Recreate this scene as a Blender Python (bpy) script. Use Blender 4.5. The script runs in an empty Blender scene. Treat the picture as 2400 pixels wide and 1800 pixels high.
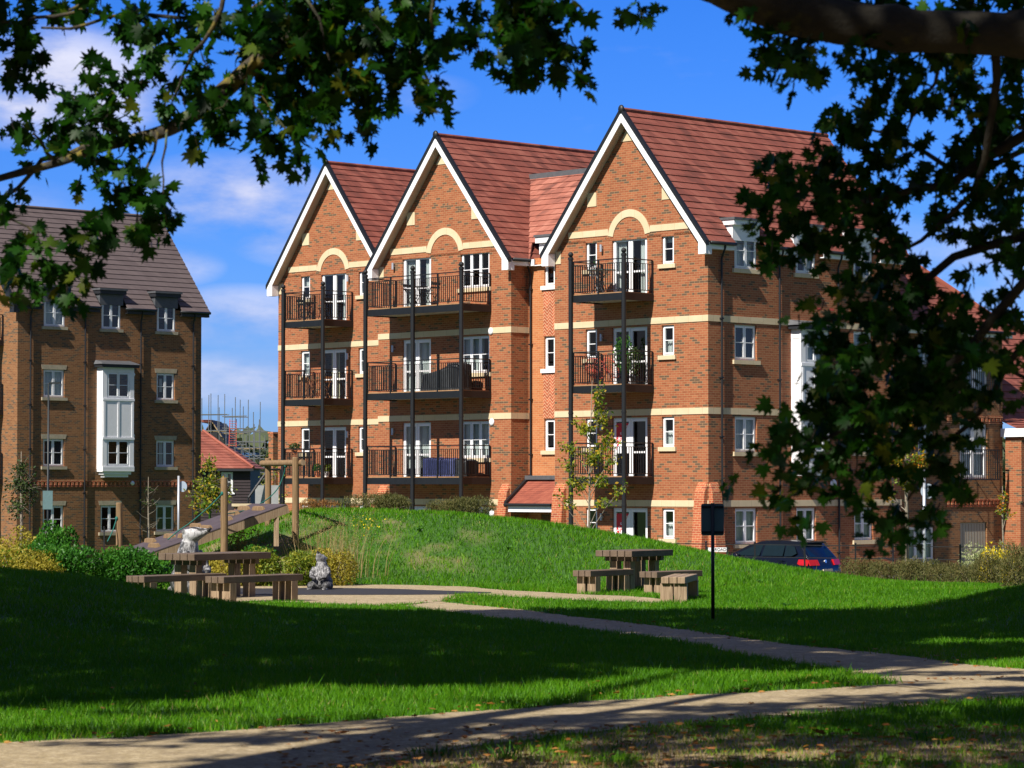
import bpy, bmesh, math, random
import numpy as np
from mathutils import Vector, Matrix
random.seed(7); rng = np.random.default_rng(11)
sc = bpy.context.scene; col = sc.collection
# ------------------------------------------------------------------ camera, sky, sun, exposure
E = 1.7                                   # eye height above the ground at the camera
F = 6750.0; PITCH = math.atan(235 / F); DS = 2400 / 2212.0
cam = bpy.data.cameras.new('camera'); co = bpy.data.objects.new('camera', cam); col.objects.link(co)
cam.lens = 36 * F / 2400; cam.sensor_width = 36; cam.clip_end = 4000; cam.clip_start = .1
cam.dof.use_dof = True; cam.dof.focus_distance = 80; cam.dof.aperture_fstop = 8.0
co.location = (0, 0, E); co.rotation_euler = (math.radians(90) + PITCH, 0, 0); sc.camera = co
SUN_EL = math.radians(44); SH = Vector((.594, .805, 0)).normalized()      # horizontal direction the light travels
sd = bpy.data.lights.new('sun', 'SUN'); sd.energy = 5.0; sd.angle = math.radians(.53); sd.color = (1, .93, .82)
so = bpy.data.objects.new('sun', sd); col.objects.link(so)
dirv = Vector((SH.x * math.cos(SUN_EL), SH.y * math.cos(SUN_EL), -math.sin(SUN_EL)))
so.rotation_euler = dirv.to_track_quat('-Z', 'Y').to_euler(); so.location = (-20, -30, 40)
sc.view_settings.view_transform = 'Standard'; sc.view_settings.look = 'None'
sc.view_settings.exposure = 0.66; sc.view_settings.gamma = 1.0
sc.cycles.use_denoising = True
sc.cycles.max_bounces = 6; sc.cycles.transparent_max_bounces = 12

class NT:
    """small helper to write node trees"""
    def __init__(s, nt): s.nt = nt; s.n = nt.nodes; s.l = nt.links
    def node(s, t, **kw):
        n = s.n.new(t)
        for k, v in kw.items(): setattr(n, k, v)
        return n
    def put(s, sock, v):
        if isinstance(v, bpy.types.NodeSocket): s.l.new(v, sock)
        elif v is not None:
            if hasattr(sock.default_value, '__len__') and isinstance(v, (tuple, list)) and len(v) == 3 and len(sock.default_value) == 4: v = (*v, 1)
            sock.default_value = v
    def m(s, op, a, b=None, c=None, clamp=False):
        n = s.node('ShaderNodeMath', operation=op, use_clamp=clamp)
        s.put(n.inputs[0], a)
        if b is not None: s.put(n.inputs[1], b)
        if c is not None: s.put(n.inputs[2], c)
        return n.outputs[0]
    def mix(s, f, a, b, mode='MIX'):
        n = s.node('ShaderNodeMix', data_type='RGBA', blend_type=mode)
        s.put(n.inputs[0], f); s.put(n.inputs[6], a); s.put(n.inputs[7], b)
        return n.outputs[2]
    def noise(s, vec, scale, detail=2, rough=.5, dims='3D'):
        n = s.node('ShaderNodeTexNoise', noise_dimensions=dims)
        if vec is not None: s.put(n.inputs['Vector'], vec)
        n.inputs['Scale'].default_value = scale; n.inputs['Detail'].default_value = detail; n.inputs['Roughness'].default_value = rough
        return n.outputs['Fac']
    def ramp(s, f, stops):
        n = s.node('ShaderNodeValToRGB'); cr = n.color_ramp
        while len(cr.elements) < len(stops): cr.elements.new(.5)
        for e, (p, c) in zip(cr.elements, stops):
            e.position = p; e.color = (*c, 1) if len(c) == 3 else c
        s.put(n.inputs[0], f); return n.outputs[0]
    def obj(s): return s.node('ShaderNodeTexCoord').outputs['Object']
    def xyz(s, v):
        n = s.node('ShaderNodeSeparateXYZ'); s.put(n.inputs[0], v); return n.outputs
    def comb(s, x, y, z=0.0):
        n = s.node('ShaderNodeCombineXYZ'); s.put(n.inputs[0], x); s.put(n.inputs[1], y); s.put(n.inputs[2], z); return n.outputs[0]
    def white(s, v):
        n = s.node('ShaderNodeTexWhiteNoise', noise_dimensions='3D'); s.put(n.inputs[0], v); return n.outputs['Value']
    def attr(s, name): return s.node('ShaderNodeAttribute', attribute_name=name).outputs['Fac']

w = bpy.data.worlds.new('World'); sc.world = w; w.use_nodes = True
t = NT(w.node_tree); bg = w.node_tree.nodes['Background']
sky = t.node('ShaderNodeTexSky', sky_type='NISHITA', sun_disc=False)
sky.sun_elevation = SUN_EL; sky.sun_rotation = math.atan2(-SH.x, -SH.y); sky.air_density = 1.0; sky.dust_density = .25; sky.ozone_density = 1.6
hs = t.node('ShaderNodeHueSaturation'); hs.inputs['Saturation'].default_value = 1.1; hs.inputs['Value'].default_value = 1.0; t.put(hs.inputs['Color'], t.mix(1.0, sky.outputs[0], (.50, .80, 1.75), 'MULTIPLY'))
gd = t.node('ShaderNodeTexCoord').outputs['Generated']; X, Y, Z = t.xyz(gd)
az = t.m('ARCTAN2', X, Y); el = t.m('ARCSINE', Z)
cn = t.noise(t.comb(t.m('MULTIPLY', az, 11.0), t.m('MULTIPLY', el, 26.0), 2.3), 1.6, 6, .58)
cn2 = t.noise(t.comb(t.m('MULTIPLY', az, 20.0), t.m('MULTIPLY', el, 60.0), 7.7), 1.2, 5, .55)
def blob(a0, e0, ra, re, amp):
    dx = t.m('DIVIDE', t.m('SUBTRACT', az, a0), ra); dy = t.m('DIVIDE', t.m('SUBTRACT', el, e0), re)
    d = t.m('SQRT', t.m('ADD', t.m('MULTIPLY', dx, dx), t.m('MULTIPLY', dy, dy)))
    return t.m('MULTIPLY', t.m('SUBTRACT', 1.0, t.m('MULTIPLY', d, d), clamp=True), amp)
bl = None
for a in [(-.165, .137, .055, .024, 1.25), (-.098, .099, .040, .017, 1.05), (-.075, .092, .030, .018, .95), (-.03, .135, .02, .008, .25), (.115, .075, .06, .02, .4), (-.095, .058, .035, .012, .8), (-.09, .036, .045, .012, .8), (-.118, .075, .02, .008, .6), (-.17, .095, .03, .01, .3), (.165, .075, .03, .02, .5)]:
    b = blob(*a); bl = b if bl is None else t.m('MAXIMUM', bl, b)
gen = t.m('MULTIPLY', t.m('SUBTRACT', cn2, .6, clamp=True), .5)
mask = t.m('ADD', t.m('MULTIPLY', bl, t.m('MULTIPLY_ADD', cn, 3.2, -.95, clamp=True)), gen, clamp=True)
ccol = t.mix(t.m('MULTIPLY_ADD', cn, 2.4, -.75, clamp=True), (5.6, 6.3, 9.8), (11.0, 11.2, 13.5))
# added grey cloud, unseen behind the viewer and overhead, to neutralise blue sky light
cb = t.noise(gd, 2.2, 6, .6); away = t.m('MAXIMUM', t.m('MULTIPLY_ADD', Z, 4.0, -1.2, clamp=True), t.m('MULTIPLY_ADD', Y, -3.0, 1.2, clamp=True), clamp=True)
mb = t.m('MULTIPLY', away, t.m('MULTIPLY_ADD', cb, 5.0, -1.9, clamp=True), clamp=True)
skyc = t.mix(mb, t.mix(mask, hs.outputs[0], ccol), (2.9, 2.85, 2.9))
t.put(bg.inputs[0], skyc); bg.inputs[1].default_value = .05

# ------------------------------------------------------------------ materials
MATS = {}
def mat(name, build):
    m = bpy.data.materials.new(name); m.use_nodes = True; t = NT(m.node_tree); b = m.node_tree.nodes['Principled BSDF']
    build(t, b); MATS[name] = m; return m
def bump(t, b, h, strength=.3, dist=.01):
    n = t.node('ShaderNodeBump'); n.inputs['Strength'].default_value = strength; n.inputs['Distance'].default_value = dist
    t.put(n.inputs['Height'], h); t.put(b.inputs['Normal'], n.outputs[0])
def plain(name, c, rough=.6, metal=0, var=.12, scale=6.0, bmp=0):
    def f(t, b):
        n = t.noise(t.obj(), scale, 4, .6)
        dk = tuple(x * (1 - var) for x in c); lt = tuple(min(1, x * (1 + var)) for x in c)
        t.put(b.inputs['Base Color'], t.mix(t.m('MULTIPLY_ADD', n, 2.2, -.6, clamp=True), dk, lt))
        b.inputs['Roughness'].default_value = rough; b.inputs['Metallic'].default_value = metal
        if bmp: bump(t, b, n, bmp, .02)
    return mat(name, f)
def brickmat(name, reds, dark, mortar, pdark=.2, mw=.012, rough=.85):
    def f(t, b):
        x, y, z = t.xyz(t.obj()); h = t.m('ADD', t.m('ADD', x, y), 100.0); z = t.m('ADD', z, 10.0)
        row = t.m('FLOOR', t.m('DIVIDE', z, .075)); off = t.m('MULTIPLY', t.m('MODULO', row, 2.0), .1125)
        hc = t.m('DIVIDE', t.m('ADD', h, off), .225); cell = t.m('FLOOR', hc)
        fx = t.m('MULTIPLY', t.m('FRACT', hc), .225); fz = t.m('MULTIPLY', t.m('FRACT', t.m('DIVIDE', z, .075)), .075)
        mm = t.m('MAXIMUM', t.m('LESS_THAN', fx, mw), t.m('LESS_THAN', fz, mw))
        r = t.white(t.comb(cell, row, 1.0)); r2 = t.white(t.comb(cell, row, 5.0))
        c = t.ramp(r, [(0, reds[0]), (.4, reds[1]), (.75, reds[2]), (1, reds[3])])
        big = t.noise(t.comb(t.m('MULTIPLY', h, .8), z), .9, 3, .6)
        thr = t.m('MULTIPLY_ADD', big, pdark * 2.2, -pdark * .1)
        c = t.mix(t.m('LESS_THAN', r2, thr), c, dark)
        c = t.mix(mm, c, mortar)
        wea = t.noise(t.comb(t.m('MULTIPLY', h, 1.5), z), .7, 4, .6)
        c = t.mix(t.m('MULTIPLY_ADD', wea, 1.2, -.35, clamp=True), t.mix(.22, c, (.05, .03, .02)), c)
        t.put(b.inputs['Base Color'], c); b.inputs['Roughness'].default_value = rough
        bump(t, b, t.m('SUBTRACT', 1.0, mm), .35, .006)
    return mat(name, f)
brickmat('brick_orange', [(.27, .072, .025), (.33, .096, .035), (.38, .122, .048), (.30, .080, .030)], (.12, .068, .038), (.42, .25, .12), .14)
brickmat('brick_brown', [(.18, .068, .024), (.225, .092, .033), (.27, .115, .044), (.20, .074, .027)], (.10, .062, .038), (.32, .20, .09), .20)
brickmat('brick_smooth', [(.46, .15, .05), (.50, .17, .06), (.54, .20, .075), (.48, .15, .05)], (.40, .13, .05), (.58, .34, .16), .05)
brickmat('brick_red', [(.36, .07, .03), (.42, .09, .035), (.47, .12, .045), (.38, .08, .03)], (.30, .06, .03), (.62, .42, .22), .04)
def herring(t, b):
    x, y, z = t.xyz(t.obj()); h = t.m('ADD', t.m('ADD', x, y), 100.0)
    tri = t.m('ABSOLUTE', t.m('SUBTRACT', t.m('FRACT', t.m('DIVIDE', h, .26)), .5))
    v = t.m('DIVIDE', t.m('ADD', t.m('MULTIPLY', tri, .26), t.m('ADD', z, 10.0)), .115)
    mm = t.m('LESS_THAN', t.m('FRACT', v), .2)
    c = t.ramp(t.white(t.comb(t.m('FLOOR', v), t.m('FLOOR', t.m('DIVIDE', h, .13)), 0.0)), [(0, (.30, .07, .03)), (1, (.48, .13, .06))])
    t.put(b.inputs['Base Color'], t.mix(mm, c, (.6, .42, .25))); b.inputs['Roughness'].default_value = .85
mat('herringbone', herring)
def stonef(t, b):
    x, y, z = t.xyz(t.obj()); h = t.m('ADD', t.m('ADD', x, y), 100.0)
    n = t.noise(t.obj(), 3.0, 5, .6); blk = t.white(t.comb(t.m('FLOOR', t.m('DIVIDE', h, .6)), t.m('FLOOR', t.m('DIVIDE', z, .5)), 0.0))
    c = t.mix(t.m('MULTIPLY_ADD', blk, .5, .0), (.58, .47, .30), (.66, .55, .38))
    c = t.mix(t.m('MULTIPLY_ADD', n, 2.0, -.8, clamp=True), c, t.mix(.25, c, (.35, .25, .13)))
    j = t.m('LESS_THAN', t.m('FRACT', t.m('DIVIDE', h, .6)), .02)
    t.put(b.inputs['Base Color'], t.mix(t.m('MULTIPLY', j, .5), c, (.25, .18, .1))); b.inputs['Roughness'].default_value = .8
mat('stone', stonef)
plain('stone_grey', (.36, .31, .22), .8, var=.2)
def tiles(name, c0, c1, c2, w_=.33, hgt=.262, rough=.75):
    def f(t, b):
        x, y, z = t.xyz(t.obj()); h = t.m('ADD', t.m('ADD', x, y), 100.0)
        row = t.m('FLOOR', t.m('DIVIDE', t.m('ADD', z, 10.0), hgt)); hh = t.m('ADD', t.m('DIVIDE', h, w_), t.m('MULTIPLY', t.m('MODULO', row, 2.0), .5))
        r = t.white(t.comb(t.m('FLOOR', hh), row, 0.0))
        st = t.noise(t.comb(t.m('ADD', h, t.m('MULTIPLY', z, .45)), t.m('MULTIPLY', z, .22)), 1.3, 4, .65)
        f_ = t.m('ADD', t.m('MULTIPLY', r, .55), t.m('MULTIPLY_ADD', st, 1.7, -.62), clamp=True)
        c = t.ramp(f_, [(.1, c0), (.5, c1), (1, c2)])
        j = t.m('LESS_THAN', t.m('FRACT', hh), .035)
        c = t.mix(t.m('MULTIPLY', j, .55), c, (.03, .012, .01))
        c = t.mix(t.m('MULTIPLY', t.noise(t.obj(), 22.0, 3, .7), .35), c, c0)
        t.put(b.inputs['Base Color'], c); b.inputs['Roughness'].default_value = rough
        bump(t, b, t.noise(t.obj(), 40.0, 2), .15, .01)
    return mat(name, f)
tiles('tile_red', (.13, .038, .026), (.225, .060, .040), (.31, .105, .072))
tiles('tile_pinkred', (.15, .05, .035), (.32, .105, .07), (.42, .17, .12))
tiles('tile_brown', (.088, .066, .066), (.105, .080, .080), (.125, .096, .094))
tiles('tile_hung', (.10, .02, .012), (.20, .04, .022), (.27, .06, .03), .165, .11)
tiles('tile_small', (.20, .05, .032), (.28, .075, .045), (.34, .11, .065), .17, .11)
plain('white_upvc', (.78, .79, .82), .4, var=.03)
plain('white_paint', (.78, .79, .82), .5, var=.04)
plain('soffit', (.50, .42, .34), .7, var=.06)
plain('black_metal', (.005, .006, .008), .5, var=.3)
plain('black_plastic', (.007, .008, .011), .5, var=.2)
plain('lead', (.085, .09, .10), .55, .1, var=.2)
plain('dark_fascia', (.012, .014, .019), .55, var=.15)
plain('render_grey', (.32, .33, .34), .7)
plain('concrete', (.42, .40, .37), .85, var=.12)
plain('deck', (.30, .17, .08), .8, var=.2)
plain('curtain', (.62, .63, .62), .9, var=.05)
plain('curtain_cream', (.75, .66, .45), .9, var=.05)
plain('blind_dark', (.03, .04, .06), .6, var=.1)
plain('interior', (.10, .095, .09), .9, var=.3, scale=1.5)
plain('beige_door', (.34, .31, .25), .6, var=.05)
plain('grey_pole', (.45, .48, .52), .4, .5, var=.06)
plain('dark_pole', (.009, .014, .016), .5, .0, var=.2)
plain('sign_back', (.09, .16, .17), .5, .0, var=.12, scale=9)
plain('red_sign', (.62, .012, .02), .5, var=.03)
plain('white_sign', (.78, .78, .80), .5, var=.03)
plain('black_ink', (.01, .01, .012), .6)
plain('rope_teal', (.008, .12, .10), .8, var=.2, scale=60)
plain('tarp_black', (.03, .032, .036), .45, var=.3, scale=8)
plain('tarp_blue', (.035, .045, .14), .6, var=.3, scale=8)
plain('wood_furn', (.30, .13, .05), .6, var=.2)
plain('red_wire', (.55, .08, .05), .5)
plain('teal_top', (.10, .20, .20), .3)
plain('terracotta', (.42, .14, .06), .8)
plain('rubber', (.018, .017, .022), .9, var=.6, scale=60)
plain('wood_cladding', (.028, .018, .022), .7, var=.3, scale=3)
plain('galv', (.13, .14, .15), .55, .2, var=.15)
plain('scaf_board', (.30, .22, .12), .8, var=.2)
plain('net_blue', (.03, .09, .22), .7)
plain('ladder_red', (.45, .08, .05), .6)
plain('ivory_house', (.5, .3, .16), .8)
plain('asphalt', (.05, .05, .053), .9, var=.2, scale=30)
plain('paving', (.22, .20, .18), .85, var=.15, scale=12)
plain('car_paint', (.0015, .003, .007), .18, .0, var=.1); MATS['car_paint'].node_tree.nodes['Principled BSDF'].inputs['Coat Weight'].default_value = .3
plain('car_glass', (.004, .012, .018), .03, 0, var=.1)
plain('tyre', (.015, .015, .016), .85)
plain('tail_red', (.42, .008, .010), .12, var=.2, scale=20)
plain('chrome', (.6, .62, .65), .18, .9)
plain('soil', (.12, .08, .05), .95, var=.4, scale=20)
def woodf(c0, c1, c2):
    def f(t, b):
        x, y, z = t.xyz(t.obj())
        g = t.noise(t.comb(t.m('MULTIPLY', x, 1.2), t.m('MULTIPLY', y, 22.0), t.m('MULTIPLY', z, 22.0)), 2.0, 5, .65)
        n = t.noise(t.obj(), 3.0, 3, .6)
        c = t.ramp(t.m('MULTIPLY_ADD', n, .5, t.m('MULTIPLY', g, .55)), [(.3, c0), (.52, c1), (.75, c2)])
        t.put(b.inputs['Base Color'], c); b.inputs['Roughness'].default_value = .75; bump(t, b, g, .3, .006)
    return f
mat('timber_top', woodf((.07, .045, .03), (.12, .082, .055), (.17, .125, .09)))
def woodv(t, b):
    x, y, z = t.xyz(t.obj())
    g = t.noise(t.comb(t.m('MULTIPLY', x, 22.0), t.m('MULTIPLY', y, 22.0), t.m('MULTIPLY', z, 1.3)), 2.0, 5, .65)
    c = t.ramp(g, [(.3, (.13, .085, .05)), (.5, (.27, .19, .12)), (.72, (.36, .27, .18))])
    t.put(b.inputs['Base Color'], c); b.inputs['Roughness'].default_value = .8; bump(t, b, g, .3, .006)
mat('timber_leg', woodv)
def logf(t, b):
    x, y, z = t.xyz(t.obj())
    g = t.noise(t.comb(t.m('MULTIPLY', x, 26.0), t.m('MULTIPLY', y, 26.0), t.m('MULTIPLY', z, 1.1)), 1.6, 6, .7)
    c = t.ramp(g, [(.3, (.09, .055, .027)), (.5, (.20, .125, .06)), (.7, (.31, .21, .115))])
    t.put(b.inputs['Base Color'], c); b.inputs['Roughness'].default_value = .85; bump(t, b, g, .5, .01)
mat('log', logf)
mat('ramp_board', woodf((.035, .025, .03), (.065, .048, .055), (.09, .07, .075)))
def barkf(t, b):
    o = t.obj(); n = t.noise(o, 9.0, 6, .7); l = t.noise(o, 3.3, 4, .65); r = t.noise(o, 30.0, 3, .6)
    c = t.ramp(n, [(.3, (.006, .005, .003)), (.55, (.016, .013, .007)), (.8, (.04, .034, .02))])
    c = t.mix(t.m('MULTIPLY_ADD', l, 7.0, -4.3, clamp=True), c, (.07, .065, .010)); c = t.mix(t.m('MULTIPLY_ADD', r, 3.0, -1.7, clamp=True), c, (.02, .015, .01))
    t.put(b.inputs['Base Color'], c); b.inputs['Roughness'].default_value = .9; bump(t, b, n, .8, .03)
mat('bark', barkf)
def mossf(t, b):
    o = t.obj(); n = t.noise(o, 14.0, 6, .7); l = t.noise(o, 5.0, 5, .7); l2 = t.noise(o, 7.5, 4, .6)
    c = t.ramp(n, [(.3, (.014, .012, .008)), (.55, (.042, .035, .025)), (.8, (.095, .085, .065))])
    c = t.mix(t.m('MULTIPLY_ADD', l, 9.0, -4.7, clamp=True), c, (.19, .15, .014)); c = t.mix(t.m('MULTIPLY_ADD', l2, 9.0, -5.0, clamp=True), c, (.07, .10, .05))
    t.put(b.inputs['Base Color'], c); b.inputs['Roughness'].default_value = .9; bump(t, b, n, .9, .02)
mat('bark_mossy', mossf)
plain('thin_bark', (.20, .17, .13), .9, var=.4, scale=20)
def leafmat(name, stops, trans=.35, rough=.45, tcol=None):
    """leaf colour from the per-leaf attribute 'tint'; light also passes through the blade"""
    m = bpy.data.materials.new(name); m.use_nodes = True; t = NT(m.node_tree); b = m.node_tree.nodes['Principled BSDF']
    out = m.node_tree.nodes['Material Output']
    c = t.ramp(t.attr('tint'), stops); t.put(b.inputs['Base Color'], c); b.inputs['Roughness'].default_value = rough
    b.inputs['Specular IOR Level'].default_value = .18
    tr = t.node('ShaderNodeBsdfTranslucent'); t.put(tr.inputs[0], t.mix(.5, c, t.mix(1.0, c, (2.0, 2.0, .6), 'MULTIPLY')))
    mx = t.node('ShaderNodeMixShader'); mx.inputs[0].default_value = trans
    t.l.new(b.outputs[0], mx.inputs[1]); t.l.new(tr.outputs[0], mx.inputs[2]); t.l.new(mx.outputs[0], out.inputs[0])
    MATS[name] = m; return m
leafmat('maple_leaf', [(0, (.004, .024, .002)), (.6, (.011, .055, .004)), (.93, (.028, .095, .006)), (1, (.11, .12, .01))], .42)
leafmat('grass_blade', [(0, (.032, .115, .003)), (.5, (.082, .24, .005)), (.78, (.15, .30, .008)), (.9, (.24, .24, .06)), (1, (.36, .27, .12))], .35, .5)
leafmat('shrub_green', [(0, (.018, .075, .010)), (.6, (.04, .15, .016)), (1, (.09, .24, .025))], .3, .4)
leafmat('shrub_yellow', [(0, (.10, .11, .012)), (.5, (.28, .24, .03)), (1, (.48, .38, .06))], .3, .5)
leafmat('shrub_lime', [(0, (.03, .10, .012)), (.5, (.13, .19, .02)), (1, (.36, .33, .04))], .3, .5)
leafmat('shrub_brown', [(0, (.035, .045, .010)), (.5, (.09, .095, .028)), (.85, (.15, .125, .045)), (1, (.22, .12, .04))], .15, .6)
leafmat('shrub_orange', [(0, (.10, .07, .02)), (.5, (.28, .12, .04)), (1, (.40, .26, .06))], .2, .6)
leafmat('variegated', [(0, (.10, .16, .06)), (.5, (.30, .34, .16)), (1, (.55, .55, .36))], .3, .5)
leafmat('flower_yellow', [(0, (.25, .28, .02)), (.4, (.65, .50, .01)), (1, (.80, .66, .02))], .25, .5)
leafmat('young_leaf', [(0, (.05, .12, .012)), (.45, (.16, .22, .02)), (.8, (.36, .33, .03)), (1, (.50, .26, .03))], .4, .45)
leafmat('autumn_leaf', [(0, (.06, .14, .012)), (.4, (.18, .24, .02)), (.7, (.42, .28, .025)), (1, (.52, .14, .02))], .4, .45)
leafmat('dull_leaf', [(0, (.02, .04, .012)), (.6, (.04, .075, .02)), (1, (.09, .11, .03))], .25, .5)
leafmat('straw', [(0, (.16, .11, .04)), (.5, (.34, .25, .11)), (1, (.48, .37, .19))], .35, .7)
leafmat('litter', [(0, (.12, .045, .015)), (.5, (.30, .12, .03)), (1, (.42, .22, .06))], .2, .7)
leafmat('far_leaf', [(0, (.04, .06, .04)), (1, (.10, .12, .06))], .2, .6)
def glass():
    m = bpy.data.materials.new('window_glass'); m.use_nodes = True; t = NT(m.node_tree); out = m.node_tree.nodes['Material Output']
    m.node_tree.nodes.remove(m.node_tree.nodes['Principled BSDF'])
    tr = t.node('ShaderNodeBsdfTransparent'); tr.inputs[0].default_value = (.72, .78, .78, 1)
    gl = t.node('ShaderNodeBsdfGlossy'); gl.inputs['Roughness'].default_value = .01; gl.inputs[0].default_value = (1, 1, 1, 1)
    ge = t.node('ShaderNodeNewGeometry'); vd = t.node('ShaderNodeVectorMath', operation='DOT_PRODUCT'); t.l.new(ge.outputs['Normal'], vd.inputs[0]); t.l.new(ge.outputs['Incoming'], vd.inputs[1])
    fr = t.m('MULTIPLY_ADD', t.m('POWER', t.m('SUBTRACT', 1.0, t.m('ABSOLUTE', vd.outputs['Value']), clamp=True), 5.0), .9, .075)
    bp = t.node('ShaderNodeBump'); bp.inputs['Strength'].default_value = .04; t.put(bp.inputs['Height'], t.noise(t.obj(), 1.3, 2)); t.l.new(bp.outputs[0], gl.inputs['Normal'])
    mx = t.node('ShaderNodeMixShader'); t.l.new(fr, mx.inputs[0])
    t.l.new(tr.outputs[0], mx.inputs[1]); t.l.new(gl.outputs[0], mx.inputs[2]); t.l.new(mx.outputs[0], out.inputs[0]); MATS['window_glass'] = m
glass()

# ------------------------------------------------------------------ mesh helpers
class MB:
    def __init__(s): s.v = []; s.f = []
    def quad(s, *p):
        i = len(s.v); s.v += [tuple(q) for q in p]; s.f.append(tuple(range(i, i + len(p)))); return s
    def box(s, x0, x1, y0, y1, z0, z1):
        i = len(s.v); s.v += [(x, y, z) for x in (x0, x1) for y in (y0, y1) for z in (z0, z1)]
        for f in ((0, 1, 3, 2), (4, 6, 7, 5), (0, 4, 5, 1), (2, 3, 7, 6), (0, 2, 6, 4), (1, 5, 7, 3)): s.f.append(tuple(i + k for k in f))
        return s
    def hexa(s, p):          # eight corners: bottom four, then top four, same order
        i = len(s.v); s.v += [tuple(q) for q in p]
        for f in ((3, 2, 1, 0), (4, 5, 6, 7), (0, 1, 5, 4), (1, 2, 6, 5), (2, 3, 7, 6), (3, 0, 4, 7)): s.f.append(tuple(i + k for k in f))
        return s
    def tube(s, pts, rad, n=8, cap=True, rough=0):
        pts = [Vector(p) for p in pts]; rad = rad if hasattr(rad, '__len__') else [rad] * len(pts)
        s.pts_, s.rad_, s.n_ = pts, rad, n
        i0 = len(s.v); up = Vector((.13, .21, 1)).normalized()
        for k, p in enumerate(pts):
            d = (pts[min(k + 1, len(pts) - 1)] - pts[max(k - 1, 0)]).normalized()
            a = d.cross(up)
            if a.length < .05: a = d.cross(Vector((1, 0, 0)))
            a.normalize(); b = d.cross(a)
            for j in range(n):
                q = p + (a * math.cos(2 * math.pi * j / n) + b * math.sin(2 * math.pi * j / n)) * rad[k] * (1 + rough * random.uniform(-1, 1)); s.v.append(tuple(q))
        for k in range(len(pts) - 1):
            for j in range(n):
                a0 = i0 + k * n + j; a1 = i0 + k * n + (j + 1) % n; s.f.append((a0, a1, a1 + n, a0 + n))
        if cap: s.f.append(tuple(i0 + j for j in range(n))[::-1]); s.f.append(tuple(i0 + (len(pts) - 1) * n + j for j in range(n)))
        return s
    def ball(s, c, r, n=10, m=6):
        r = r if hasattr(r, '__len__') else (r, r, r); i0 = len(s.v)
        for a in range(m + 1):
            th = math.pi * a / m
            for b in range(n):
                ph = 2 * math.pi * b / n; s.v.append((c[0] + r[0] * math.sin(th) * math.cos(ph), c[1] + r[1] * math.sin(th) * math.sin(ph), c[2] + r[2] * math.cos(th)))
        for a in range(m):
            for b in range(n):
                p = i0 + a * n + b; q = i0 + a * n + (b + 1) % n; s.f.append((p, q, q + n, p + n))
        return s
    def build(s, name, m, parent=None, smooth=False, recalc=True):
        me = bpy.data.meshes.new(name); me.from_pydata(s.v, [], s.f)
        bm = bmesh.new(); bm.from_mesh(me)
        bmesh.ops.remove_doubles(bm, verts=bm.verts, dist=1e-5)
        if recalc: bmesh.ops.recalc_face_normals(bm, faces=bm.faces)
        bm.to_mesh(me); bm.free()
        if smooth: me.shade_smooth()
        me.materials.append(MATS[m]); o = bpy.data.objects.new(name, me); col.objects.link(o)
        if parent: o.parent = parent
        return o
def npmesh(name, V, T, m, parent=None, tint=None, smooth=False, extra=None):
    V = np.asarray(V, np.float32); T = np.asarray(T, np.int32); k = T.shape[1]
    me = bpy.data.meshes.new(name); me.vertices.add(len(V)); me.vertices.foreach_set('co', V.ravel())
    me.loops.add(T.size); me.loops.foreach_set('vertex_index', T.ravel()); me.polygons.add(len(T))
    me.polygons.foreach_set('loop_start', np.arange(0, T.size, k, dtype=np.int32)); me.polygons.foreach_set('loop_total', np.full(len(T), k, np.int32))
    if tint is not None:
        a = me.attributes.new('tint', 'FLOAT', 'POINT'); a.data.foreach_set('value', np.asarray(tint, np.float32))
    for kk, vv in (extra or {}).items():
        a = me.attributes.new(kk, 'FLOAT', 'POINT'); a.data.foreach_set('value', np.asarray(vv, np.float32))
    me.update(calc_edges=True)
    if smooth: me.shade_smooth()
    me.materials.append(MATS[m]); o = bpy.data.objects.new(name, me); col.objects.link(o)
    if parent: o.parent = parent
    return o
def tag(o, label, cat, group=None):
    o['label'] = label; o['category'] = cat
    if group: o['group'] = group
    return o
def thing(name, label, cat, loc=(0, 0, 0), rz=0, group=None):
    o = bpy.data.objects.new(name, None); o.empty_display_size = .3; col.objects.link(o); o.location = loc; o.rotation_euler = (0, 0, rz)
    return tag(o, label, cat, group)
def ray(xd, yd):             # direction seen at a point of the 2212 px wide photograph
    x = (xd * DS - 1200) / F; y = (900 - yd * DS) / F
    return x, math.cos(PITCH) - y * math.sin(PITCH), math.sin(PITCH) + y * math.cos(PITCH)
def R(xd, yd, Y):
    x, y, z = ray(xd, yd); return Vector((x / y * Y, Y, z / y * Y + E))

# ------------------------------------------------------------------ terrain
def ss(a, b, x): q = np.clip((x - a) / (b - a), 0, 1); return q * q * (3 - 2 * q)
def lut(xs, zs):
    g = np.linspace(-60, 60, 2401); z = np.interp(g, xs, zs); k = np.exp(-np.linspace(-2, 2, 21) ** 2); k /= k.sum()
    z = np.convolve(np.pad(z, 10, mode='edge'), k, 'valid'); return lambda x: np.interp(x, g, z)
crest = lut([-14, -9.5, -7.8, -6.2, -4.65, -3, -1.3, .94, 2.9, 4.9, 6.6, 8.2, 10.2, 14, 20], [-2.2, -2.1, -1.8, -1.14, -.62, -.58, -.63, -.90, -1.23, -1.64, -1.94, -2.15, -2.38, -2.5, -2.6])
lm = lut([-30, -9, -7.47, -6.1, -5.1, -3.96, -2.74, -1.5], [.84, .84, .78, .66, .44, .24, .06, 0])
rm = lut([5.8, 6.4, 6.9, 7.5, 9, 12, 30], [0, .06, .2, .36, .62, .85, .8])
farm = lut([-30, -12, -9.5, -8.2, -7.2, -6.5], [.9, .85, .62, .42, .12, 0])
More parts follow.
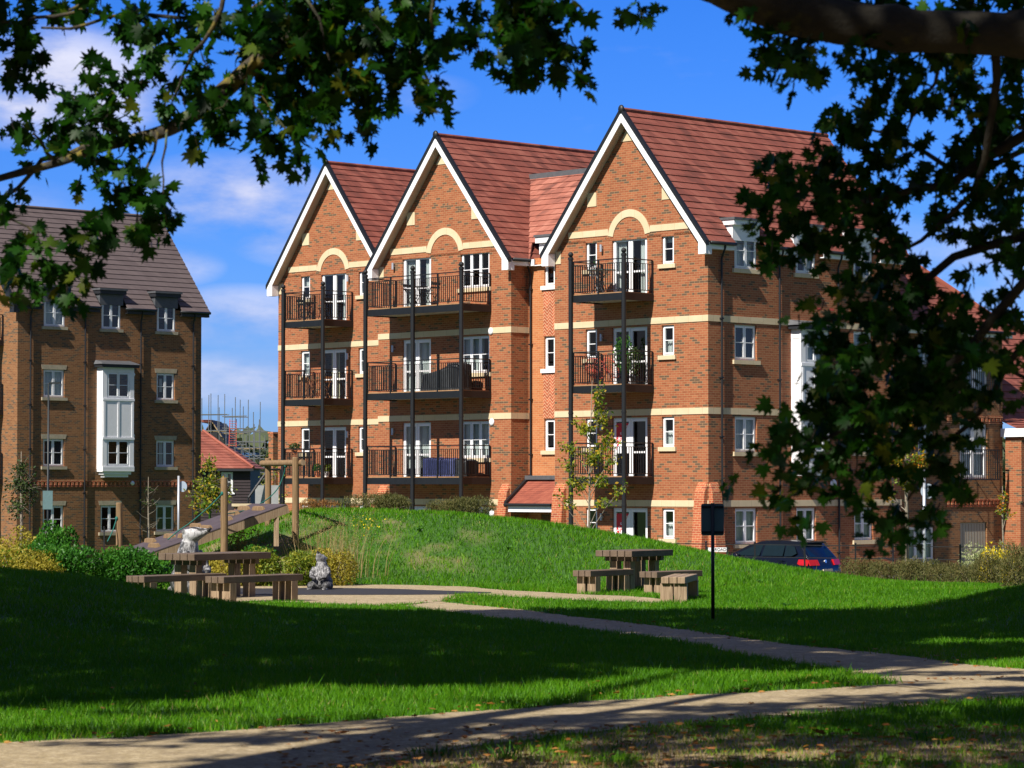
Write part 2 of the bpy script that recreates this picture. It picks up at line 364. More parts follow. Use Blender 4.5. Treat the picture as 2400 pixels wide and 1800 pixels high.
def vnoise(x, y, s, seed=0):
    x = np.asarray(x) / s + 1000; y = np.asarray(y) / s + 1000; xi = np.floor(x); yi = np.floor(y); fx = x - xi; fy = y - yi
    fx = fx * fx * (3 - 2 * fx); fy = fy * fy * (3 - 2 * fy)
    def h(a, b): v = np.sin(a * 127.1 + b * 311.7 + seed * 74.7) * 43758.5453; return v - np.floor(v)
    return (h(xi, yi) * (1 - fx) + h(xi + 1, yi) * fx) * (1 - fy) + (h(xi, yi + 1) * (1 - fx) + h(xi + 1, yi + 1) * fx) * fy
def G(x, y):
    x = np.asarray(x, float); y = np.asarray(y, float)
    b = -1.75 - .25 * ss(20, 44, y); c = crest(x)
    c2 = np.where(x > 9, c, c)
    z = b + (c2 - b) * ss(56.3, 62.5, y); z = z + (-3.22 - z) * ss(63, 74, y)
    z = z + lm(x) * ss(26, 40.5, y) * (1 - ss(41.5, 45.6, y)) + rm(x) * ss(33, 41, y) * (1 - ss(44, 49, y)) + farm(x) * ss(49, 54, y) * (1 - ss(56, 60, y))
    z = z + (vnoise(x, y, 2.3) - .5) * .05 * (1 - ss(64, 70, y))
    return z + E
def gz(x, y): return float(G(x, y))
def ongr(xd, yd):            # point of the terrain seen at a photograph position
    d = ray(xd, yd); tt = 8.0
    while tt < 90:
        if E + d[2] * tt < gz(d[0] * tt, d[1] * tt): break
        tt += .05
    return (d[0] * tt, d[1] * tt)
xs = np.unique(np.concatenate([np.linspace(-700, -60, 12), np.linspace(-60, -14, 24), np.arange(-14, 14.01, .22), np.linspace(14, 60, 24), np.linspace(60, 700, 12)]))
ys = np.unique(np.concatenate([np.linspace(-40, 12, 27), np.arange(12, 76.01, .25), np.linspace(76, 140, 20), np.linspace(140, 1800, 20)]))
XX, YY = np.meshgrid(xs, ys); ZZ = G(XX, YY); V = np.stack([XX.ravel(), YY.ravel(), ZZ.ravel()], 1)
nx, ny = len(xs), len(ys); ii = (np.arange(ny - 1)[:, None] * nx + np.arange(nx - 1)[None]).ravel()
T = np.stack([ii, ii + 1, ii + nx + 1, ii + nx], 1)
def dryness(x, y):
    """0 lush, 1 straw / bare: worn patches on the mound and the leaf-littered verge in front"""
    n = vnoise(x, y, .8, 3) * .5 + vnoise(x, y, .33, 4) * .5
    moundp = ss(57, 59, y) * (1 - ss(63, 66, y)) * (1 - ss(-3.5, 1.5, x))
    a = np.clip((n - .55) * 4, 0, 1) * moundp * .75
    ramp_ = np.exp(-((x + 5.3) / 1.3) ** 2 - ((y - 58.2) / 1.5) ** 2) * np.clip((n - .35) * 4, 0, 1)
    front = (1 - ss(18.8, 21.6, y - .12 * x)) * np.clip((n - .22) * 3.4, 0, 1)
    edge = np.exp(-((x - 3.9) / 1.1) ** 2 - ((y - 31.3) / 1.2) ** 2) * .8 * np.clip((n - .2) * 3, 0, 1)
    return np.clip(np.maximum.reduce([a, ramp_, front, edge]), 0, 1)
def gmat(t, b):
    o = t.obj(); n = t.noise(o, 5.0, 6, .7); n2 = t.noise(o, .6, 3, .6)
    g = t.ramp(n, [(.3, (.012, .045, .003)), (.55, (.03, .10, .005)), (.75, (.06, .13, .012))])
    g = t.mix(t.m('MULTIPLY_ADD', n2, 1.6, -.6, clamp=True), g, (.04, .12, .014))
    s_ = t.ramp(t.noise(o, 30.0, 4, .7), [(.3, (.14, .09, .045)), (.7, (.33, .24, .14))])
    t.put(b.inputs['Base Color'], t.mix(t.attr('dry'), g, s_)); b.inputs['Roughness'].default_value = .95; bump(t, b, n, .6, .03)
mat('ground', gmat)
gr = npmesh('ground', V, T, 'ground', smooth=True, extra={'dry': dryness(V[:, 0], V[:, 1])}); gr['kind'] = 'structure'

# paths: strips between two edges seen in the photograph, laid on the terrain
def pathf(t, b):
    o = t.obj(); n = t.noise(o, 42.0, 5, .75); l = t.noise(o, 1.1, 4, .6); p = t.noise(o, 140.0, 2, .6)
    c = t.ramp(n, [(.3, (.17, .127, .062)), (.5, (.37, .29, .155)), (.7, (.56, .455, .265))])
    c = t.mix(t.m('MULTIPLY_ADD', l, 1.6, -.55, clamp=True), t.mix(.35, c, (.16, .12, .085)), c)
    c = t.mix(t.m('MULTIPLY_ADD', p, 5.0, -2.9, clamp=True), c, (.09, .07, .045)); q = t.noise(o, 16.0, 4, .7); c = t.mix(t.m('MULTIPLY_ADD', q, 4.0, -1.9, clamp=True), c, (.55, .45, .30)); l2 = t.noise(o, 3.2, 5, .7); c = t.mix(t.m('MULTIPLY_ADD', l2, 2.4, -1.15, clamp=True), c, (.15, .11, .065))
    t.put(b.inputs['Base Color'], c); b.inputs['Roughness'].default_value = .95; bump(t, b, t.m('ADD', n, p), .5, .012)
mat('gravel', pathf)
def resample(P, n):
    P = np.array(P, float); d = np.r_[0, np.cumsum(np.hypot(*np.diff(P, axis=0).T))]; q = np.linspace(0, d[-1], n)
    return np.stack([np.interp(q, d, P[:, 0]), np.interp(q, d, P[:, 1])], 1)
POLYS = []
def strip(name, A, B, lift, m='gravel', n=260, k=10, wob=.05):
    A = resample(A, n); B = resample(B, n)
    for Q, sd_ in ((A, 1), (B, 2)):
        Q[:, 1] += (vnoise(Q[:, 0] * 3, Q[:, 1] * 3, 1, sd_) - .5) * wob * 5; Q[:, 0] += (vnoise(Q[:, 0] * 5, Q[:, 1] * 5, 1, sd_ + 5) - .5) * wob * 2
    q = np.linspace(0, 1, k)[:, None, None]; P = (A[None] * (1 - q) + B[None] * q).reshape(-1, 2)
    V = np.c_[P, G(P[:, 0], P[:, 1]) + lift]
    i = (np.arange(k - 1)[:, None] * n + np.arange(n - 1)[None]).ravel(); T = np.stack([i, i + 1, i + n + 1, i + n], 1)
    POLYS.append(np.r_[A, B[::-1]]); o = npmesh(name, V, T, m, smooth=True); o['kind'] = 'structure'; return o
on = lambda L: [ongr(*p) for p in L]
fore_far = on([(-160, 1622), (0, 1608), (400, 1586), (800, 1555), (1300, 1515), (1600, 1498), (1930, 1480), (2080, 1470), (2330, 1462)])
fore_near = on([(-160, 1760), (100, 1735), (560, 1690), (740, 1662), (900, 1632), (1100, 1602), (1300, 1583), (1700, 1548), (2000, 1525), (2330, 1500)])
strip('path', fore_far, fore_near, .006, n=420, k=14)
p2_far = on([(2330, 1460), (2212, 1448), (2000, 1424), (1850, 1408), (1700, 1393), (1500, 1364), (1300, 1339), (1150, 1321), (1020, 1308), (948, 1299)])
p2_near = on([(2330, 1500), (2100, 1500), (1960, 1488), (1905, 1470), (1800, 1446), (1600, 1415), (1400, 1378), (1200, 1351), (1000, 1327), (860, 1310)])
strip('path', p2_far, p2_near, .010, n=420, k=10)
pl_far = on([(430, 1262), (560, 1266), (700, 1264), (850, 1265), (1000, 1268), (1100, 1277), (1250, 1285), (1440, 1297)])
pl_near = on([(430, 1300), (520, 1302), (640, 1303), (800, 1311), (948, 1301), (990, 1287), (1150, 1294), (1440, 1305)])
strip('path', pl_far, pl_near, .014, n=300, k=10, wob=.03)
strip('play_surface', on([(430, 1272), (560, 1273), (700, 1272), (800, 1273), (900, 1276), (1060, 1281)]), on([(430, 1286), (560, 1287), (700, 1287), (850, 1287), (960, 1286), (1060, 1283)]), .019, 'rubber', n=120, k=6, wob=.02)
# road and pavement in front of the buildings
CA, SA = .7242, .6896
A1 = Vector((6.27, 92.0, E - 3.2)); A2 = Vector((-21.17, 123.2, E - 3.2)); RZ = math.atan2(SA, CA)
def loc2w(A, x, y, z=0): return Vector((A.x + x * CA - y * SA, A.y + x * SA + y * CA, A.z + z))
def sheet(name, A, x0, x1, y0, y1, z, m):
    M_ = MB(); M_.box(x0, x1, y0, y1, z - .12, z); o = M_.build(name, m); o.location = A; o.rotation_euler = (0, 0, RZ); o['kind'] = 'structure'; return o
sheet('pavement', A1, -3.0, 60, -3.2, -.4, .12, 'paving'); sheet('road', A1, -9, 90, -10, -3.2, .02, 'asphalt')
sheet('road', A1, -9.5, -4.6, -3.2, 60, .022, 'asphalt'); sheet('pavement', A1, -4.6, -3.0, -3.2, 60, .12, 'paving')

# ------------------------------------------------------------------ buildings (local x runs along the side wall, y along the front, z up)
class Face:
    """front: plane x=c facing -x, h runs along y; side: plane y=c facing -y, h runs along x"""
    def __init__(s, kind, c): s.k = kind; s.c = c
    def p(s, h, n, z): return (s.c - n, h, z) if s.k == 'front' else (h, s.c - n, z)
    def box(s, M, h0, h1, n0, n1, z0, z1):
        a = s.p(h0, n0, z0); b = s.p(h1, n1, z1); return M.box(min(a[0], b[0]), max(a[0], b[0]), min(a[1], b[1]), max(a[1], b[1]), z0, z1)
def plate(M, fc, h0, h1, z0, z1, holes, n0, n1, rim=True):
    """a sheet with rectangular holes, front at n0, the holes' reveals going back to n1"""
    hs_ = sorted({h0, h1, *[q for h in holes for q in h[:2]]}); zs_ = sorted({z0, z1, *[q for h in holes for q in h[2:]]})
    for a, b in zip(hs_, hs_[1:]):
        for c, d in zip(zs_, zs_[1:]):
            mh, mz = (a + b) / 2, (c + d) / 2
            if any(h[0] < mh < h[1] and h[2] < mz < h[3] for h in holes): continue
            M.quad(fc.p(a, n0, c), fc.p(b, n0, c), fc.p(b, n0, d), fc.p(a, n0, d))
    for a, b, c, d in list(holes) + ([(h0, h1, z0, z1)] if rim else []):
        M.quad(fc.p(a, n0, c), fc.p(a, n0, d), fc.p(a, n1, d), fc.p(a, n1, c)); M.quad(fc.p(b, n0, c), fc.p(b, n0, d), fc.p(b, n1, d), fc.p(b, n1, c))
        M.quad(fc.p(a, n0, c), fc.p(b, n0, c), fc.p(b, n1, c), fc.p(a, n1, c)); M.quad(fc.p(a, n0, d), fc.p(b, n0, d), fc.p(b, n1, d), fc.p(a, n1, d))
def window(root, fc, h0, h1, z0, z1, kind='pair', sill='stone', curtain=None, lintel=None, n=-.075, name='window', open_leaf=False):
    """frame with sashes and glazing bars; children pane, sill, curtain, lintel"""
    M_ = MB(); G_ = MB(); fr = .045; holes = []
    nl = {'single': 1, 'pair': 2, 'triple': 3, 'door': 2, 'fixed': 1}[kind]; w_ = (h1 - h0 - 2 * fr) / nl
    M2 = MB()
    for k in range(nl):
        a, b = h0 + fr + k * w_ + .008, h0 + fr + (k + 1) * w_ - .008; c, d = z0 + fr, z1 - fr
        holes.append((a, b, c, d)); st = .05 if kind != 'door' else .085
        ins = (a + st, b - st, c + st, d - st)
        if kind == 'door': mz = c + (d - c) * .45; sub = [(ins[0], ins[1], ins[2], mz - .03), (ins[0], ins[1], mz + .03, ins[3])]
        elif kind == 'fixed': sub = [ins]
        else: mz = (c + d) / 2; sub = [(ins[0], ins[1], ins[2], mz - .012), (ins[0], ins[1], mz + .012, ins[3])]
        plate(M2, fc, a + .001, b - .001, c + .001, d - .001, sub, n + .018, n - .04, True)
        for q in sub: G_.quad(fc.p(q[0], n - .012, q[2]), fc.p(q[1], n - .012, q[2]), fc.p(q[1], n - .012, q[3]), fc.p(q[0], n - .012, q[3]))
    plate(M_, fc, h0 + .001, h1 - .001, z0 + .001, z1 - .001, holes, n, n - .05, True)
    M_.v, M_.f = M_.v + M2.v, M_.f + [tuple(i + len(M_.v) for i in f) for f in M2.f]
    o = M_.build(name, 'white_upvc', root, recalc=False)
    G_.build('pane', 'window_glass', o, recalc=False)
    if sill:
        S = MB(); fc.box(S, h0 - .11, h1 + .11, -.01, .075, z0 - .14, z0 - .004); fc.box(S, h0 + .002, h1 - .002, -.16, -.012, z0 - .05, z0 - .002); S.build('sill', sill, o)
    if lintel:
        S = MB(); a, b, c, d = h0 - .12, h1 + .12, z1 + .004, z1 + .2
        S.hexa([fc.p(a + .05, -.01, c), fc.p(b - .05, -.01, c), fc.p(b - .05, .012, c), fc.p(a + .05, .012, c), fc.p(a, -.01, d), fc.p(b, -.01, d), fc.p(b, .012, d), fc.p(a, .012, d)]); S.build('lintel', lintel, o)
    if curtain:
        for (f0, f1, g0, g1, cm) in curtain:
            C_ = MB(); N_ = max(2, int((f1 - f0) * (h1 - h0) / .03)); A_, B_ = h0 + (h1 - h0) * f0, h0 + (h1 - h0) * f1; C0, C1 = z0 + (z1 - z0) * g0, z0 + (z1 - z0) * g1
            for j in range(N_):
                q0, q1 = A_ + (B_ - A_) * j / N_, A_ + (B_ - A_) * (j + 1) / N_; w0 = .022 * math.sin(j * 1.9); w1 = .022 * math.sin((j + 1) * 1.9)
                C_.quad(fc.p(q0, n - .14 + w0, C0), fc.p(q1, n - .14 + w1, C0), fc.p(q1, n - .14 + w1, C1), fc.p(q0, n - .14 + w0, C1))
            C_.build('curtain' if cm != 'blind_dark' else 'blind', cm, o, recalc=False)
    return o
def slope(root, e0, e1, r0, r1, n, m, name='roof', cuts=(), th=.032, ridge_cut=None):
    """tiled slope between eave edge e0-e1 and ridge edge r0-r1, each course lapping the one below"""
    e0, e1, r0, r1 = map(Vector, (e0, e1, r0, r1)); nn = (e1 - e0).cross(r0 - e0).normalized()
    if nn.z < 0: nn = -nn
    M_ = MB()
    for i in range(n):
        t0, t1 = i / n, min(1.0, (i + 1.12) / n); a0, b0 = e0.lerp(r0, t0), e1.lerp(r1, t0); a1, b1 = e0.lerp(r0, t1), e1.lerp(r1, t1)
        segs = [(0, 1)]
        for c0, c1, tc in cuts:
            if t0 < tc: segs = [q for s_ in segs for q in ((s_[0], min(s_[1], c0)), (max(s_[0], c1), s_[1])) if q[1] - q[0] > 1e-4]
        for q0, q1 in segs:
            p0, p1 = a0.lerp(b0, q0), a0.lerp(b0, q1); u0, u1 = a1.lerp(b1, q0), a1.lerp(b1, q1)
            M_.quad(p0 + nn * th, p1 + nn * th, u1 + nn * .002, u0 + nn * .002); M_.quad(p0 - nn * .03, p1 - nn * .03, p1 + nn * th, p0 + nn * th)
            M_.quad(p0 - nn * .03, u0 - nn * .03, u0 + nn * .002, p0 + nn * th); M_.quad(p1 - nn * .03, u1 - nn * .03, u1 + nn * .002, p1 + nn * th)
    return M_.build(name, m, root, recalc=False)
ZE, ZR = 10.95, 15.50                      # eave and ridge of the four-storey wings
PW = (ZR - ZE) / 3.75
CZ = [2.48, 5.45, 8.42, 11.39]             # undersides of the stone bands
def wing(root, x0, y0, wid, depth, holes_front, holes_side, wallm, tile, trimm, bands, dormers, yside=True, arch=None, stone='stone', ncourse=20, side_from=None, roof_depth=None):
    ff, fs = Face('front', x0), Face('side', y0); y1 = y0 + wid; x1 = x0 + depth; xm = y0 + wid / 2; hw = wid / 2 + .25; pw = (ZR - ZE) / hw
    W = MB(); plate(W, ff, y0, y1, 0, ZE + .3, holes_front, 0, -.16, False)
    zt = ZR - .12; W.quad(ff.p(y0, 0, ZE + .3), ff.p(y1, 0, ZE + .3), ff.p(xm + .02, 0, zt - .0), ff.p(xm - .02, 0, zt))
    plate(W, fs, x0, x1, 0, ZE + .05, holes_side, 0, -.16, False)
    W.quad((x0, y1, 0), (x1, y1, 0), (x1, y1, ZE + .05), (x0, y1, ZE + .05)); W.quad((x1, y0, 0), (x1, y1, 0), (x1, y1, ZE + .2), (x1, y0, ZE + .2)); W.quad((x1, y0, ZE + .2), (x1, y1, ZE + .2), (x1, xm, zt))
    for k in (0, 1, 2):   # floors inside
        W.quad((x0 + .2, y0 + .2, CZ[k] + .1), (x1 - .2, y0 + .2, CZ[k] + .1), (x1 - .2, y1 - .2, CZ[k] + .1), (x0 + .2, y1 - .2, CZ[k] + .1))
    W.build('wall', wallm, root, recalc=False)
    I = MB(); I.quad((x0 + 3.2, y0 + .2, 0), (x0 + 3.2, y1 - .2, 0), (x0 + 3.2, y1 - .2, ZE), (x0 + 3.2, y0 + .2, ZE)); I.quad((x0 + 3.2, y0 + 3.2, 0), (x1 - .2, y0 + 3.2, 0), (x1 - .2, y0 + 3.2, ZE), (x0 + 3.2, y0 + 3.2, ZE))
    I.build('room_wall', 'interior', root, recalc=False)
    # roof, two slopes with 0.35 m verge
    xa, xb = x0 - .36, x1 + .3
    cuts = [((a - xa) / (xb - xa), (b - xa) / (xb - xa), .17) for a, b in dormers]
    ya, yb = y0 - .25, y1 + .25
    slope(root, (xa, ya, ZE), (xb, ya, ZE), (xa, xm, ZR), (xb, xm, ZR), ncourse, tile, cuts=cuts)
    slope(root, (xa, yb, ZE), (xb, yb, ZE), (xa, xm, ZR), (xb, xm, ZR), ncourse, tile)
    Rg = MB(); Rg.tube([(xa + .1, xm, ZR + .01), (xb, xm, ZR + .01)], .085, 8); Rg.build('ridge', tile, root)
    # verge trim, bargeboard, soffit
    for s_ in (-1, 1):
        V_ = MB(); B_ = MB(); S_ = MB()
        def P(x, d, off):  # d: 0 eave .. 1 ridge ; off: measured down the vertical
            return (x, xm + s_ * hw * (1 - d), ZE + (ZR - ZE) * d - off)
        def bar(M_, xf, xk, o0, o1, d0=0, d1=1): M_.hexa([P(xf, d0, o1), P(xk, d0, o1), P(xk, d1, o1), P(xf, d1, o1), P(xf, d0, o0), P(xk, d0, o0), P(xk, d1, o0), P(xf, d1, o0)])
        bar(V_, xa - .05, xa + .10, -.085, .075, -.012); V_.build('verge_trim', 'black_plastic', root)
        bar(B_, xa - .02, xa + .02, .078, .40, 0, 1)
        B_.box(xa - .018, xa + .3, *sorted((xm + s_ * (hw - .02), xm + s_ * (hw - .32))), ZE - .40, ZE + .0)
        B_.build('bargeboard', trimm if trimm != 'dark_fascia' else 'dark_fascia', root)
        bar(S_, xa + .022, x0 - .002, .30, .33, .03, 1); S_.build('soffit', 'soffit' if trimm != 'dark_fascia' else 'dark_fascia', root)
    Cp = MB(); Cp.ball((xa - .01, xm, ZR + .02), (.08, .13, .15)); Cp.build('ridge_cap', 'black_plastic', root, smooth=True)
    # eave fascia and gutter on the near side, between dormers
    prev = x0 - .04
    for a, b in list(dormers) + [(xb, xb)]:
        if a - prev > .2:
            Fm = MB(); Gm = MB(); Fm.box(prev, a, ya + .05, ya + .08, ZE - .22, ZE + .0); Fm.box(prev, a, ya + .08, y0 - .002, ZE - .22, ZE - .19)
            Gm.tube([(prev - .12, ya - .02, ZE - .03), (a, ya - .02, ZE - .03)], .062, 8)
            Fm.build('fascia', trimm, root); Gm.build('gutter', 'black_plastic', root, smooth=True)
        prev = b
    # stone bands, kneelers, gable stones, arch
    if bands:
        for k in (0, 1, 2):
            Bm = MB(); ff.box(Bm, y0 - .024, y1, -.01, .024, CZ[k], CZ[k] + .205); Bm.box(x0 + .011, x1, y0 - .024, y0 + .01, CZ[k], CZ[k] + .205); Bm.build('stone_band', stone, root)
        Bm = MB()
        z = CZ[3] + .05; hz = .21
        dy = lambda zz: (zz - ZE + .42) / pw
        ya_, yb_ = y0 - .25 + dy(z + hz) , y1 + .25 - dy(z + hz)
        segs = [(ya_, yb_)] if arch is None else [(ya_, arch - .955), (arch + .955, yb_)]
        for a, b in segs: ff.box(Bm, a, b, -.01, .024, z, z + hz)
        if arch is not None:
            zc = z - .18; r0, r1 = .74, .985; th0 = math.asin((z - zc) / r1) * .9; N_ = 20
            for j in range(N_):
                t0 = th0 + (math.pi - 2 * th0) * j / N_; t1 = th0 + (math.pi - 2 * th0) * (j + 1) / N_
                q = [(arch + r * math.cos(tt), zc + r * math.sin(tt) * 1.0) for tt in (t0, t1) for r in (r0, r1)]
                Bm.hexa([ff.p(q[0][0], -.01, q[0][1]), ff.p(q[2][0], -.01, q[2][1]), ff.p(q[2][0], .026, q[2][1]), ff.p(q[0][0], .026, q[0][1]),
                         ff.p(q[1][0], -.01, q[1][1]), ff.p(q[3][0], -.01, q[3][1]), ff.p(q[3][0], .026, q[3][1]), ff.p(q[1][0], .026, q[1][1])])
        for s_ in (-1, 1):       # stones at the verge
            for zz, hh, ww in ((12.45, .36, .42), (10.62, .42, .33)):
                ye = xm + s_ * (hw - (zz + hh - ZE + .36) / pw) if zz > 11 else xm + s_ * (wid / 2 + .02)
                K_ = MB(); ff.box(K_, *sorted((ye, ye - s_ * ww)), -.01, .026, zz, zz + hh + (.1 if zz > 11 else 0)); K_.build('gable_stone', stone, root)
        K_ = MB(); K_.hexa([ff.p(xm - .36, -.01, ZR - 1.0), ff.p(xm + .36, -.01, ZR - 1.0), ff.p(xm + .36, .026, ZR - 1.0), ff.p(xm - .36, .026, ZR - 1.0), ff.p(xm - .05, -.01, ZR - .55), ff.p(xm + .05, -.01, ZR - .55), ff.p(xm + .05, .026, ZR - .55), ff.p(xm - .05, .026, ZR - .55)]); K_.build('gable_stone', stone, root)
        Bm.build('arch_band' if arch else 'stone_band', stone, root)
def dormer(root, a, b, y0, zt, m, roofm='lead', back=1.2):
    """flat-roofed dormer rising through the eave: front panel and cheeks, lead roof"""
    D = MB(); D.box(a - .12, b + .12, y0 - .03, y0 + back, 10.86 + .22, zt - .10); o = D.build('dormer', m, root)
    Rf = MB(); Rf.box(a - .24, b + .24, y0 - .22, y0 + back + .25, zt - .06, zt + .02); Rf.build('dormer_roof', roofm, o)
    Fc = MB(); Fc.box(a - .2, b + .2, y0 - .17, y0 + back, zt - .22, zt - .062); Fc.build('fascia', m if m != 'lead' else 'dark_fascia', o)
    return o
def downpipe(root, x, y, ztop, zbot, face='side', swan=.2):
    P_ = MB(); o = .07
    if face == 'side': P_.tube([(x, y - .24, ztop), (x, y - .22, ztop - .12), (x, y - o - .01, ztop - .42), (x, y - o, ztop - .5), (x, y - o, zbot)], .036, 8)
    else: P_.tube([(x - .24, y, ztop), (x - .22, y, ztop - .12), (x - o - .01, y, ztop - .42), (x - o, y, ztop - .5), (x - o, y, zbot)], .036, 8)
    for z in np.arange(zbot + .8, ztop - .6, 1.9):
        if face == 'side': P_.box(x - .06, x + .06, y - .11, y - .002, z, z + .05)
        else: P_.box(x - .11, x - .002, y - .06, y + .06, z, z + .05)
    P_.build('downpipe', 'black_plastic', root, smooth=False)
def balcony(root, x0, ya, yb, zf, depth, left_wall=None):
    """deck on a steel frame, railing with balusters on three sides"""
    xo = x0 - depth; D = MB()
    D.box(xo, xo + .06, ya, yb, zf - .24, zf - .01); D.box(xo + .06, x0 - .01, ya, ya + .06, zf - .24, zf - .01); D.box(xo + .06, x0 - .01, yb - .06, yb, zf - .24, zf - .01)
    o = D.build('balcony', 'black_metal', root)
    S = MB(); S.box(xo + .062, x0 - .004, ya + .062, yb - .062, zf - .2, zf - .06); S.build('slab', 'concrete', o)
    S = MB(); S.box(xo + .03, x0 - .004, ya + .03, yb - .03, zf - .008, zf + .025); S.build('decking', 'deck', o)
    Rl = MB(); zt = zf + 1.08
    def run(p, q, n):
        p, q = Vector(p), Vector(q); L = (q - p).length; d = (q - p) / L; w_ = Vector((-d.y, d.x, 0)) * .02
        for zz, hh in ((zt, .035), (zf + .09, .025)):
            a, b = p + Vector((0, 0, zz)), q + Vector((0, 0, zz)); Rl.hexa([a - w_, b - w_, b + w_, a + w_, a - w_ + Vector((0, 0, hh)), b - w_ + Vector((0, 0, hh)), b + w_ + Vector((0, 0, hh)), a + w_ + Vector((0, 0, hh))])
        zz = zt - .12; a, b = p + Vector((0, 0, zz)), q + Vector((0, 0, zz)); w2 = w_ * .6
        Rl.hexa([a - w2, b - w2, b + w2, a + w2, a - w2 + Vector((0, 0, .02)), b - w2 + Vector((0, 0, .02)), b + w2 + Vector((0, 0, .02)), a + w2 + Vector((0, 0, .02))])
        k = int(L / .105)
        for j in range(1, k):
            c = p + d * (L * j / k); r = .011; Rl.box(c.x - r, c.x + r, c.y - r, c.y + r, zf + .1, zt - .11)
        for j in range(n + 1):
            c = p + d * (L * j / n); r = .024; Rl.box(c.x - r, c.x + r, c.y - r, c.y + r, zf - .1, zt + .01)
    e = .03
    run((xo + e, ya + e, 0), (xo + e, yb - e, 0), max(2, round((yb - ya) / 1.25))); run((xo + e, ya + e, 0), (x0 - .05, ya + e, 0), 1); run((xo + e, yb - e, 0), (x0 - .05, yb - e, 0), 1)
    Rl.build('railing', 'black_metal', o, recalc=False)
    return o
def column(root, x, y, zt):
    C_ = MB(); C_.tube([(x, y, 0), (x, y, zt)], .078, 12); C_.tube([(x, y, zt - .09), (x, y, zt - .02)], .095, 12); C_.tube([(x, y, 2.5), (x, y, 2.56)], .088, 12); C_.tube([(x, y, 5.5), (x, y, 5.56)], .088, 12); C_.ball((x, y, zt + .085), .09, 12, 8)
    C_.build('column', 'black_metal', root, smooth=False)
def buttress(root, fc, h0, h1, zt, pb=.42, pt=.16):
    B_ = MB(); B_.hexa([fc.p(h0, -.01, 0), fc.p(h1, -.01, 0), fc.p(h1, pb, 0), fc.p(h0, pb, 0), fc.p(h0, -.01, zt - .02), fc.p(h1, -.01, zt - .02), fc.p(h1, pt, zt - .25), fc.p(h0, pt, zt - .25)])
    B_.hexa([fc.p(h0, -.012, zt - .02), fc.p(h1, -.012, zt - .02), fc.p(h1, pt, zt - .25), fc.p(h0, pt, zt - .25), fc.p(h0 + .03, -.012, zt + .08), fc.p(h1 - .03, -.012, zt + .08), fc.p(h1 - .03, pt - .12, zt + .02), fc.p(h0 + .03, pt - .12, zt + .02)])
    B_.build('buttress', 'brick_red', root)
def bay(root, a, b, y0, z0, z1, proj, zwins, fas='dark_fascia', curt=None):
    """white box bay over two storeys: panelled front, windows, lead roof"""
    yf = y0 - proj; fc = Face('side', yf); M_ = MB(); holes = [(a + .22, b - .22, p, q) for p, q in zwins]
    plate(M_, fc, a, b, z0, z1, holes, 0, -.12, False)
    M_.quad((a, yf, z0), (a, y0, z0), (a, y0, z1), (a, yf, z1)); M_.quad((b, yf, z0), (b, y0, z0), (b, y0, z1), (b, yf, z1))
    M_.quad((a, yf, z0), (b, yf, z0), (b, y0, z0), (a, y0, z0)); M_.quad((a, yf, z1), (b, yf, z1), (b, y0, z1), (a, y0, z1))
    o = M_.build('bay', 'white_paint', root, recalc=False)
    T_ = MB(); m_ = (a + b) / 2
    for h in (a + .03, m_ - .05, b - .13): T_.box(h, h + .1, yf - .02, yf + .01, zwins[0][1] + .1, zwins[1][0] - .1)
    for z in (z0 + .02, zwins[0][0] - .12, zwins[0][1] + .0, zwins[1][0] - .12): T_.box(a - .01, b + .01, yf - .028, yf + .01, z, z + .1)
    for z in (z0 + .3, (z0 + z1) / 2 - .4, (z0 + z1) / 2 + .5, z1 - .3): T_.box(a - .015, a + .01, yf + .07, y0 - .06, z, z + .05)
    T_.box(a - .015, a + .01, yf + .0, yf + .06, z0 + .1, z1 - .1); T_.box(a - .015, a + .01, y0 - .06, y0 - .0, z0 + .1, z1 - .1)
    T_.build('panel_trim', 'white_upvc', o)
    Bs = MB(); Bs.box(a + .1, b - .1, yf + .06, y0 - .002, z0 - .12, z0 - .002); Bs.box(a + .2, b - .2, yf + .14, y0 - .002, z0 - .24, z0 - .122); Bs.build('base_moulding', 'white_upvc', o)
    Rf = MB(); Rf.box(a - .17, b + .17, yf - .16, y0 - .002, z1 + .002, z1 + .13); Rf.build('fascia', fas, o)
    Rf = MB(); Rf.hexa([(a - .22, yf - .2, z1 + .133), (b + .22, yf - .2, z1 + .133), (b + .22, y0 - .003, z1 + .133), (a - .22, y0 - .003, z1 + .133), (a - .1, yf - .1, z1 + .2), (b + .1, yf - .1, z1 + .2), (b + .1, y0 - .003, z1 + .32), (a - .1, y0 - .003, z1 + .32)]); Rf.build('bay_roof', 'lead', o)
    for i, (p, q) in enumerate(zwins): window(root, fc, a + .22, b - .22, p, q, 'pair', sill=None, curtain=curt[i] if curt else None, n=-.03)
    return o
def small(root, name, m, M_): return M_.build(name, m, root, smooth=True)

Z0 = lambda k: 2.42 + 2.97 * k             # head of the openings on storey k
nets = [(0, 1, 0, 1, 'curtain')]; halves = [(.02, .3, 0, 1, 'curtain'), (.7, .98, 0, 1, 'curtain')]; lower = [(0, 1, 0, .55, 'curtain')]; blinds = [(0, 1, .0, 1, 'blind_dark')]
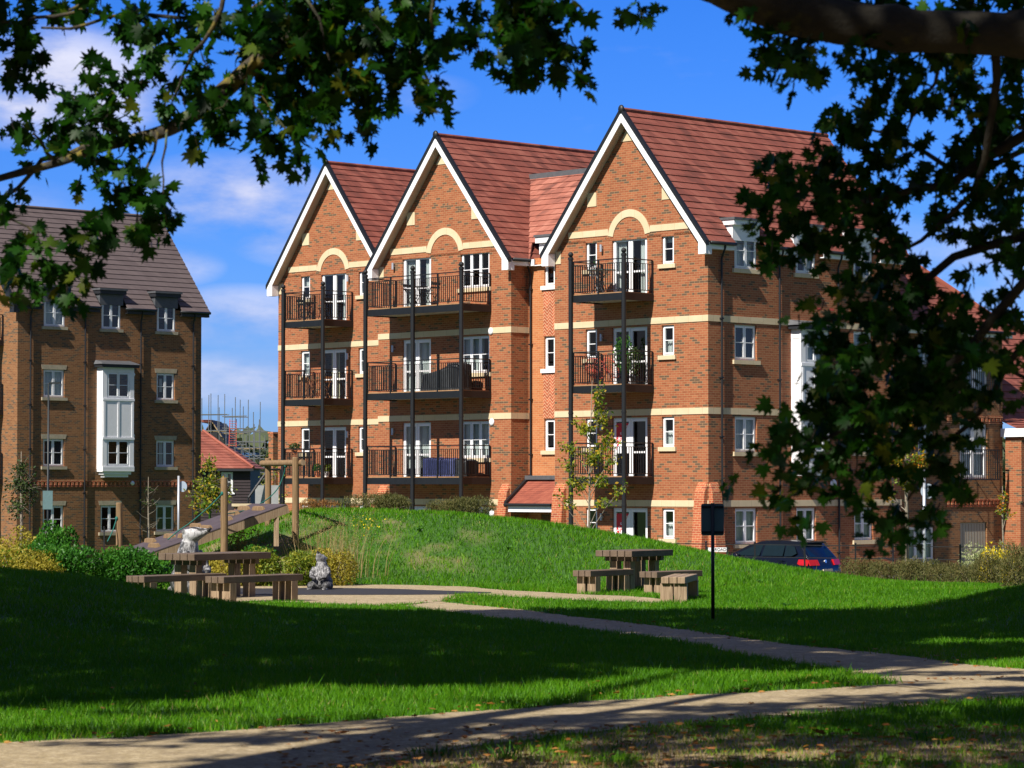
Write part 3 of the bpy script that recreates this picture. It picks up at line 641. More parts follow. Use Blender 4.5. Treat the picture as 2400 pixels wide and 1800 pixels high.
# --- the four-storey red block with three gables
B1 = thing('apartment_building', 'orange brick apartment block with three tall gables, red tiled roofs and black balconies', 'building', A1, RZ)
doors = lambda a, b: [(a, b, Z0(k) - 2.08, Z0(k) if k else Z0(k)) for k in range(4)]
def smalls(a, b): return [(a, b, Z0(k) - .98, Z0(k)) for k in range(4)]
fr_w = doors(2.69, 4.30) + smalls(1.49, 2.04) + smalls(5.0, 5.53)
sd_w = [(1.27, 2.34, (Z0(k) if k < 3 else 11.0) - (1.14 if k < 3 else .85), Z0(k) if k < 3 else 11.0) for k in range(4)] + [(7.25, 8.24, (Z0(k) if k < 3 else 11.0) - (1.10 if k < 3 else .85), Z0(k) if k < 3 else 11.0) for k in range(4)] + [(4.28, 5.27, Z0(k) - 1.12 if k == 0 else 11.0 - .85, Z0(k) if k == 0 else 11.0) for k in (0, 3)]
dz = [(1.27, 2.34), (4.28, 5.27), (7.25, 8.24)]
wing(B1, 0, 0, 7.0, 9.75, fr_w, sd_w, 'brick_orange', 'tile_red', 'white_paint', True, [(a - .22, b + .22) for a, b in dz], arch=3.5)
mid_w = doors(13.47, 15.0) + [(10.44, 11.92, Z0(k) - 1.28, Z0(k)) for k in range(4)]
wing(B1, .2, 9.35, 6.95, 12, mid_w, [], 'brick_orange', 'tile_red', 'white_paint', True, [], arch=12.73)
lf_w = doors(21.4, 22.9) + smalls(23.57, 24.12) + smalls(20.22, 20.68)
wing(B1, 3.0, 18.9, 6.6, 10, lf_w, [], 'brick_orange', 'tile_red', 'white_paint', True, [], arch=22.18)
f0, f1, f2 = Face('front', 0), Face('front', .2), Face('front', 3.0)
rc = random.Random(3)
for k in range(4):
    zt = Z0(k)
    window(B1, f0, 2.69, 4.30, zt - 2.08, zt, 'door', None, name='french_door', curtain=[None, None, [(.02, .2, 0, 1, 'curtain')], halves][k])
    window(B1, f0, 1.49, 2.04, zt - .98, zt, 'single', curtain=[lower, lower, [(.5, 1, 0, .5, 'curtain')], [(0, 1, .72, 1, 'curtain')]][k])
    window(B1, f0, 5.0, 5.53, zt - .98, zt, 'single', curtain=[None, None, [(0, .3, 0, .9, 'curtain')], None][k])
    window(B1, f1, 13.47, 15.0, zt - 2.08, zt, 'door', None, name='french_door', curtain=[nets, [(0, 1, .22, 1, 'curtain')], nets, halves][k])
    window(B1, f1, 10.44, 11.92, zt - 1.28, zt, 'triple', curtain=[nets, [(0, 1, .0, 1, 'curtain')], [(.33, 1, 0, 1, 'curtain')], [(.0, .12, 0, 1, 'curtain')]][k])
    window(B1, f2, 21.4, 22.9, zt - 2.08, zt, 'door', None, name='french_door', curtain=[None, None, [(.42, .72, 0, 1, 'curtain_cream')], [(.1, .3, 0, 1, 'curtain'), (.02, .1, 0, 1, 'curtain')]][k])
    window(B1, f2, 23.57, 24.12, zt - .98, zt, 'single', curtain=[None, None, nets, [(0, 1, .55, 1, 'curtain')]][k])
    window(B1, f2, 20.22, 20.68, zt - .98, zt, 'single', curtain=[None, None, [(0, 1, 0, .4, 'curtain')], lower][k])
s0 = Face('side', 0)
for k in range(4):
    zt = Z0(k) if k < 3 else 11.36; hh = 1.12
    for a, b in dz:
        if (a, b) == dz[1] and k in (1, 2): continue
        if k == 3: window(B1, s0, a, b, 10.18, zt, 'pair', n=-.02, curtain=nets if a < 2 else halves)
        else: window(B1, s0, a, b, zt - (1.14 if a < 2 else 1.10 if a > 6 else 1.12), zt, 'pair', sill='stone' if k or a < 6 else 'stone', curtain=[nets, nets, blinds][k] if a < 2 else [lower, halves, nets][k])
for a, b in dz: dormer(B1, a, b, 0, 11.8, 'white_paint')
bay(B1, 4.05, 5.45, 0, 3.72, 8.30, .43, [(Z0(1) - 1.15, Z0(1) - .08), (Z0(2) - 1.15, Z0(2) - .12)], curt=[halves, nets])
for x in (.58, 3.40, 6.38, 9.2): downpipe(B1, x, 0, 10.9, .1)
# balconies and their columns
for k in (1, 2, 3):
    zf = 3.44 + 2.98 * (k - 1)
    balcony(B1, 0, 2.38, 4.76, zf, 1.4); balcony(B1, .2, 10.33, 15.33, zf, 1.4); balcony(B1, 3.0, 20.97, 23.28, zf, 1.5)
for x, ys_ in ((-1.43, (2.36, 4.79)), (-1.23, (10.32, 12.83, 15.36)), (1.47, (20.95, 23.31))):
    for y in ys_: column(B1, x, y, 10.66)
# link between the first and second gables, set back one metre
fl = Face('front', 1.05); L_ = MB(); lw = [(8.07, 8.59, 4.36, 5.44), (8.07, 8.59, 7.16, 8.27), (8.07, 8.59, 10.02, 11.0)]
plate(L_, fl, 7.0, 9.35, 0, 11.0, lw + [(7.45, 8.75, 0, 2.2)], 0, -.14, False); L_.build('wall', 'brick_smooth', B1, recalc=False)
for i, (a, b, c, d) in enumerate(lw): window(B1, fl, a, b, c, d if i < 2 else 11.1, 'single' if i < 2 else 'fixed', sill='stone' if i == 0 else 'white_upvc', curtain=[(0, 1, 0, 1, 'curtain')] if i == 3 else None)
for c, d in ((5.46, 7.0), (8.29, 9.87)): H_ = MB(); H_.box(1.035, 1.06, 8.06, 8.62, c, d); H_.build('herringbone_panel', 'herringbone', B1)
D_ = MB(); D_.box(1.0, 2.2, 7.9, 8.78, 11.12, 11.62); do = D_.build('dormer', 'white_paint', B1)
D_ = MB(); D_.box(.84, 2.6, 7.8, 8.9, 11.70, 11.78); D_.build('dormer_roof', 'lead', do); D_ = MB(); D_.box(.88, 2.2, 7.84, 8.86, 11.5, 11.698); D_.build('fascia', 'white_paint', do)
slope(B1, (.8, 6.0, ZE), (.8, 10.0, ZE), (3.5, 6.0, 14.25), (3.5, 12.9, 14.25), 16, 'tile_pinkred', cuts=[(.46, .76, .16)])
F_ = MB(); F_.box(3.42, 3.75, 5.6, 13.2, 14.16, 14.30); F_.box(3.35, 3.44, 5.6, 13.2, 14.0, 14.22); F_.build('roof_flashing', 'lead', B1)
F_ = MB(); F_.quad((3.7, 3, 14.25), (3.7, 13.4, 14.25), (9.0, 13.4, 14.25), (9.0, 3, 14.25)); F_.build('flat_roof', 'lead', B1)
F_ = MB(); F_.box(.86, .89, 8.9, 9.1, 10.73, 10.95); F_.box(.89, 1.05, 7.0, 9.35, 10.72, 10.75); F_.box(.86, .89, 7.25, 7.8, 10.73, 10.95); F_.build('fascia', 'white_paint', B1)
downpipe(B1, 1.05, 9.2, 10.9, 3.4, 'front')
# link behind the second and third gables
L_ = MB(); plate(L_, Face('front', 4.4), 16.3, 18.9, 0, 11, [], 0, -.1, False); L_.build('wall', 'brick_smooth', B1, recalc=False)
slope(B1, (4.1, 15.4, ZE), (4.1, 19.6, ZE), (6.8, 12.8, 14.25), (6.8, 22.2, 14.25), 16, 'tile_pinkred')
# porch roof in the link, canopy fascia and door
slope(B1, (-.1, 7.0, 2.52), (-.1, 9.25, 2.52), (1.03, 7.0, 3.42), (1.03, 9.25, 3.42), 13, 'tile_small', name='porch_roof', th=.015)
P_ = MB(); P_.box(.80, 1.04, 7.0, 9.3, 3.36, 3.5); P_.build('roof_flashing', 'lead', B1)
P_ = MB(); P_.hexa([(-.16, 9.2, 2.42), (1.03, 9.2, 3.34), (1.03, 9.32, 3.34), (-.16, 9.32, 2.42), (-.16, 9.2, 2.62), (1.03, 9.2, 3.54), (1.03, 9.32, 3.54), (-.16, 9.32, 2.62)]); P_.tube([(-.16, 7.0, 2.5), (-.16, 9.3, 2.5)], .055); P_.build('gutter', 'black_plastic', B1)
P_ = MB(); P_.box(-.08, -.05, 7.02, 9.2, 2.26, 2.46); P_.box(-.05, 1.03, 7.02, 9.2, 2.42, 2.445); P_.build('fascia', 'white_paint', B1)
P_ = MB(); P_.box(1.1, 1.15, 7.45, 8.75, .02, 2.18); P_.build('door', 'brick_brown', B1)
P_ = MB(); P_.box(.98, 1.06, 7.40, 7.45, 0, 2.2); P_.box(.98, 1.06, 8.1, 8.16, 0, 2.2); P_.build('door_frame', 'curtain_cream', B1)
buttress(B1, f0, .02, .46, 3.2); buttress(B1, s0, .02, .46, 3.2); buttress(B1, f0, 6.45, 6.95, 3.15); buttress(B1, f1, 9.40, 9.82, 3.15); buttress(B1, f1, 15.75, 16.2, 3.1)
for fc_, h, zs3 in ((f0, 4.72, 3), (f1, 15.42, 3), (f2, 21.22, 3)):
    for k in range(0, 4):
        W_ = MB(); p = fc_.p(h, .09, Z0(k) - .42); W_.tube([(p[0], p[1], p[2]), (p[0], p[1], p[2] + .24)], .045, 8); fc_.box(W_, h - .03, h + .03, -.002, .09, Z0(k) - .33, Z0(k) - .27); W_.build('wall_light', 'grey_pole', B1)
for fc_, h, z in ((f1, 10.3, 5.35), (f1, 10.35, 8.5), (f1, 10.3, 2.2)):
    W_ = MB(); p = fc_.p(h + .0, .02, z); W_.ball(p, (.05, .13, .13)); W_.build('wall_vent', 'white_upvc', B1, smooth=True)
for h in (5.35, 6.0): W_ = MB(); W_.box(h, h + .22, -.004, .01, 9.0, 9.075); W_.build('air_brick', 'red_wire', B1)
W_ = MB(); W_.tube([(5.98, -.03, 3.2), (5.98, -.14, 3.15)], .02); W_.ball((5.98, -.16, 3.2), (.17, .04, .17), 12, 8); W_.build('satellite_dish', 'white_sign', B1, smooth=True)
for xx, yy, zz in ((4.8, 20.15, 12.6), (5.9, 20.1, 12.6)): W_ = MB(); W_.box(xx, xx + .28, yy - .13, yy + .1, zz + .12, zz + .22); W_.build('roof_vent', 'tile_brown', B1)
W_ = MB(); W_.box(7.6, 7.95, 20.3, 20.7, 13.2, 13.55); W_.box(7.5, 8.05, 20.2, 20.8, 13.55, 13.62); W_.build('roof_cowl', 'lead', B1)

# --- the brown block on the left
B2 = thing('apartment_building', 'brown brick apartment block with grey-brown tiled roof, dark dormers and a white box bay', 'building', A2, RZ)
dz2 = [(1.33, 2.43), (4.36, 5.38), (7.36, 8.38)]
sd2 = []
for a, b in dz2:
    for k in range(4):
        if a > 4 and a < 5 and k in (1, 2): continue
        zt = [2.28, 5.16, 8.16, 11.0][k]; zb = [1.10, 3.98, 6.96, 10.03][k]; sd2.append((a, b, zb, zt))
frn2 = [(1.9, 3.4, Z0(k) - 2.08, Z0(k)) for k in range(4)]
wing(B2, 0, 0, 7.0, 9.85, frn2, sd2, 'brick_brown', 'tile_brown', 'dark_fascia', False, [(a - .22, b + .22) for a, b in dz2], ncourse=20)
c2 = [nets, halves, [(0, 1, 0, 1, 'curtain')], lower]; r2_ = random.Random(5)
for a, b, c, d in sd2:
    top = d > 10.5
    window(B2, s0, a, b, c, d if not top else 11.22, 'pair', sill='stone_grey', lintel=None if top else 'stone_grey', n=-.02 if top else -.075, curtain=(nets if a < 2 else None) if top else [None, blinds, nets][min(2, int(c / 3.2))] if a < 2 else [None, [(.3, .5, 0, 1, 'curtain')], [(.3, .45, .3, .8, 'curtain')]][min(2, int(c / 3.2))])
for a, b in dz2: dormer(B2, a, b, 0, 11.78, 'lead')
bay(B2, 4.15, 5.82, 0, 3.75, 8.32, .43, [(4.0, 5.16), (6.98, 8.12)], curt=[None, None])
for x in (.62, 3.46, 6.45, 9.35): downpipe(B2, x, 0, 10.9, .1)
Dn = MB()      # dentilled band over the ground storey
Dn.box(0, 9.85, -.035, .01, 3.30, 3.36); Dn.box(0, 9.85, -.03, .01, 3.08, 3.13)
for i in range(43): Dn.box(.1 + i * .225, .1 + i * .225 + .11, -.045, .005, 3.15, 3.28)
Dn.build('dentil_band', 'brick_red', B2)
for k in range(4): window(B2, f0, 1.9, 3.4, Z0(k) - 2.08, Z0(k), 'door', None, name='french_door')
for k in (1, 2, 3): balcony(B2, 0, 1.05, 4.0, 3.44 + 2.98 * (k - 1), 1.4)
for y in (1.02, 4.03): column(B2, -1.43, y, 10.66)
for z in (7.75, 5.05, 2.95):
    W_ = MB(); W_.ball((6.03, -.05, z + .3), (.1, .09, .1)); W_.build('wall_vent', 'white_upvc', B2, smooth=True)
W_ = MB(); W_.tube([(2.2, 3.5, 15.5), (2.2, 3.5, 16.2)], .015, 5); W_.tube([(1.7, 3.2, 16.15), (2.6, 3.8, 16.18)], .01, 5)
for i in range(5): W_.tube([(1.8 + i * .17, 3.1 + i * .12, 16.16), (1.66 + i * .17, 3.5 + i * .12, 16.16)], .006, 4)
W_.build('aerial', 'galv', B2)

# --- three-storey house joined to the right end
A3 = A1
B3 = thing('brick_house', 'lower three-storey brick house with shaded hipped roof behind the maple leaves', 'house', A3, RZ)
fc3 = Face('side', .6); M_ = MB()
h3 = [(11.45, 12.35, 4.22, 5.38), (11.45, 12.35, 7.4, 8.4), (13.8, 15.4, 3.4, 5.4), (13.9, 15.5, 6.4, 8.3), (13.8, 15.35, .02, 1.85), (10.82, 12.34, .55, 1.72)]
plate(M_, fc3, 9.75, 16.3, 0, 8.72, h3, 0, -.15, False); M_.quad((16.3, .6, 0), (16.3, 7, 0), (16.3, 7, 8.72), (16.3, .6, 8.72)); M_.quad((9.75, 7, 0), (16.3, 7, 0), (16.3, 7, 8.72), (9.75, 7, 8.72))
M_.build('wall', 'brick_brown', B3, recalc=False)
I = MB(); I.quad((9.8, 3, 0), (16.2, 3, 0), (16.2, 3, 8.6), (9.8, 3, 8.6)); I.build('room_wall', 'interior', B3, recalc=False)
for i, q in enumerate(h3):
    if i in (2, 3): window(B3, fc3, *q, 'door', None, name='french_door', curtain=nets)
    elif i == 4:
        D_ = MB(); D_.box(13.83, 15.32, .66, .70, .02, 1.83); d_ = D_.build('door', 'beige_door', B3); D_ = MB()
        for j in range(9): D_.box(13.86 + j * .162, 13.865 + j * .162, .652, .662, .05, 1.8)
        D_.build('door_groove', 'soil', d_)
    else: window(B3, fc3, *q, 'triple' if i == 5 else 'pair', sill='stone_grey', curtain=nets if i else None)
for z in (3.7, 6.35): balc = MB(); 
for z in (3.35, 6.3):
    J = MB(); J.box(13.6, 15.6, .2, .23, z + 1.05, z + 1.09); J.box(13.6, 15.6, .2, .23, z, z + .04)
    for j in range(17): J.box(13.6 + j * .123, 13.618 + j * .123, .205, .225, z + .04, z + 1.05)
    for x in (13.6, 15.57): J.box(x, x + .03, .23, .6, z + 1.05, z + 1.09); J.box(x, x + .03, .23, .6, z, z + .04)
    for x in (13.6, 15.57):
        for j in range(3): J.box(x, x + .02, .27 + j * .11, .285 + j * .11, z + .04, z + 1.05)
    J.build('juliet_railing', 'black_metal', B3)
slope(B3, (9.8, .3, 8.65), (16.6, .3, 8.65), (9.8, 3.9, 12.1), (13.0, 3.9, 12.1), 15, 'tile_red'); slope(B3, (16.6, .3, 8.65), (16.6, 7.5, 8.65), (13.0, 3.9, 12.1), (13.0, 3.9, 12.1), 15, 'tile_red'); slope(B3, (16.6, 7.5, 8.65), (9.8, 7.5, 8.65), (13.0, 3.9, 12.1), (9.8, 3.9, 12.1), 12, 'tile_red')
Hp = MB(); Hp.tube([(16.6, .3, 8.72), (13.0, 3.9, 12.17)], .1, 6); Hp.tube([(13.0, 3.9, 12.15), (9.8, 3.9, 12.15)], .1, 6); Hp.build('hip_ridge', 'tile_small', B3)
F_ = MB(); F_.box(9.8, 16.6, .36, .39, 8.45, 8.64); F_.box(9.8, 16.6, .39, .6, 8.45, 8.47); F_.build('fascia', 'white_paint', B3)
F_ = MB(); F_.tube([(9.8, .26, 8.62), (16.62, .26, 8.62)], .06); F_.build('gutter', 'black_plastic', B3)
for z in (2.42, 5.38):
    Dn = MB(); Dn.box(13.0, 16.3, .565, .605, z + .2, z + .26); Dn.box(13.0, 16.3, .57, .605, z - .02, z + .03)
    for i in range(15): Dn.box(13.05 + i * .22, 13.16 + i * .22, .555, .603, z + .05, z + .18)
    Dn.build('dentil_band', 'brick_red', B3)
# --- tile-hung house at the right edge
B4 = thing('brick_house', 'red tile-hung house with white eaves and a dark garage opening at the right edge', 'house', loc2w(A1, 16.32, -.1), RZ)
M_ = MB(); f4 = Face('side', -.05); plate(M_, f4, 0, 7, 0, 2.55, [(.55, 3.1, 0, 2.05)], 0, -.3, False); M_.quad((7, -.05, 0), (7, 5, 0), (7, 5, 2.5), (7, -.05, 2.5)); M_.quad((0, -.05, 0), (0, .7, 0), (0, .7, 2.55), (0, -.05, 2.55)); M_.build('wall', 'brick_orange', B4, recalc=False)
M_ = MB(); plate(M_, f4, .25, 7, 2.56, 5.0, [(.95, 2.2, 3.55, 4.8)], .04, -.15, False); M_.build('tile_hanging', 'tile_hung', B4, recalc=False)
M_ = MB(); M_.box(0, .25, -.1, .6, 2.56, 5.2); M_.build('wall', 'brick_orange', B4)
window(B4, f4, .95, 2.2, 3.55, 4.8, 'pair', sill='white_upvc', n=-.03, curtain=halves)
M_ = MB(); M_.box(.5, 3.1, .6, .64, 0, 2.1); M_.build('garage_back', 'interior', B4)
slope(B4, (-.1, -.45, 5.05), (7.2, -.45, 5.05), (-.1, .95, 5.6), (7.2, .95, 5.6), 6, 'tile_red', name='porch_roof'); slope(B4, (0, .9, 5.55), (7, .9, 5.55), (0, 4, 9.2), (7, 4, 9.2), 14, 'tile_red')
M_ = MB(); M_.quad((0, .9, 0), (0, 5, 0), (0, 5, 8.5), (0, 4, 9.2), (0, .9, 5.6)); M_.build('gable_wall', 'tile_hung', B4, recalc=False)
M_ = MB(); M_.box(-.12, 7.2, -.42, -.39, 4.85, 5.04); M_.box(-.14, -.11, -.42, 1.0, 4.9, 5.2); M_.build('fascia', 'white_paint', B4)

# ------------------------------------------------------------------ leaves and plants
_half = [(.14, -.10), (.42, -.15), (.31, .07), (.46, .05), (.66, .21), (.42, .25), (.50, .38), (.58, .58), (.33, .44), (.20, .50), (.27, .75), (.10, .71)]
MAPLE = np.array([(0, 0)] + _half + [(0, 1.0)] + [(-x, y) for x, y in _half[::-1]])
OVAL = np.array([(0, 0), (.24, .28), (.22, .62), (0, 1), (-.22, .62), (-.24, .28)])
BLADE = np.array([(-.05, 0), (.05, 0), (0, 1)])
def leafset(P, size, shape, tip=(0, 0, -.6), jit=.8, seed=0, tints=None, fold=.12):
    """one small polygon fan per point; returns vertices, triangles, tint"""
    g = np.random.default_rng(seed); P = np.asarray(P, float); N = len(P); size = np.broadcast_to(size, N)
    T_ = np.broadcast_to(np.array(tip, float), (N, 3)) + g.normal(0, jit, (N, 3)); T_ /= np.linalg.norm(T_, axis=1, keepdims=True)
    r = g.normal(size=(N, 3)); B_ = np.cross(T_, r); B_ /= np.linalg.norm(B_, axis=1, keepdims=True); Nn = np.cross(T_, B_)
    sh = np.r_[[(0, .3)], shape]; k = len(shape)
    off = (sh[None, :, 0:1] * B_[:, None] + (sh[None, :, 1:2]) * T_[:, None] + (np.abs(sh[None, :, 0:1]) * -fold - sh[None, :, 1:2] ** 2 * .12) * Nn[:, None]) * size[:, None, None]
    V = (P[:, None] + off).reshape(-1, 3)
    tri = np.array([(0, 1 + j, 1 + (j + 1) % k) for j in range(k)]); T = (tri[None] + (np.arange(N) * (k + 1))[:, None, None]).reshape(-1, 3)
    ti = g.random(N) if tints is None else tints
    return V, T, np.repeat(ti, k + 1)
def inblob(g, c, r, n, shell=.0):
    d = g.normal(size=(n, 3)); d /= np.linalg.norm(d, axis=1, keepdims=True); q = (shell + (1 - shell) * g.random((n, 1))) ** (1 / 3.0)
    return np.array(c)[None] + d * q * np.array(r)[None]
_seed = [100]
def ns(): _seed[0] += 1; return _seed[0]
def shrub(name, label, cat, loc, r, n, size, m, shape=OVAL, group=None, blobs=7, tip=(0, 0, .5), jit=.7, squash=1.0, stems=True, leafname='leaves', core=True):
    g = np.random.default_rng(ns()); root = thing(name, label, cat, (*loc[:2], gz(*loc[:2]) if len(loc) < 3 else loc[2]), 0, group)
    P = []
    for i in range(blobs):
        c = np.array([(g.random() * 2 - 1) * r[0] * .62, (g.random() * 2 - 1) * r[1] * .6, r[2] * (.35 + .25 * g.random())]); rr = np.array([r[0] * .45, r[1] * .5, r[2] * (.45 + .2 * g.random())])
        P.append(inblob(g, c, rr, n // blobs, .35))
    P = np.concatenate(P); P = P[P[:, 2] > .0]
    ti = np.clip(.25 + .55 * g.random(len(P)) + .35 * (vnoise(P[:, 0] * 3, P[:, 2] * 3, 1, 9) - .5), 0, 1)
    V, T, a = leafset(P, size * (.7 + .6 * g.random(len(P))), shape, tip, jit, ns(), ti); npmesh(leafname, V, T, m, root, a)
    if stems:
        S = MB()
        for i in range(9):
            e = P[g.integers(len(P))]; S.tube([(e[0] * .2, e[1] * .2, -.05), (e[0] * .6, e[1] * .6, e[2] * .5), tuple(e)], [.014, .009, .004], 4, False)
        S.build('stem', 'thin_bark', root, recalc=False)
    return root
def young_tree(name, label, loc, h, spec, n, size, m, trunk_r=.04, group=None, shape=OVAL, lean=0, bare=0):
    """thin staked-looking young tree: trunk, limbs reaching into blobs of leaves (spec: x, y, z, rx, rz)"""
    g = np.random.default_rng(ns()); root = thing(name, label, 'tree', (*loc[:2], gz(*loc[:2]) if len(loc) < 3 else loc[2]), 0, group)
    S = MB(); S.tube([(0, 0, -.1), (.03, 0, h * .35), (lean * .5, .02, h * .7), (lean, 0, h)], [trunk_r * 1.15, trunk_r, trunk_r * .6, trunk_r * .2], 7); S.build('trunk', 'thin_bark', root, smooth=True)
    L_ = MB(); P = []
    for (x, y, z, rx, rz) in spec:
        zb = max(h * .28, z - abs(x) * 1.1 - .25); zb = min(zb, h * .93); st = Vector((lean * zb / h, 0, zb)); en = Vector((x, y, z)); md = st.lerp(en, .5) + Vector((0, 0, .06))
        L_.tube([st, md, en], [trunk_r * .4, trunk_r * .25, trunk_r * .1], 5, False)
        k = int(n * rx * rz / sum(q[3] * q[4] for q in spec)); C = np.array([x, y, z]); tw = max(3, k // 9)
        for j in range(tw):
            e = inblob(g, C, (rx, rx, rz), 1)[0]; s0_ = md.lerp(en, g.random()); L_.tube([s0_, s0_.lerp(Vector(e), .55) + Vector((0, 0, .02)), Vector(e)], [trunk_r * .16, trunk_r * .1, trunk_r * .05], 4, False)
            q = g.random((9, 1)); P.append(np.array(s0_)[None] * (1 - q) + e[None] * q + g.normal(0, size * .55, (9, 3)))
    for j in range(bare):
        zb = h * (.3 + .5 * g.random()); a = g.random() * 6.28; L_.tube([(0, 0, zb), (math.cos(a) * .25, math.sin(a) * .25, zb + .12), (math.cos(a) * .5, math.sin(a) * .5, zb + .35)], [trunk_r * .3, trunk_r * .2, trunk_r * .08], 4, False)
    L_.build('limb', 'thin_bark', root, recalc=False); P = np.concatenate(P)
    V, T, a = leafset(P, size * (.7 + .6 * g.random(len(P))), shape, (0, 0, -.3), .9, ns()); npmesh('crown', V, T, m, root, a); return root
def pos(xd, yd, Y): p = R(xd, yd, Y); return (p.x, p.y)

def bumpy(S, seed, amp=.16):
    """subdivide a limb along its length and swell it irregularly (knots, bark ridges)"""
    n = S.n_; P, Rr = S.pts_, S.rad_; Q = MB(); pts, rad = [], []; g = random.Random(seed)
    for k in range(len(P) - 1):
        m_ = max(2, int((P[k + 1] - P[k]).length / .09))
        for j in range(m_):
            q = j / m_; p0 = P[max(k - 1, 0)]; p1, p2 = P[k], P[k + 1]; p3 = P[min(k + 2, len(P) - 1)]
            pts.append(.5 * ((2 * p1) + (p2 - p0) * q + (2 * p0 - 5 * p1 + 4 * p2 - p3) * q * q + (3 * p1 - p0 - 3 * p2 + p3) * q ** 3))
            rad.append((Rr[k] * (1 - q) + Rr[k + 1] * q) * (1 + amp * .8 * (float(vnoise(len(pts) * .09, seed, .45, seed)) - .5) + (amp if g.random() < .04 else 0)))
    Q.tube(pts, rad, n, True, .07); return Q
# the foreground maple: trunk beyond the right edge, limbs and leaves reaching into the view
maple = thing('maple_tree', 'old maple whose mossy limb and dark lobed leaves frame the view', 'tree', (6.2, 13.0, gz(6.2, 13.0)))
zb = maple.location.z
def ML(p): return Vector((p[0] - 6.2, p[1] - 13.0, p[2] - zb))
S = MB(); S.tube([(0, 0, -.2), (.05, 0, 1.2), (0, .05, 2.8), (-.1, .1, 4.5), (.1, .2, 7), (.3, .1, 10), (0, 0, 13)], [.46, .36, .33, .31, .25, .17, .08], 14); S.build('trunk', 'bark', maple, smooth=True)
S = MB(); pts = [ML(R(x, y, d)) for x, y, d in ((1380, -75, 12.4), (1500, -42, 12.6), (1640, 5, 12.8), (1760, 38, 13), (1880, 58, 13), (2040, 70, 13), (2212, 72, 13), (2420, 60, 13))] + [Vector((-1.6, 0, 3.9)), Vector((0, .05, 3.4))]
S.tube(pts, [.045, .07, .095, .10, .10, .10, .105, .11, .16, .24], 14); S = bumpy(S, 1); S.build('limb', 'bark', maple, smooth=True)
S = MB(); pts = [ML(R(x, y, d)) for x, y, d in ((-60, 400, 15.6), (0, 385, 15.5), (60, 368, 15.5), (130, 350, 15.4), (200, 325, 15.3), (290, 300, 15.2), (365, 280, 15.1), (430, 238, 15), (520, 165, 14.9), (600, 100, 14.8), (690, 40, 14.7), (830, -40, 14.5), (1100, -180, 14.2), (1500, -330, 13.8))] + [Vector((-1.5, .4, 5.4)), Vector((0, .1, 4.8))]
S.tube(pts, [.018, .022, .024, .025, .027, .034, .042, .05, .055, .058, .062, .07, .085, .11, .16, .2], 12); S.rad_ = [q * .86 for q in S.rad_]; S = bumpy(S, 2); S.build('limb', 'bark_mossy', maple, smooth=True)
def branch(L, r0, r1, n=8):
    S = MB(); P = [ML(R(*q)) for q in L]; k = len(P)
    # slight natural bends between the measured points
    Q = []; g = random.Random(len(L) * 7 + int(L[0][0]))
    for a, b in zip(P, P[1:]):
        Q.append(a); Q.append(a.lerp(b, .5) + Vector((g.uniform(-1, 1), g.uniform(-1, 1), g.uniform(-1, 1))) * (b - a).length * .06)
    Q.append(P[-1]); S.tube(Q, list(np.linspace(r0, r1, len(Q))), n); S.build('branch', 'bark_mossy' if L[0][0] < 1300 else 'bark', maple, smooth=True)
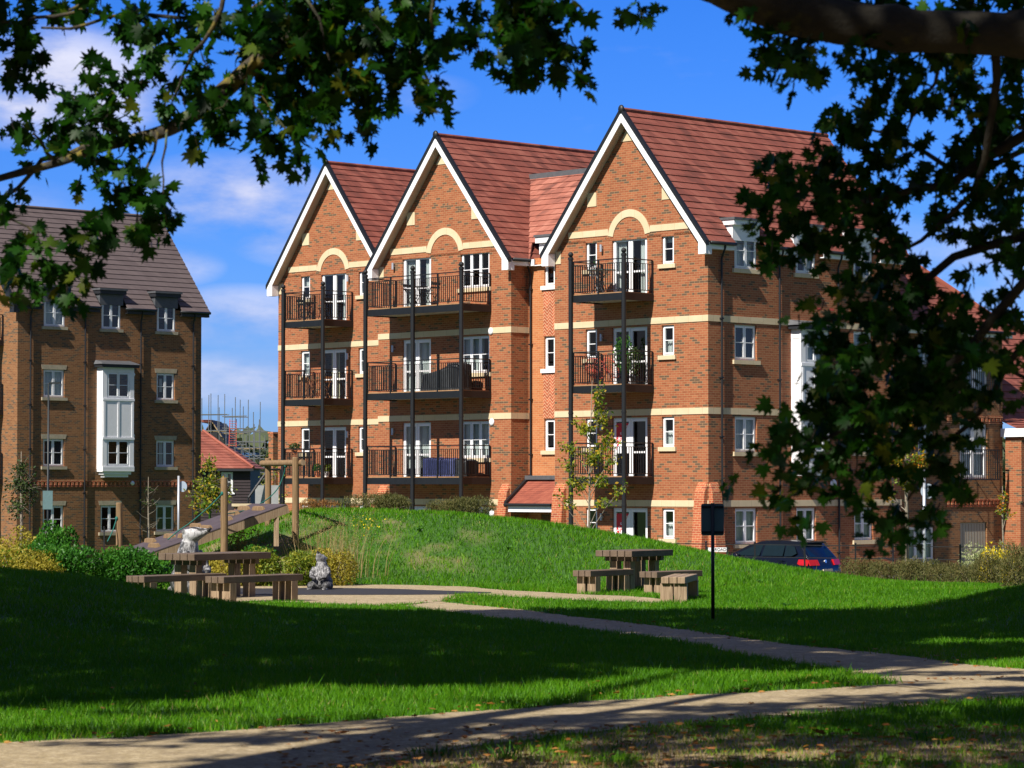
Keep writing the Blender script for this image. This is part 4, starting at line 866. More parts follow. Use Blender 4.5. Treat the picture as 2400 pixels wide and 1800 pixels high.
for L, a, b in [
    ([(290, 300, 15.2), (180, 318, 15.4), (90, 345, 15.5), (40, 405, 15.6), (-30, 450, 15.6)], .016, .010),
    ([(118, 345, 15.4), (95, 318, 15.2), (72, 288, 15.1)], .011, .006),
    ([(500, -60, 14.6), (478, 20, 14.6), (440, 90, 14.7), (400, 150, 14.9), (372, 220, 15)], .015, .006),
    ([(800, -90, 15.2), (560, 10, 15.2), (480, 45, 15.2), (380, 38, 15.3), (240, 35, 15.4), (150, 62, 15.4), (90, 60, 15.5)], .016, .007),
    ([(240, 38, 15.4), (180, 20, 15.5), (120, 35, 15.5), (40, 48, 15.6), (-40, 42, 15.6)], .012, .009),
    ([(150, 22, 15.5), (200, 2, 15.4), (250, -30, 15.4)], .008, .012),
    ([(340, 285, 15.1), (318, 360, 15.0), (300, 430, 15), (290, 520, 15)], .009, .004),
    ([(360, 282, 15), (350, 350, 14.9), (352, 420, 14.9), (360, 480, 14.9)], .007, .003),
    ([(690, 40, 14.7), (720, 110, 14.6), (760, 170, 14.6), (800, 220, 14.6)], .010, .004),
    ([(600, 100, 14.8), (560, 200, 14.7), (610, 270, 14.7), (640, 320, 14.7)], .009, .004),
    ([(520, 165, 14.9), (560, 120, 14.9), (620, 90, 14.9)], .008, .005),
    ([(620, -60, 14.4), (690, 40, 14.4), (700, 105, 14.4), (712, 130, 14.3)], .009, .005),
    ([(940, -90, 14.3), (930, 40, 14.3), (935, 90, 14.3), (948, 130, 14.3)], .010, .004),
    ([(1130, -80, 14.3), (1140, 30, 14.3), (1180, 90, 14.3), (1240, 160, 14.3)], .010, .004),
    ([(-60, 440, 15.2), (0, 462, 15.2), (60, 490, 15.2), (120, 540, 15.1), (180, 560, 15.1)], .008, .004),
    ([(2400, 200, 13.4), (2200, 300, 13.5), (2050, 400, 13.6), (1900, 430, 13.7), (1750, 440, 13.8)], .035, .008),
    ([(2420, 480, 13.2), (2212, 510, 13.4), (2060, 555, 13.5), (1960, 640, 13.6), (1850, 680, 13.8), (1740, 700, 13.9)], .030, .008),
    ([(2420, 560, 12.9), (2212, 610, 13.0), (2090, 760, 13.1), (1960, 860, 13.3), (1800, 940, 13.4), (1700, 980, 13.5)], .030, .007),
    ([(2420, 720, 13.6), (2212, 740, 13.6), (2140, 860, 13.7), (2040, 960, 13.7), (1960, 1080, 13.8)], .022, .006),
    ([(2300, 300, 14.2), (2100, 380, 14.3), (2000, 330, 14.4), (1930, 290, 14.4), (1860, 270, 14.4)], .018, .006),
    ([(1760, 60, 13.1), (1740, 120, 13.1), (1700, 165, 13.2)], .010, .004),
    ([(2040, 90, 13), (2020, 180, 13.2), (1960, 280, 13.4)], .012, .005),
    ([(2150, 90, 13), (2140, 260, 13.2), (2100, 420, 13.4), (1990, 520, 13.5), (1900, 560, 13.6)], .022, .006),
    ([(2260, 850, 14.2), (2180, 800, 14.2), (2120, 760, 14.2), (2060, 830, 14.1)], .012, .005)]:
    branch(L, a, b)
# leaf masses: x, y, radius in the photograph's pixels, distance, fullness
CL = [(20, 20, 62, 15.6, 1.1), (75, 60, 55, 15.6, .9), (30, 110, 60, 15.6, 1.0), (75, 110, 38, 15.6, 1.0), (22, 165, 42, 15.7, .9), (78, 175, 25, 15.7, .7), (120, 20, 30, 15.6, .7), (180, 5, 40, 15.5, .8), (60, 10, 50, 15.8, .6),
      (290, 15, 50, 15.3, 1.0), (335, 50, 50, 15.2, 1.1), (270, 85, 40, 15.2, 1.0), (375, 30, 45, 15.1, 1.0), (390, 80, 35, 15.2, .7), (225, 8, 22, 15.3, .7), (310, 95, 25, 15.3, .7),
      (190, 175, 32, 15.3, .9), (235, 170, 35, 15.3, 1.0), (160, 215, 42, 15.3, 1.0), (215, 225, 48, 15.2, 1.1), (110, 255, 42, 15.4, 1.0), (55, 270, 34, 15.5, .8), (45, 305, 28, 15.5, .8), (165, 270, 50, 15.2, 1.1), (230, 275, 45, 15.1, 1.1), (290, 210, 48, 15.1, 1.2), (295, 255, 40, 15, 1.0), (110, 310, 35, 15.4, .9), (170, 320, 38, 15.3, .9), (65, 355, 22, 15.4, .6), (45, 420, 26, 15.5, .7),
      (330, 165, 42, 15.1, 1.1), (355, 225, 40, 15.0, 1.0), (400, 180, 42, 15, 1.1), (350, 120, 35, 15, .9), (440, 150, 38, 15, .7), (400, 240, 30, 15, .8), (430, 35, 45, 15, .9),
      (470, 60, 50, 14.9, .9), (540, 40, 60, 14.8, 1.2), (560, 110, 45, 14.8, 1.1), (620, 30, 65, 14.7, 1.4), (600, 90, 60, 14.7, 1.3), (680, 20, 70, 14.6, 1.5), (680, 90, 65, 14.6, 1.5), (650, 150, 55, 14.6, 1.4), (740, 30, 65, 14.6, 1.5), (750, 100, 60, 14.5, 1.5), (700, 170, 55, 14.5, 1.4), (770, 165, 50, 14.5, 1.3), (800, 50, 60, 14.5, 1.3), (805, 120, 45, 14.5, 1.2),
      (470, 190, 30, 14.9, .7), (440, 270, 30, 14.9, 1.0), (470, 235, 36, 14.8, 1.0), (510, 260, 45, 14.7, 1.1), (430, 300, 22, 14.8, .9), (495, 300, 26, 14.8, .9), (560, 250, 45, 14.7, 1.2), (585, 300, 36, 14.7, 1.2), (620, 260, 45, 14.6, 1.3), (640, 320, 35, 14.6, 1.2), (560, 340, 20, 14.7, .9), (650, 345, 18, 14.6, .9), (680, 235, 45, 14.6, 1.2), (720, 285, 24, 14.6, 1.0), (640, 210, 50, 14.6, 1.3), (780, 230, 40, 14.5, 1.2), (820, 190, 35, 14.5, 1.1), (830, 240, 18, 14.5, .8), (740, 225, 40, 14.5, 1.2), (520, 180, 40, 14.8, .8), (560, 180, 45, 14.8, 1.0), (600, 200, 40, 14.7, 1.1),
      (850, 60, 50, 14.4, 1.2), (870, 120, 40, 14.4, 1.1), (910, 60, 45, 14.4, 1.1), (950, 85, 32, 14.4, .9), (935, 130, 38, 14.3, 1.1), (960, 110, 22, 14.3, .8), (900, 180, 36, 14.3, 1.1), (945, 185, 26, 14.3, 1.0), (900, 240, 17, 14.3, 1.1), (948, 245, 20, 14.3, 1.3), (860, 10, 60, 14.4, 1.1), (930, 5, 35, 14.4, .7), (950, 215, 18, 14.3, .8), (820, 60, 40, 14.4, 1.0),
      (1010, 110, 26, 14.2, 1.2), (1040, 130, 22, 14.2, 1.1), (1040, 80, 34, 14.2, 1.1), (1090, 40, 55, 14.3, 1.3), (1080, 100, 45, 14.2, 1.3), (1140, 60, 60, 14.2, 1.4), (1130, 130, 45, 14.2, 1.3), (1190, 40, 55, 14.2, 1.3), (1190, 110, 45, 14.1, 1.2), (1240, 50, 34, 14.2, 1.1), (1245, 120, 28, 14.2, 1.0), (1155, 170, 26, 14.2, 1.3), (1235, 170, 28, 14.1, 1.7), (1120, 5, 70, 14.3, 1.2), (1210, 140, 25, 14.2, .9), (1120, 150, 20, 14.2, 1.1), (1040, 20, 40, 14.3, .7),
      (1390, 25, 26, 14, .8), (1368, 10, 20, 14, .7), (1415, 10, 18, 14, .6), (1575, 25, 20, 12.8, .8), (1600, 40, 16, 12.8, .8),
      (270, 340, 34, 15.1, 1.1), (220, 370, 30, 15.1, 1.1), (260, 400, 42, 15, 1.2), (300, 370, 34, 15, 1.1), (250, 440, 34, 15, 1.2), (310, 430, 34, 15, 1.1), (345, 400, 24, 14.9, .8), (340, 450, 24, 14.9, 1.0), (290, 490, 30, 14.9, 1.2), (340, 510, 30, 14.9, 1.3), (320, 470, 28, 14.9, 1.1), (210, 455, 22, 15, .8), (180, 390, 22, 15.2, .8), (370, 455, 15, 14.9, .8), (245, 510, 20, 15, .9),
      (15, 480, 26, 15.3, .9), (40, 520, 26, 15.3, .9), (20, 560, 32, 15.2, 1.0), (80, 560, 36, 15.1, 1.1), (125, 530, 34, 15.1, 1.1), (170, 520, 30, 15.1, 1.0), (120, 580, 40, 15.0, 1.2), (170, 570, 32, 15, 1.1), (60, 610, 30, 15, 1.0), (130, 620, 32, 15, 1.1), (25, 630, 26, 15, 1.2), (150, 640, 20, 15, .9), (215, 525, 16, 15.1, .8), (35, 600, 25, 15, .7), (90, 500, 22, 15.2, .7),
      (1665, 95, 36, 13.1, 1.2), (1700, 130, 38, 13.1, 1.3), (1680, 160, 22, 13.1, 1.0), (1730, 100, 40, 13.1, 1.3), (1645, 150, 16, 13.1, .9), (1745, 160, 20, 13.1, .8), (1780, 140, 34, 13.1, 1.1), (1820, 130, 30, 13.1, 1.1), (1860, 145, 34, 13.1, 1.1), (1860, 185, 14, 13.1, .8), (1700, 195, 16, 13.1, 1.0), (1720, 185, 14, 13.1, .8), (1890, 120, 34, 13.2, 1.2), (1950, 130, 36, 13.2, 1.2), (1925, 150, 24, 13.2, 1.0),
      (2000, 120, 45, 13.3, 1.4), (2060, 130, 45, 13.3, 1.4), (2120, 140, 48, 13.4, 1.4), (2190, 140, 50, 13.4, 1.5), (1930, 190, 30, 13.4, 1.1), (1970, 200, 34, 13.4, 1.2), (2030, 190, 34, 13.4, 1.2), (2100, 210, 42, 13.4, 1.4), (2170, 215, 50, 13.4, 1.5), (2060, 230, 26, 13.4, .9), (1840, 15, 30, 13.3, .7), (1960, 10, 34, 13.3, .9), (2040, 20, 30, 13.3, .9), (2120, 10, 45, 13.4, 1.3), (2190, 20, 45, 13.4, 1.4), (1900, 5, 28, 13.3, .8),
      (1785, 260, 26, 13.9, 1.0), (1830, 250, 34, 13.9, 1.2), (1860, 280, 36, 13.9, 1.2), (1900, 240, 32, 13.9, 1.1), (1830, 300, 34, 13.9, 1.1), (1800, 330, 34, 13.9, 1.1), (1910, 300, 34, 13.9, .9), (1960, 270, 28, 13.8, .8), (1985, 300, 26, 13.8, .8), (1940, 340, 36, 13.8, 1.2), (2000, 370, 36, 13.8, 1.2), (2070, 340, 40, 13.8, 1.3), (2130, 300, 46, 13.8, 1.4), (2190, 300, 50, 13.8, 1.5), (2200, 370, 50, 13.7, 1.5), (2130, 380, 46, 13.7, 1.4),
      (1690, 345, 26, 13.9, 1.0), (1720, 360, 32, 13.9, 1.1), (1760, 350, 36, 13.9, 1.3), (1665, 385, 26, 13.9, .9), (1700, 400, 36, 13.9, 1.2), (1750, 410, 42, 13.9, 1.4), (1810, 390, 42, 13.9, 1.4), (1870, 370, 42, 13.8, 1.4), (1640, 430, 22, 13.9, .8), (1690, 450, 36, 13.9, 1.3), (1740, 470, 40, 13.9, 1.4), (1800, 450, 44, 13.8, 1.4), (1860, 430, 44, 13.8, 1.4), (1920, 410, 44, 13.8, 1.3), (1980, 430, 36, 13.8, 1.1), (2040, 420, 40, 13.7, 1.2), (2100, 450, 44, 13.7, 1.3), (2170, 450, 50, 13.7, 1.4),
      (1640, 480, 22, 13.9, .8), (1670, 510, 32, 13.9, 1.1), (1700, 555, 26, 13.9, 1.1), (1660, 560, 16, 13.9, .7), (1740, 530, 36, 13.9, 1.2), (1800, 510, 40, 13.8, 1.2), (1850, 500, 40, 13.8, 1.2), (1920, 480, 40, 13.8, 1.1), (1960, 510, 30, 13.8, .9), (2010, 490, 32, 13.7, 1.0), (2080, 510, 36, 13.7, 1.0), (2150, 510, 40, 13.7, 1.2), (2200, 520, 36, 13.7, 1.2), (1770, 570, 22, 13.8, .8), (1860, 555, 36, 13.8, 1.0), (1930, 550, 34, 13.7, .9),
      (1900, 600, 36, 13.6, 1.2), (1960, 580, 34, 13.6, 1.1), (2010, 560, 30, 13.6, 1.0), (1850, 610, 30, 13.6, 1.0), (1815, 615, 20, 13.6, .9), (1890, 650, 34, 13.6, 1.1), (1850, 665, 22, 13.6, .9), (1950, 650, 36, 13.5, 1.1), (2010, 620, 38, 13.5, 1.1), (2060, 650, 34, 13.5, .9), (2100, 590, 30, 13.5, .7), (2150, 570, 34, 13.5, .9), (2200, 600, 34, 13.5, 1.0),
      (1790, 660, 20, 13.5, .9), (1725, 700, 18, 13.5, .7), (1780, 690, 20, 13.5, .9), (1850, 720, 44, 13.4, 1.4), (1900, 700, 42, 13.4, 1.4), (1800, 740, 32, 13.4, 1.0), (1960, 720, 46, 13.4, 1.5), (2020, 710, 44, 13.4, 1.4), (2080, 700, 44, 13.3, 1.3), (2140, 680, 40, 13.3, 1.1), (2190, 700, 44, 13.3, 1.3), (1780, 780, 30, 13.4, 1.0), (1830, 780, 40, 13.4, 1.3), (1890, 770, 46, 13.3, 1.5), (1960, 790, 50, 13.3, 1.6), (2030, 780, 50, 13.2, 1.6), (2100, 770, 50, 13.2, 1.4), (2160, 770, 44, 13.2, 1.1), (2200, 780, 36, 13.2, 1.1),
      (1750, 830, 24, 13.4, .8), (1800, 830, 34, 13.4, 1.1), (1860, 840, 46, 13.3, 1.5), (1930, 850, 50, 13.2, 1.6), (2000, 850, 48, 13.2, 1.6), (2060, 840, 44, 13.2, 1.4), (2110, 840, 36, 13.2, 1.1), (2190, 845, 28, 13.5, 1.0), (2170, 880, 20, 13.5, .8),
      (1740, 880, 32, 13.4, 1.0), (1690, 900, 22, 13.4, .9), (1790, 890, 40, 13.4, 1.3), (1850, 900, 48, 13.3, 1.5), (1910, 910, 46, 13.3, 1.5), (1970, 910, 42, 13.3, 1.4), (2030, 900, 34, 13.4, 1.1), (2080, 900, 22, 13.5, .9), (1660, 950, 24, 13.4, .9), (1710, 950, 32, 13.4, 1.1), (1760, 950, 38, 13.4, 1.3), (1820, 960, 44, 13.4, 1.4), (1880, 960, 42, 13.4, 1.4), (1940, 965, 36, 13.5, 1.2), (2000, 960, 30, 13.6, 1.0), (2050, 955, 26, 13.6, 1.0), (2100, 945, 24, 13.6, 1.0),
      (1590, 1050, 14, 13.3, 1.3), (1665, 1000, 26, 13.4, 1.1), (1720, 1010, 34, 13.4, 1.2), (1700, 1050, 30, 13.4, 1.2), (1750, 1050, 30, 13.4, 1.2), (1690, 1095, 16, 13.3, 1.0), (1800, 1010, 34, 13.4, 1.2), (1730, 1130, 18, 13.3, 1.4), (1745, 1145, 14, 13.3, 1.2), (1850, 1020, 32, 13.4, 1.1), (1860, 1070, 28, 13.4, 1.2), (1820, 1060, 24, 13.4, .9), (1900, 1010, 30, 13.5, 1.0), (1890, 1110, 24, 13.4, 1.0), (1930, 1050, 24, 13.5, 1.1), (1960, 1010, 26, 13.5, 1.1), (1930, 1130, 32, 13.4, 1.4), (1980, 1130, 26, 13.5, 1.3), (2030, 1000, 26, 13.6, 1.1), (2040, 1040, 24, 13.6, 1.2), (2060, 1010, 24, 13.6, 1.1), (1980, 1060, 24, 13.5, 1.1), (2020, 1110, 24, 13.5, 1.2), (1960, 1165, 18, 13.4, 1.1), (2070, 1060, 18, 13.6, 1.0), (1880, 1180, 12, 13.4, .7)]
g = np.random.default_rng(5); LV = {False: [], True: []}; TP = {False: [], True: []}
TW = MB()
for (x, y, r, d, f) in CL:
    right = x > 1300; px = F / d / DS; rw = r / px; c = np.array(ML(R(x, y, d))); sz = .064 if right else .078
    n = int((.0126 if right else .0086) * r * r * f) + 2; th = max(.3, rw * 1.3) * (1.7 if right else 1.0); m_ = max(2, round(n / 8))
    for k in range(m_):
        o_ = g.normal(0, 1, 3) * np.array([rw * .36, th * .45, rw * .36]) + np.array([rw * .12 if right else 0, 0, rw * .18])
        dv = g.normal(0, .62, 3) * np.array([1, .8, .8]) + (np.array([-.85, 0, -.5]) if right else np.array([0, 0, -.42])); dv /= np.linalg.norm(dv); L_ = rw * g.uniform(.45, .95)
        a = c + o_; b = a + dv * L_ + np.array([0, 0, -.06 * L_]); md = (a + b) / 2 + np.array([0, 0, .05 * L_])
        if k % 2 == 0: TW.tube([a - dv * L_ * .35 + np.array([0, 0, .03]), a, md, b], [.004, .0035, .0028, .0015], 4, False)
        q = np.linspace(.08, 1.05, max(3, int(n / m_) + (g.random() < .5)))[:, None]; P = a * (1 - q) + b * q + g.normal(0, sz * .42, (len(q), 3)); side = g.normal(0, .55, (len(q), 3))
        LV[right].append(P); TP[right].append(dv[None] * .55 + side + np.array([0, 0, -.45]))
TW.build('twig', 'bark', maple, recalc=False)['kind'] = 'stuff'
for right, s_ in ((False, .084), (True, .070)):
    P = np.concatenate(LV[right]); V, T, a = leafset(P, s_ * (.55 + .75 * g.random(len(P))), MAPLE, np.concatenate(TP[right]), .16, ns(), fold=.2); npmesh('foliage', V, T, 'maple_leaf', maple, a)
# overhead crown of the maple and two big trees to the left, all above the frame: they shade the lawn
def crownset(root, blobs, size, seed, dens=1.0):
    g = np.random.default_rng(seed); P = []
    for (x, y, z, rx, ry, rz, n) in blobs: P.append(inblob(g, (x, y, z), (rx, ry, rz), int(n * dens), .15))
    P = np.concatenate(P) - np.array(root.location)[None]
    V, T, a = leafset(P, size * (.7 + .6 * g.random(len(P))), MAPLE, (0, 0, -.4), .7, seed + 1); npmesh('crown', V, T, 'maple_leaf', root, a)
def shade_for(gx, gy, z, gl=-1.85):      # crown centre whose shadow falls on ground point (gx, gy)
    d = (z - gl) / math.tan(SUN_EL); return gx - SH.x * d, gy - SH.y * d, z + E
def sb(gx, gy, z, rx, ry, rz, n): x, y, zz = shade_for(gx, gy, z); return (x, y, zz, rx, ry, rz, n)
BROAD = np.array([(0, 0), (.45, .05), (.5, .45), (.2, .6), (0, 1), (-.2, .6), (-.5, .45), (-.45, .05)])
def crown(root, blobs, size, seed):
    g = np.random.default_rng(seed); P = np.concatenate([inblob(g, (x, y, z), (rx, ry, rz), n, .1) for (x, y, z, rx, ry, rz, n) in blobs]) - np.array(root.location)[None]
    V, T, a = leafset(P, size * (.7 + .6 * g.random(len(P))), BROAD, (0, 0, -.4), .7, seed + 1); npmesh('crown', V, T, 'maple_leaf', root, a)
over = [(5.0, 16.2, 8.5, 2.4, 2.2, 1.2, 1900), (2.8, 15.6, 8.8, 1.9, 1.8, 1.1, 1100), (6.5, 18.6, 8.8, 2.4, 2.0, 1.2, 1600), (3.6, 18.9, 9.0, 1.5, 1.3, .9, 700), (1.0, 16.6, 9.2, 1.6, 1.4, .9, 460), (-1.2, 17.6, 9.3, 1.5, 1.2, .8, 200), (7.5, 21.4, 9.2, 2.0, 1.2, .8, 700)]
for gx_, gy_, rx_, ry_, n_ in ((-2.9, 20.4, .9, .22, 70), (-.9, 21.3, 1.1, .22, 90), (1.6, 19.4, 1.2, .3, 200), (2.9, 20.0, 1.2, .35, 230), (3.9, 20.6, 1.1, .4, 230), (5.6, 23.3, 1.0, .5, 260), (-2.2, 19.6, .9, .28, 60), (-1.2, 20.3, 1.1, .30, 120), (-.4, 19.5, .9, .25, 100), (.1, 20.9, 1.1, .35, 170), (.9, 20.2, 1.0, .3, 150), (1.3, 21.6, 1.2, .35, 200), (2.2, 20.9, 1.1, .4, 220), (2.4, 22.6, 1.2, .45, 240), (3.3, 21.6, 1.1, .45, 260), (3.6, 23.6, 1.2, .5, 240), (4.4, 22.4, 1.0, .5, 260), (4.7, 24.6, 1.1, .5, 240), (5.4, 26.3, 1.0, .5, 220), (4.1, 27.3, .8, .35, 120), (3.2, 25.4, .7, .3, 60), (0.4, 23.2, .8, .25, 50), (-2.6, 22.3, .7, .2, 30)):
    over.append((gx_, gy_, 9.3, rx_, ry_, .45, int(n_ * 1.7)))
crown(maple, [sb(*q) for q in over], .17, 71)
band = []
gg = random.Random(4)
for gy in (24.3, 27.5, 31.5, 35.5, 39.5, 43.6):
    for gx in np.arange(-10.5, 11.6, 3.3):
        near = 22.0 + .88 * (gx + 4) if gx > -4 else 21.9
        if gy - 2.6 < near: 
            if gy + 1.2 < near: continue
            band.append((gx + gg.uniform(-.4, .4), max(gy, near + 1.7), 11.5, 1.9, 1.7, 1.0, 820)); continue
        if gx > 4.5 and 29 < gy < 34: continue
        if gx > 5 and gy < 38: band.append((gx, gy + 1.0, 11.5, 2.0, 1.1, 1.0, 700)); continue
        band.append((gx + gg.uniform(-.4, .4), gy + gg.uniform(-.3, .3) - (.35 if gy > 43 else 0), 11.5 + gg.uniform(-.5, .8), 2.5, 2.25, 1.4, 1500))
B_ = [sb(*q) for q in band]
for nm, lab, (tx, ty), sel in (('lime_tree', 'tall broad tree standing left of the lawn and shading it', (-13.5, 19.0), lambda b: b[0] < -6.5), ('oak_tree', 'spreading tree beside the path whose crown darkens the middle lawn', (-9.2, 27.5), lambda b: b[0] >= -6.5 and b[1] >= 22), ('beech_tree', 'large tree behind the camera side of the path casting dappled shade', (-6.0, 11.5), lambda b: b[0] >= -6.5 and b[1] < 22)):
    bs = [b for b in B_ if sel(b)]; T_ = thing(nm, lab, 'tree', (tx, ty, gz(tx, ty)))
    S = MB(); S.tube([(0, 0, -.2), (.05, 0, 1.5), (0, .1, 4), (.2, 0, 8), (.1, .1, 13)], [.5, .38, .33, .26, .1], 12); S.build('trunk', 'bark', T_, smooth=True)
    S = MB()
    for b in bs:
        e = Vector(b[:3]) - T_.location; z0 = min(e.z - .5, 7 + gg.uniform(-1.5, 1.5)); S.tube([(.1, .05, z0), (e.x * .5, e.y * .5, (z0 + e.z) / 2 + 1.0), tuple(e)], [.16, .10, .03], 6, False)
    S.build('limb', 'bark', T_, smooth=True, recalc=False); crown(T_, bs, .34, ns())

g = np.random.default_rng(31); WP = []  # added out-of-frame trees that block sky light and deepen the foreground shade
for (x, y, r_, top) in ((-15, 3, 5, 12), (-9, -6, 5.5, 13), (-1, -9, 6, 14), (8, -6, 6, 14), (13, 3, 5.5, 14), (14.5, 13, 5, 14), (15, 23, 5, 14), (16, 33, 5, 13), (17.5, 44, 5, 12), (-18, 12, 4.5, 11), (-19, 22, 4.5, 12), (-18.5, 33, 4.5, 12), (5, -16, 7, 16), (-9, -17, 7, 16)):
    for k in range(9): a = g.random() * 6.28; c = (x + math.cos(a) * r_ * .45, y + math.sin(a) * r_ * .45, 1.5 + (top - 2.5) * g.random()); WP.append(inblob(g, c, (r_ * .55, r_ * .55, top * .22), 620, .3))
WP = np.concatenate(WP); WP = WP[WP[:, 2] > .3]; V, T, a = leafset(WP, .42 * (.7 + .6 * g.random(len(WP))), BROAD, (0, 0, -.4), .7, 32)
wl = npmesh('woodland', V, T, 'maple_leaf', None, a); wl['kind'] = 'stuff'; tag(wl, 'unseen woodland added behind and beside the viewer to block sky light', 'woodland')

# ------------------------------------------------------------------ grass and fallen leaves
def inpoly(P, poly):
    x, y = P[:, 0], P[:, 1]; r = np.zeros(len(P), bool); q = np.roll(poly, 1, axis=0)
    for (x0, y0), (x1, y1) in zip(poly, q):
        c = ((y0 > y) != (y1 > y)); 
        if y1 != y0: r ^= c & (x < (x1 - x0) * (y - y0) / (y1 - y0) + x0)
    return r
g = np.random.default_rng(21)
def scatter(n, y0, y1, pw=1.0, wid=.19):
    y = (y0 ** (2 - pw) + g.random(n) * (y1 ** (2 - pw) - y0 ** (2 - pw))) ** (1 / (2 - pw)); x = (g.random(n) * 2 - 1) * (wid * y + .3)
    return np.stack([x, y], 1)
P = scatter(520000, 15.0, 67.0, 1.15); P2 = scatter(260000, 12.0, 67.0, 1.0, .36); P = np.concatenate([P, P2[np.abs(P2[:, 0]) > .19 * P2[:, 1] + .3]])
P = P[~((P[:, 1] < 50) & (P[:, 1] > 44) & (P[:, 0] < -20))]
ins = np.zeros(len(P), bool)
wb = (vnoise(P[:, 0], P[:, 1], .22, 12)[:, None] - .5) * .16
for q in POLYS: ins |= inpoly(P + g.normal(0, .05, P.shape) + wb, q)
P = P[~ins]; N = len(P); d = P[:, 1]
dr = dryness(P[:, 0], P[:, 1]); keep = g.random(N) > dr * .55; P, dr, d = P[keep], dr[keep], d[keep]; N = len(P)
clump = vnoise(P[:, 0], P[:, 1], .35, 1) * .5 + vnoise(P[:, 0], P[:, 1], 1.7, 2) * .5
h = (.035 + .045 * clump + .02 * g.random(N)) * (1 + .45 * ss(45, 60, d)) * (1 - .35 * dr); wd = .0055 + .00028 * d
tall = g.random(N) < .006; h = np.where(tall, h * 1.9, h)
a = g.random(N) * 6.283; lean = g.normal(0, .42, (N, 2)); z = G(P[:, 0], P[:, 1]) - .006
ux, uy = np.cos(a) * wd * .5, np.sin(a) * wd * .5
V = np.stack([np.stack([P[:, 0] - ux, P[:, 1] - uy, z], 1), np.stack([P[:, 0] + ux, P[:, 1] + uy, z], 1), np.stack([P[:, 0] + lean[:, 0] * h, P[:, 1] + lean[:, 1] * h, z + h], 1)], 1).reshape(-1, 3)
ti = np.clip(.18 + .42 * g.random(N) + .25 * (vnoise(P[:, 0], P[:, 1], 1.2, 6) - .5) + (g.random(N) < .06) * .35 + dr * (.35 + .4 * g.random(N)), 0, 1)
go = npmesh('grass', V, np.arange(3 * N).reshape(-1, 3), 'grass_blade', None, np.repeat(ti, 3)); go['kind'] = 'stuff'; tag(go, 'mown green grass covering the lawns and mounds, straw coloured in worn patches', 'grass')
# fallen leaves: along the path edges and thick on the verge at the bottom
Q = []
for A_ in (fore_far, fore_near, p2_far):
    A_ = resample(A_, 200); k = 120 if A_ is not None else 0; i = g.integers(0, 200, k); Q.append(A_[i] + g.normal(0, .16, (k, 2)))
q = scatter(1700, 15.2, 20.5); q = q[q[:, 0] > -1.5]; Q.append(q); q = scatter(90, 19, 30); Q.append(q)
Q = np.concatenate(Q); z = G(Q[:, 0], Q[:, 1]) + .035 + .02 * g.random(len(Q))
for pl in POLYS: z = np.where(inpoly(Q, pl), G(Q[:, 0], Q[:, 1]) + .02, z)
V, T, a = leafset(np.c_[Q, z], .050 * (.5 + .8 * g.random(len(Q))), MAPLE, (0, 0, .02), .8, 77)
V[:, 2] = np.repeat(z, len(MAPLE) + 1) + (V[:, 2] - np.repeat(z, len(MAPLE) + 1)) * .28
lo = npmesh('fallen_leaves', V, T, 'litter', None, a); lo['kind'] = 'stuff'; tag(lo, 'orange brown fallen leaves scattered along the path edges', 'leaves')
# coarse weeds and daisies as loose tufts
def tuft(name, label, cat, x, y, n, h, m, spread=.12, wdt=.012, group=None, lean=.5, seedhead=0):
    g = np.random.default_rng(ns()); root = thing(name, label, cat, (x, y, gz(x, y)), 0, group)
    b = g.normal(0, spread * .45, (n, 2)); hh = h * (.55 + .5 * g.random(n)); dr_ = b / (spread + 1e-6) * lean * .6 + g.normal(0, lean * .28, (n, 2)); V = []; T = []
    k = 4
    for i in range(n):
        a = g.random() * 6.28; w_ = np.array([math.cos(a), math.sin(a)]) * wdt * .5
        for j in range(k + 1):
            q = j / k; c = b[i] + dr_[i] * hh[i] * q * q; zz = hh[i] * (q - .18 * q * q * lean); s_ = 1 - q * .85
            V += [(c[0] - w_[0] * s_, c[1] - w_[1] * s_, zz), (c[0] + w_[0] * s_, c[1] + w_[1] * s_, zz)]
        o = i * 2 * (k + 1)
        for j in range(k): T.append((o + 2 * j, o + 2 * j + 1, o + 2 * j + 3, o + 2 * j + 2))
    npmesh('blades', V, T, m, root, np.repeat(g.random(n), 2 * (k + 1)))
    if seedhead:
        P = []
        for i in range(n):
            if g.random() < seedhead:
                e = np.array([*(b[i] + dr_[i] * hh[i]), hh[i] * (1 - .18 * lean)]); P.append(e + g.normal(0, 1, (14, 3)) * np.array([.035, .035, .09]))
        P = np.concatenate(P); V, T, a = leafset(P, .02, OVAL, (0, 0, .6), .6, ns()); npmesh('seed_heads', V, T, m, root, a)
    return root
gp = pos(718, 1195, 57.6); tuft('ornamental_grass', 'tall pale feathery grass behind the right badger sculpture', 'plant', *gp, 230, 1.25, 'straw', .85, .012, lean=.42, seedhead=.7)
x, y = ongr(955, 1555 + 12); 
for (xd, yd, n, h_, lab) in ((2000, 1600, 60, .13, 'bright grass tuft at the lower right in the shade'), (1090, 1640, 70, .13, 'green grass tuft on the leaf-strewn verge at the bottom'), (1330, 1622, 40, .10, 'small tuft among fallen leaves near the bottom middle'), (940, 1634, 50, .10, 'bright little tuft at the path edge at the bottom')):
    x, y = ongr(xd, yd); tuft('grass_tuft', lab, 'grass', x, y, n, h_, 'shrub_green', .16, .010, 'loose grass tufts by the path', .9)

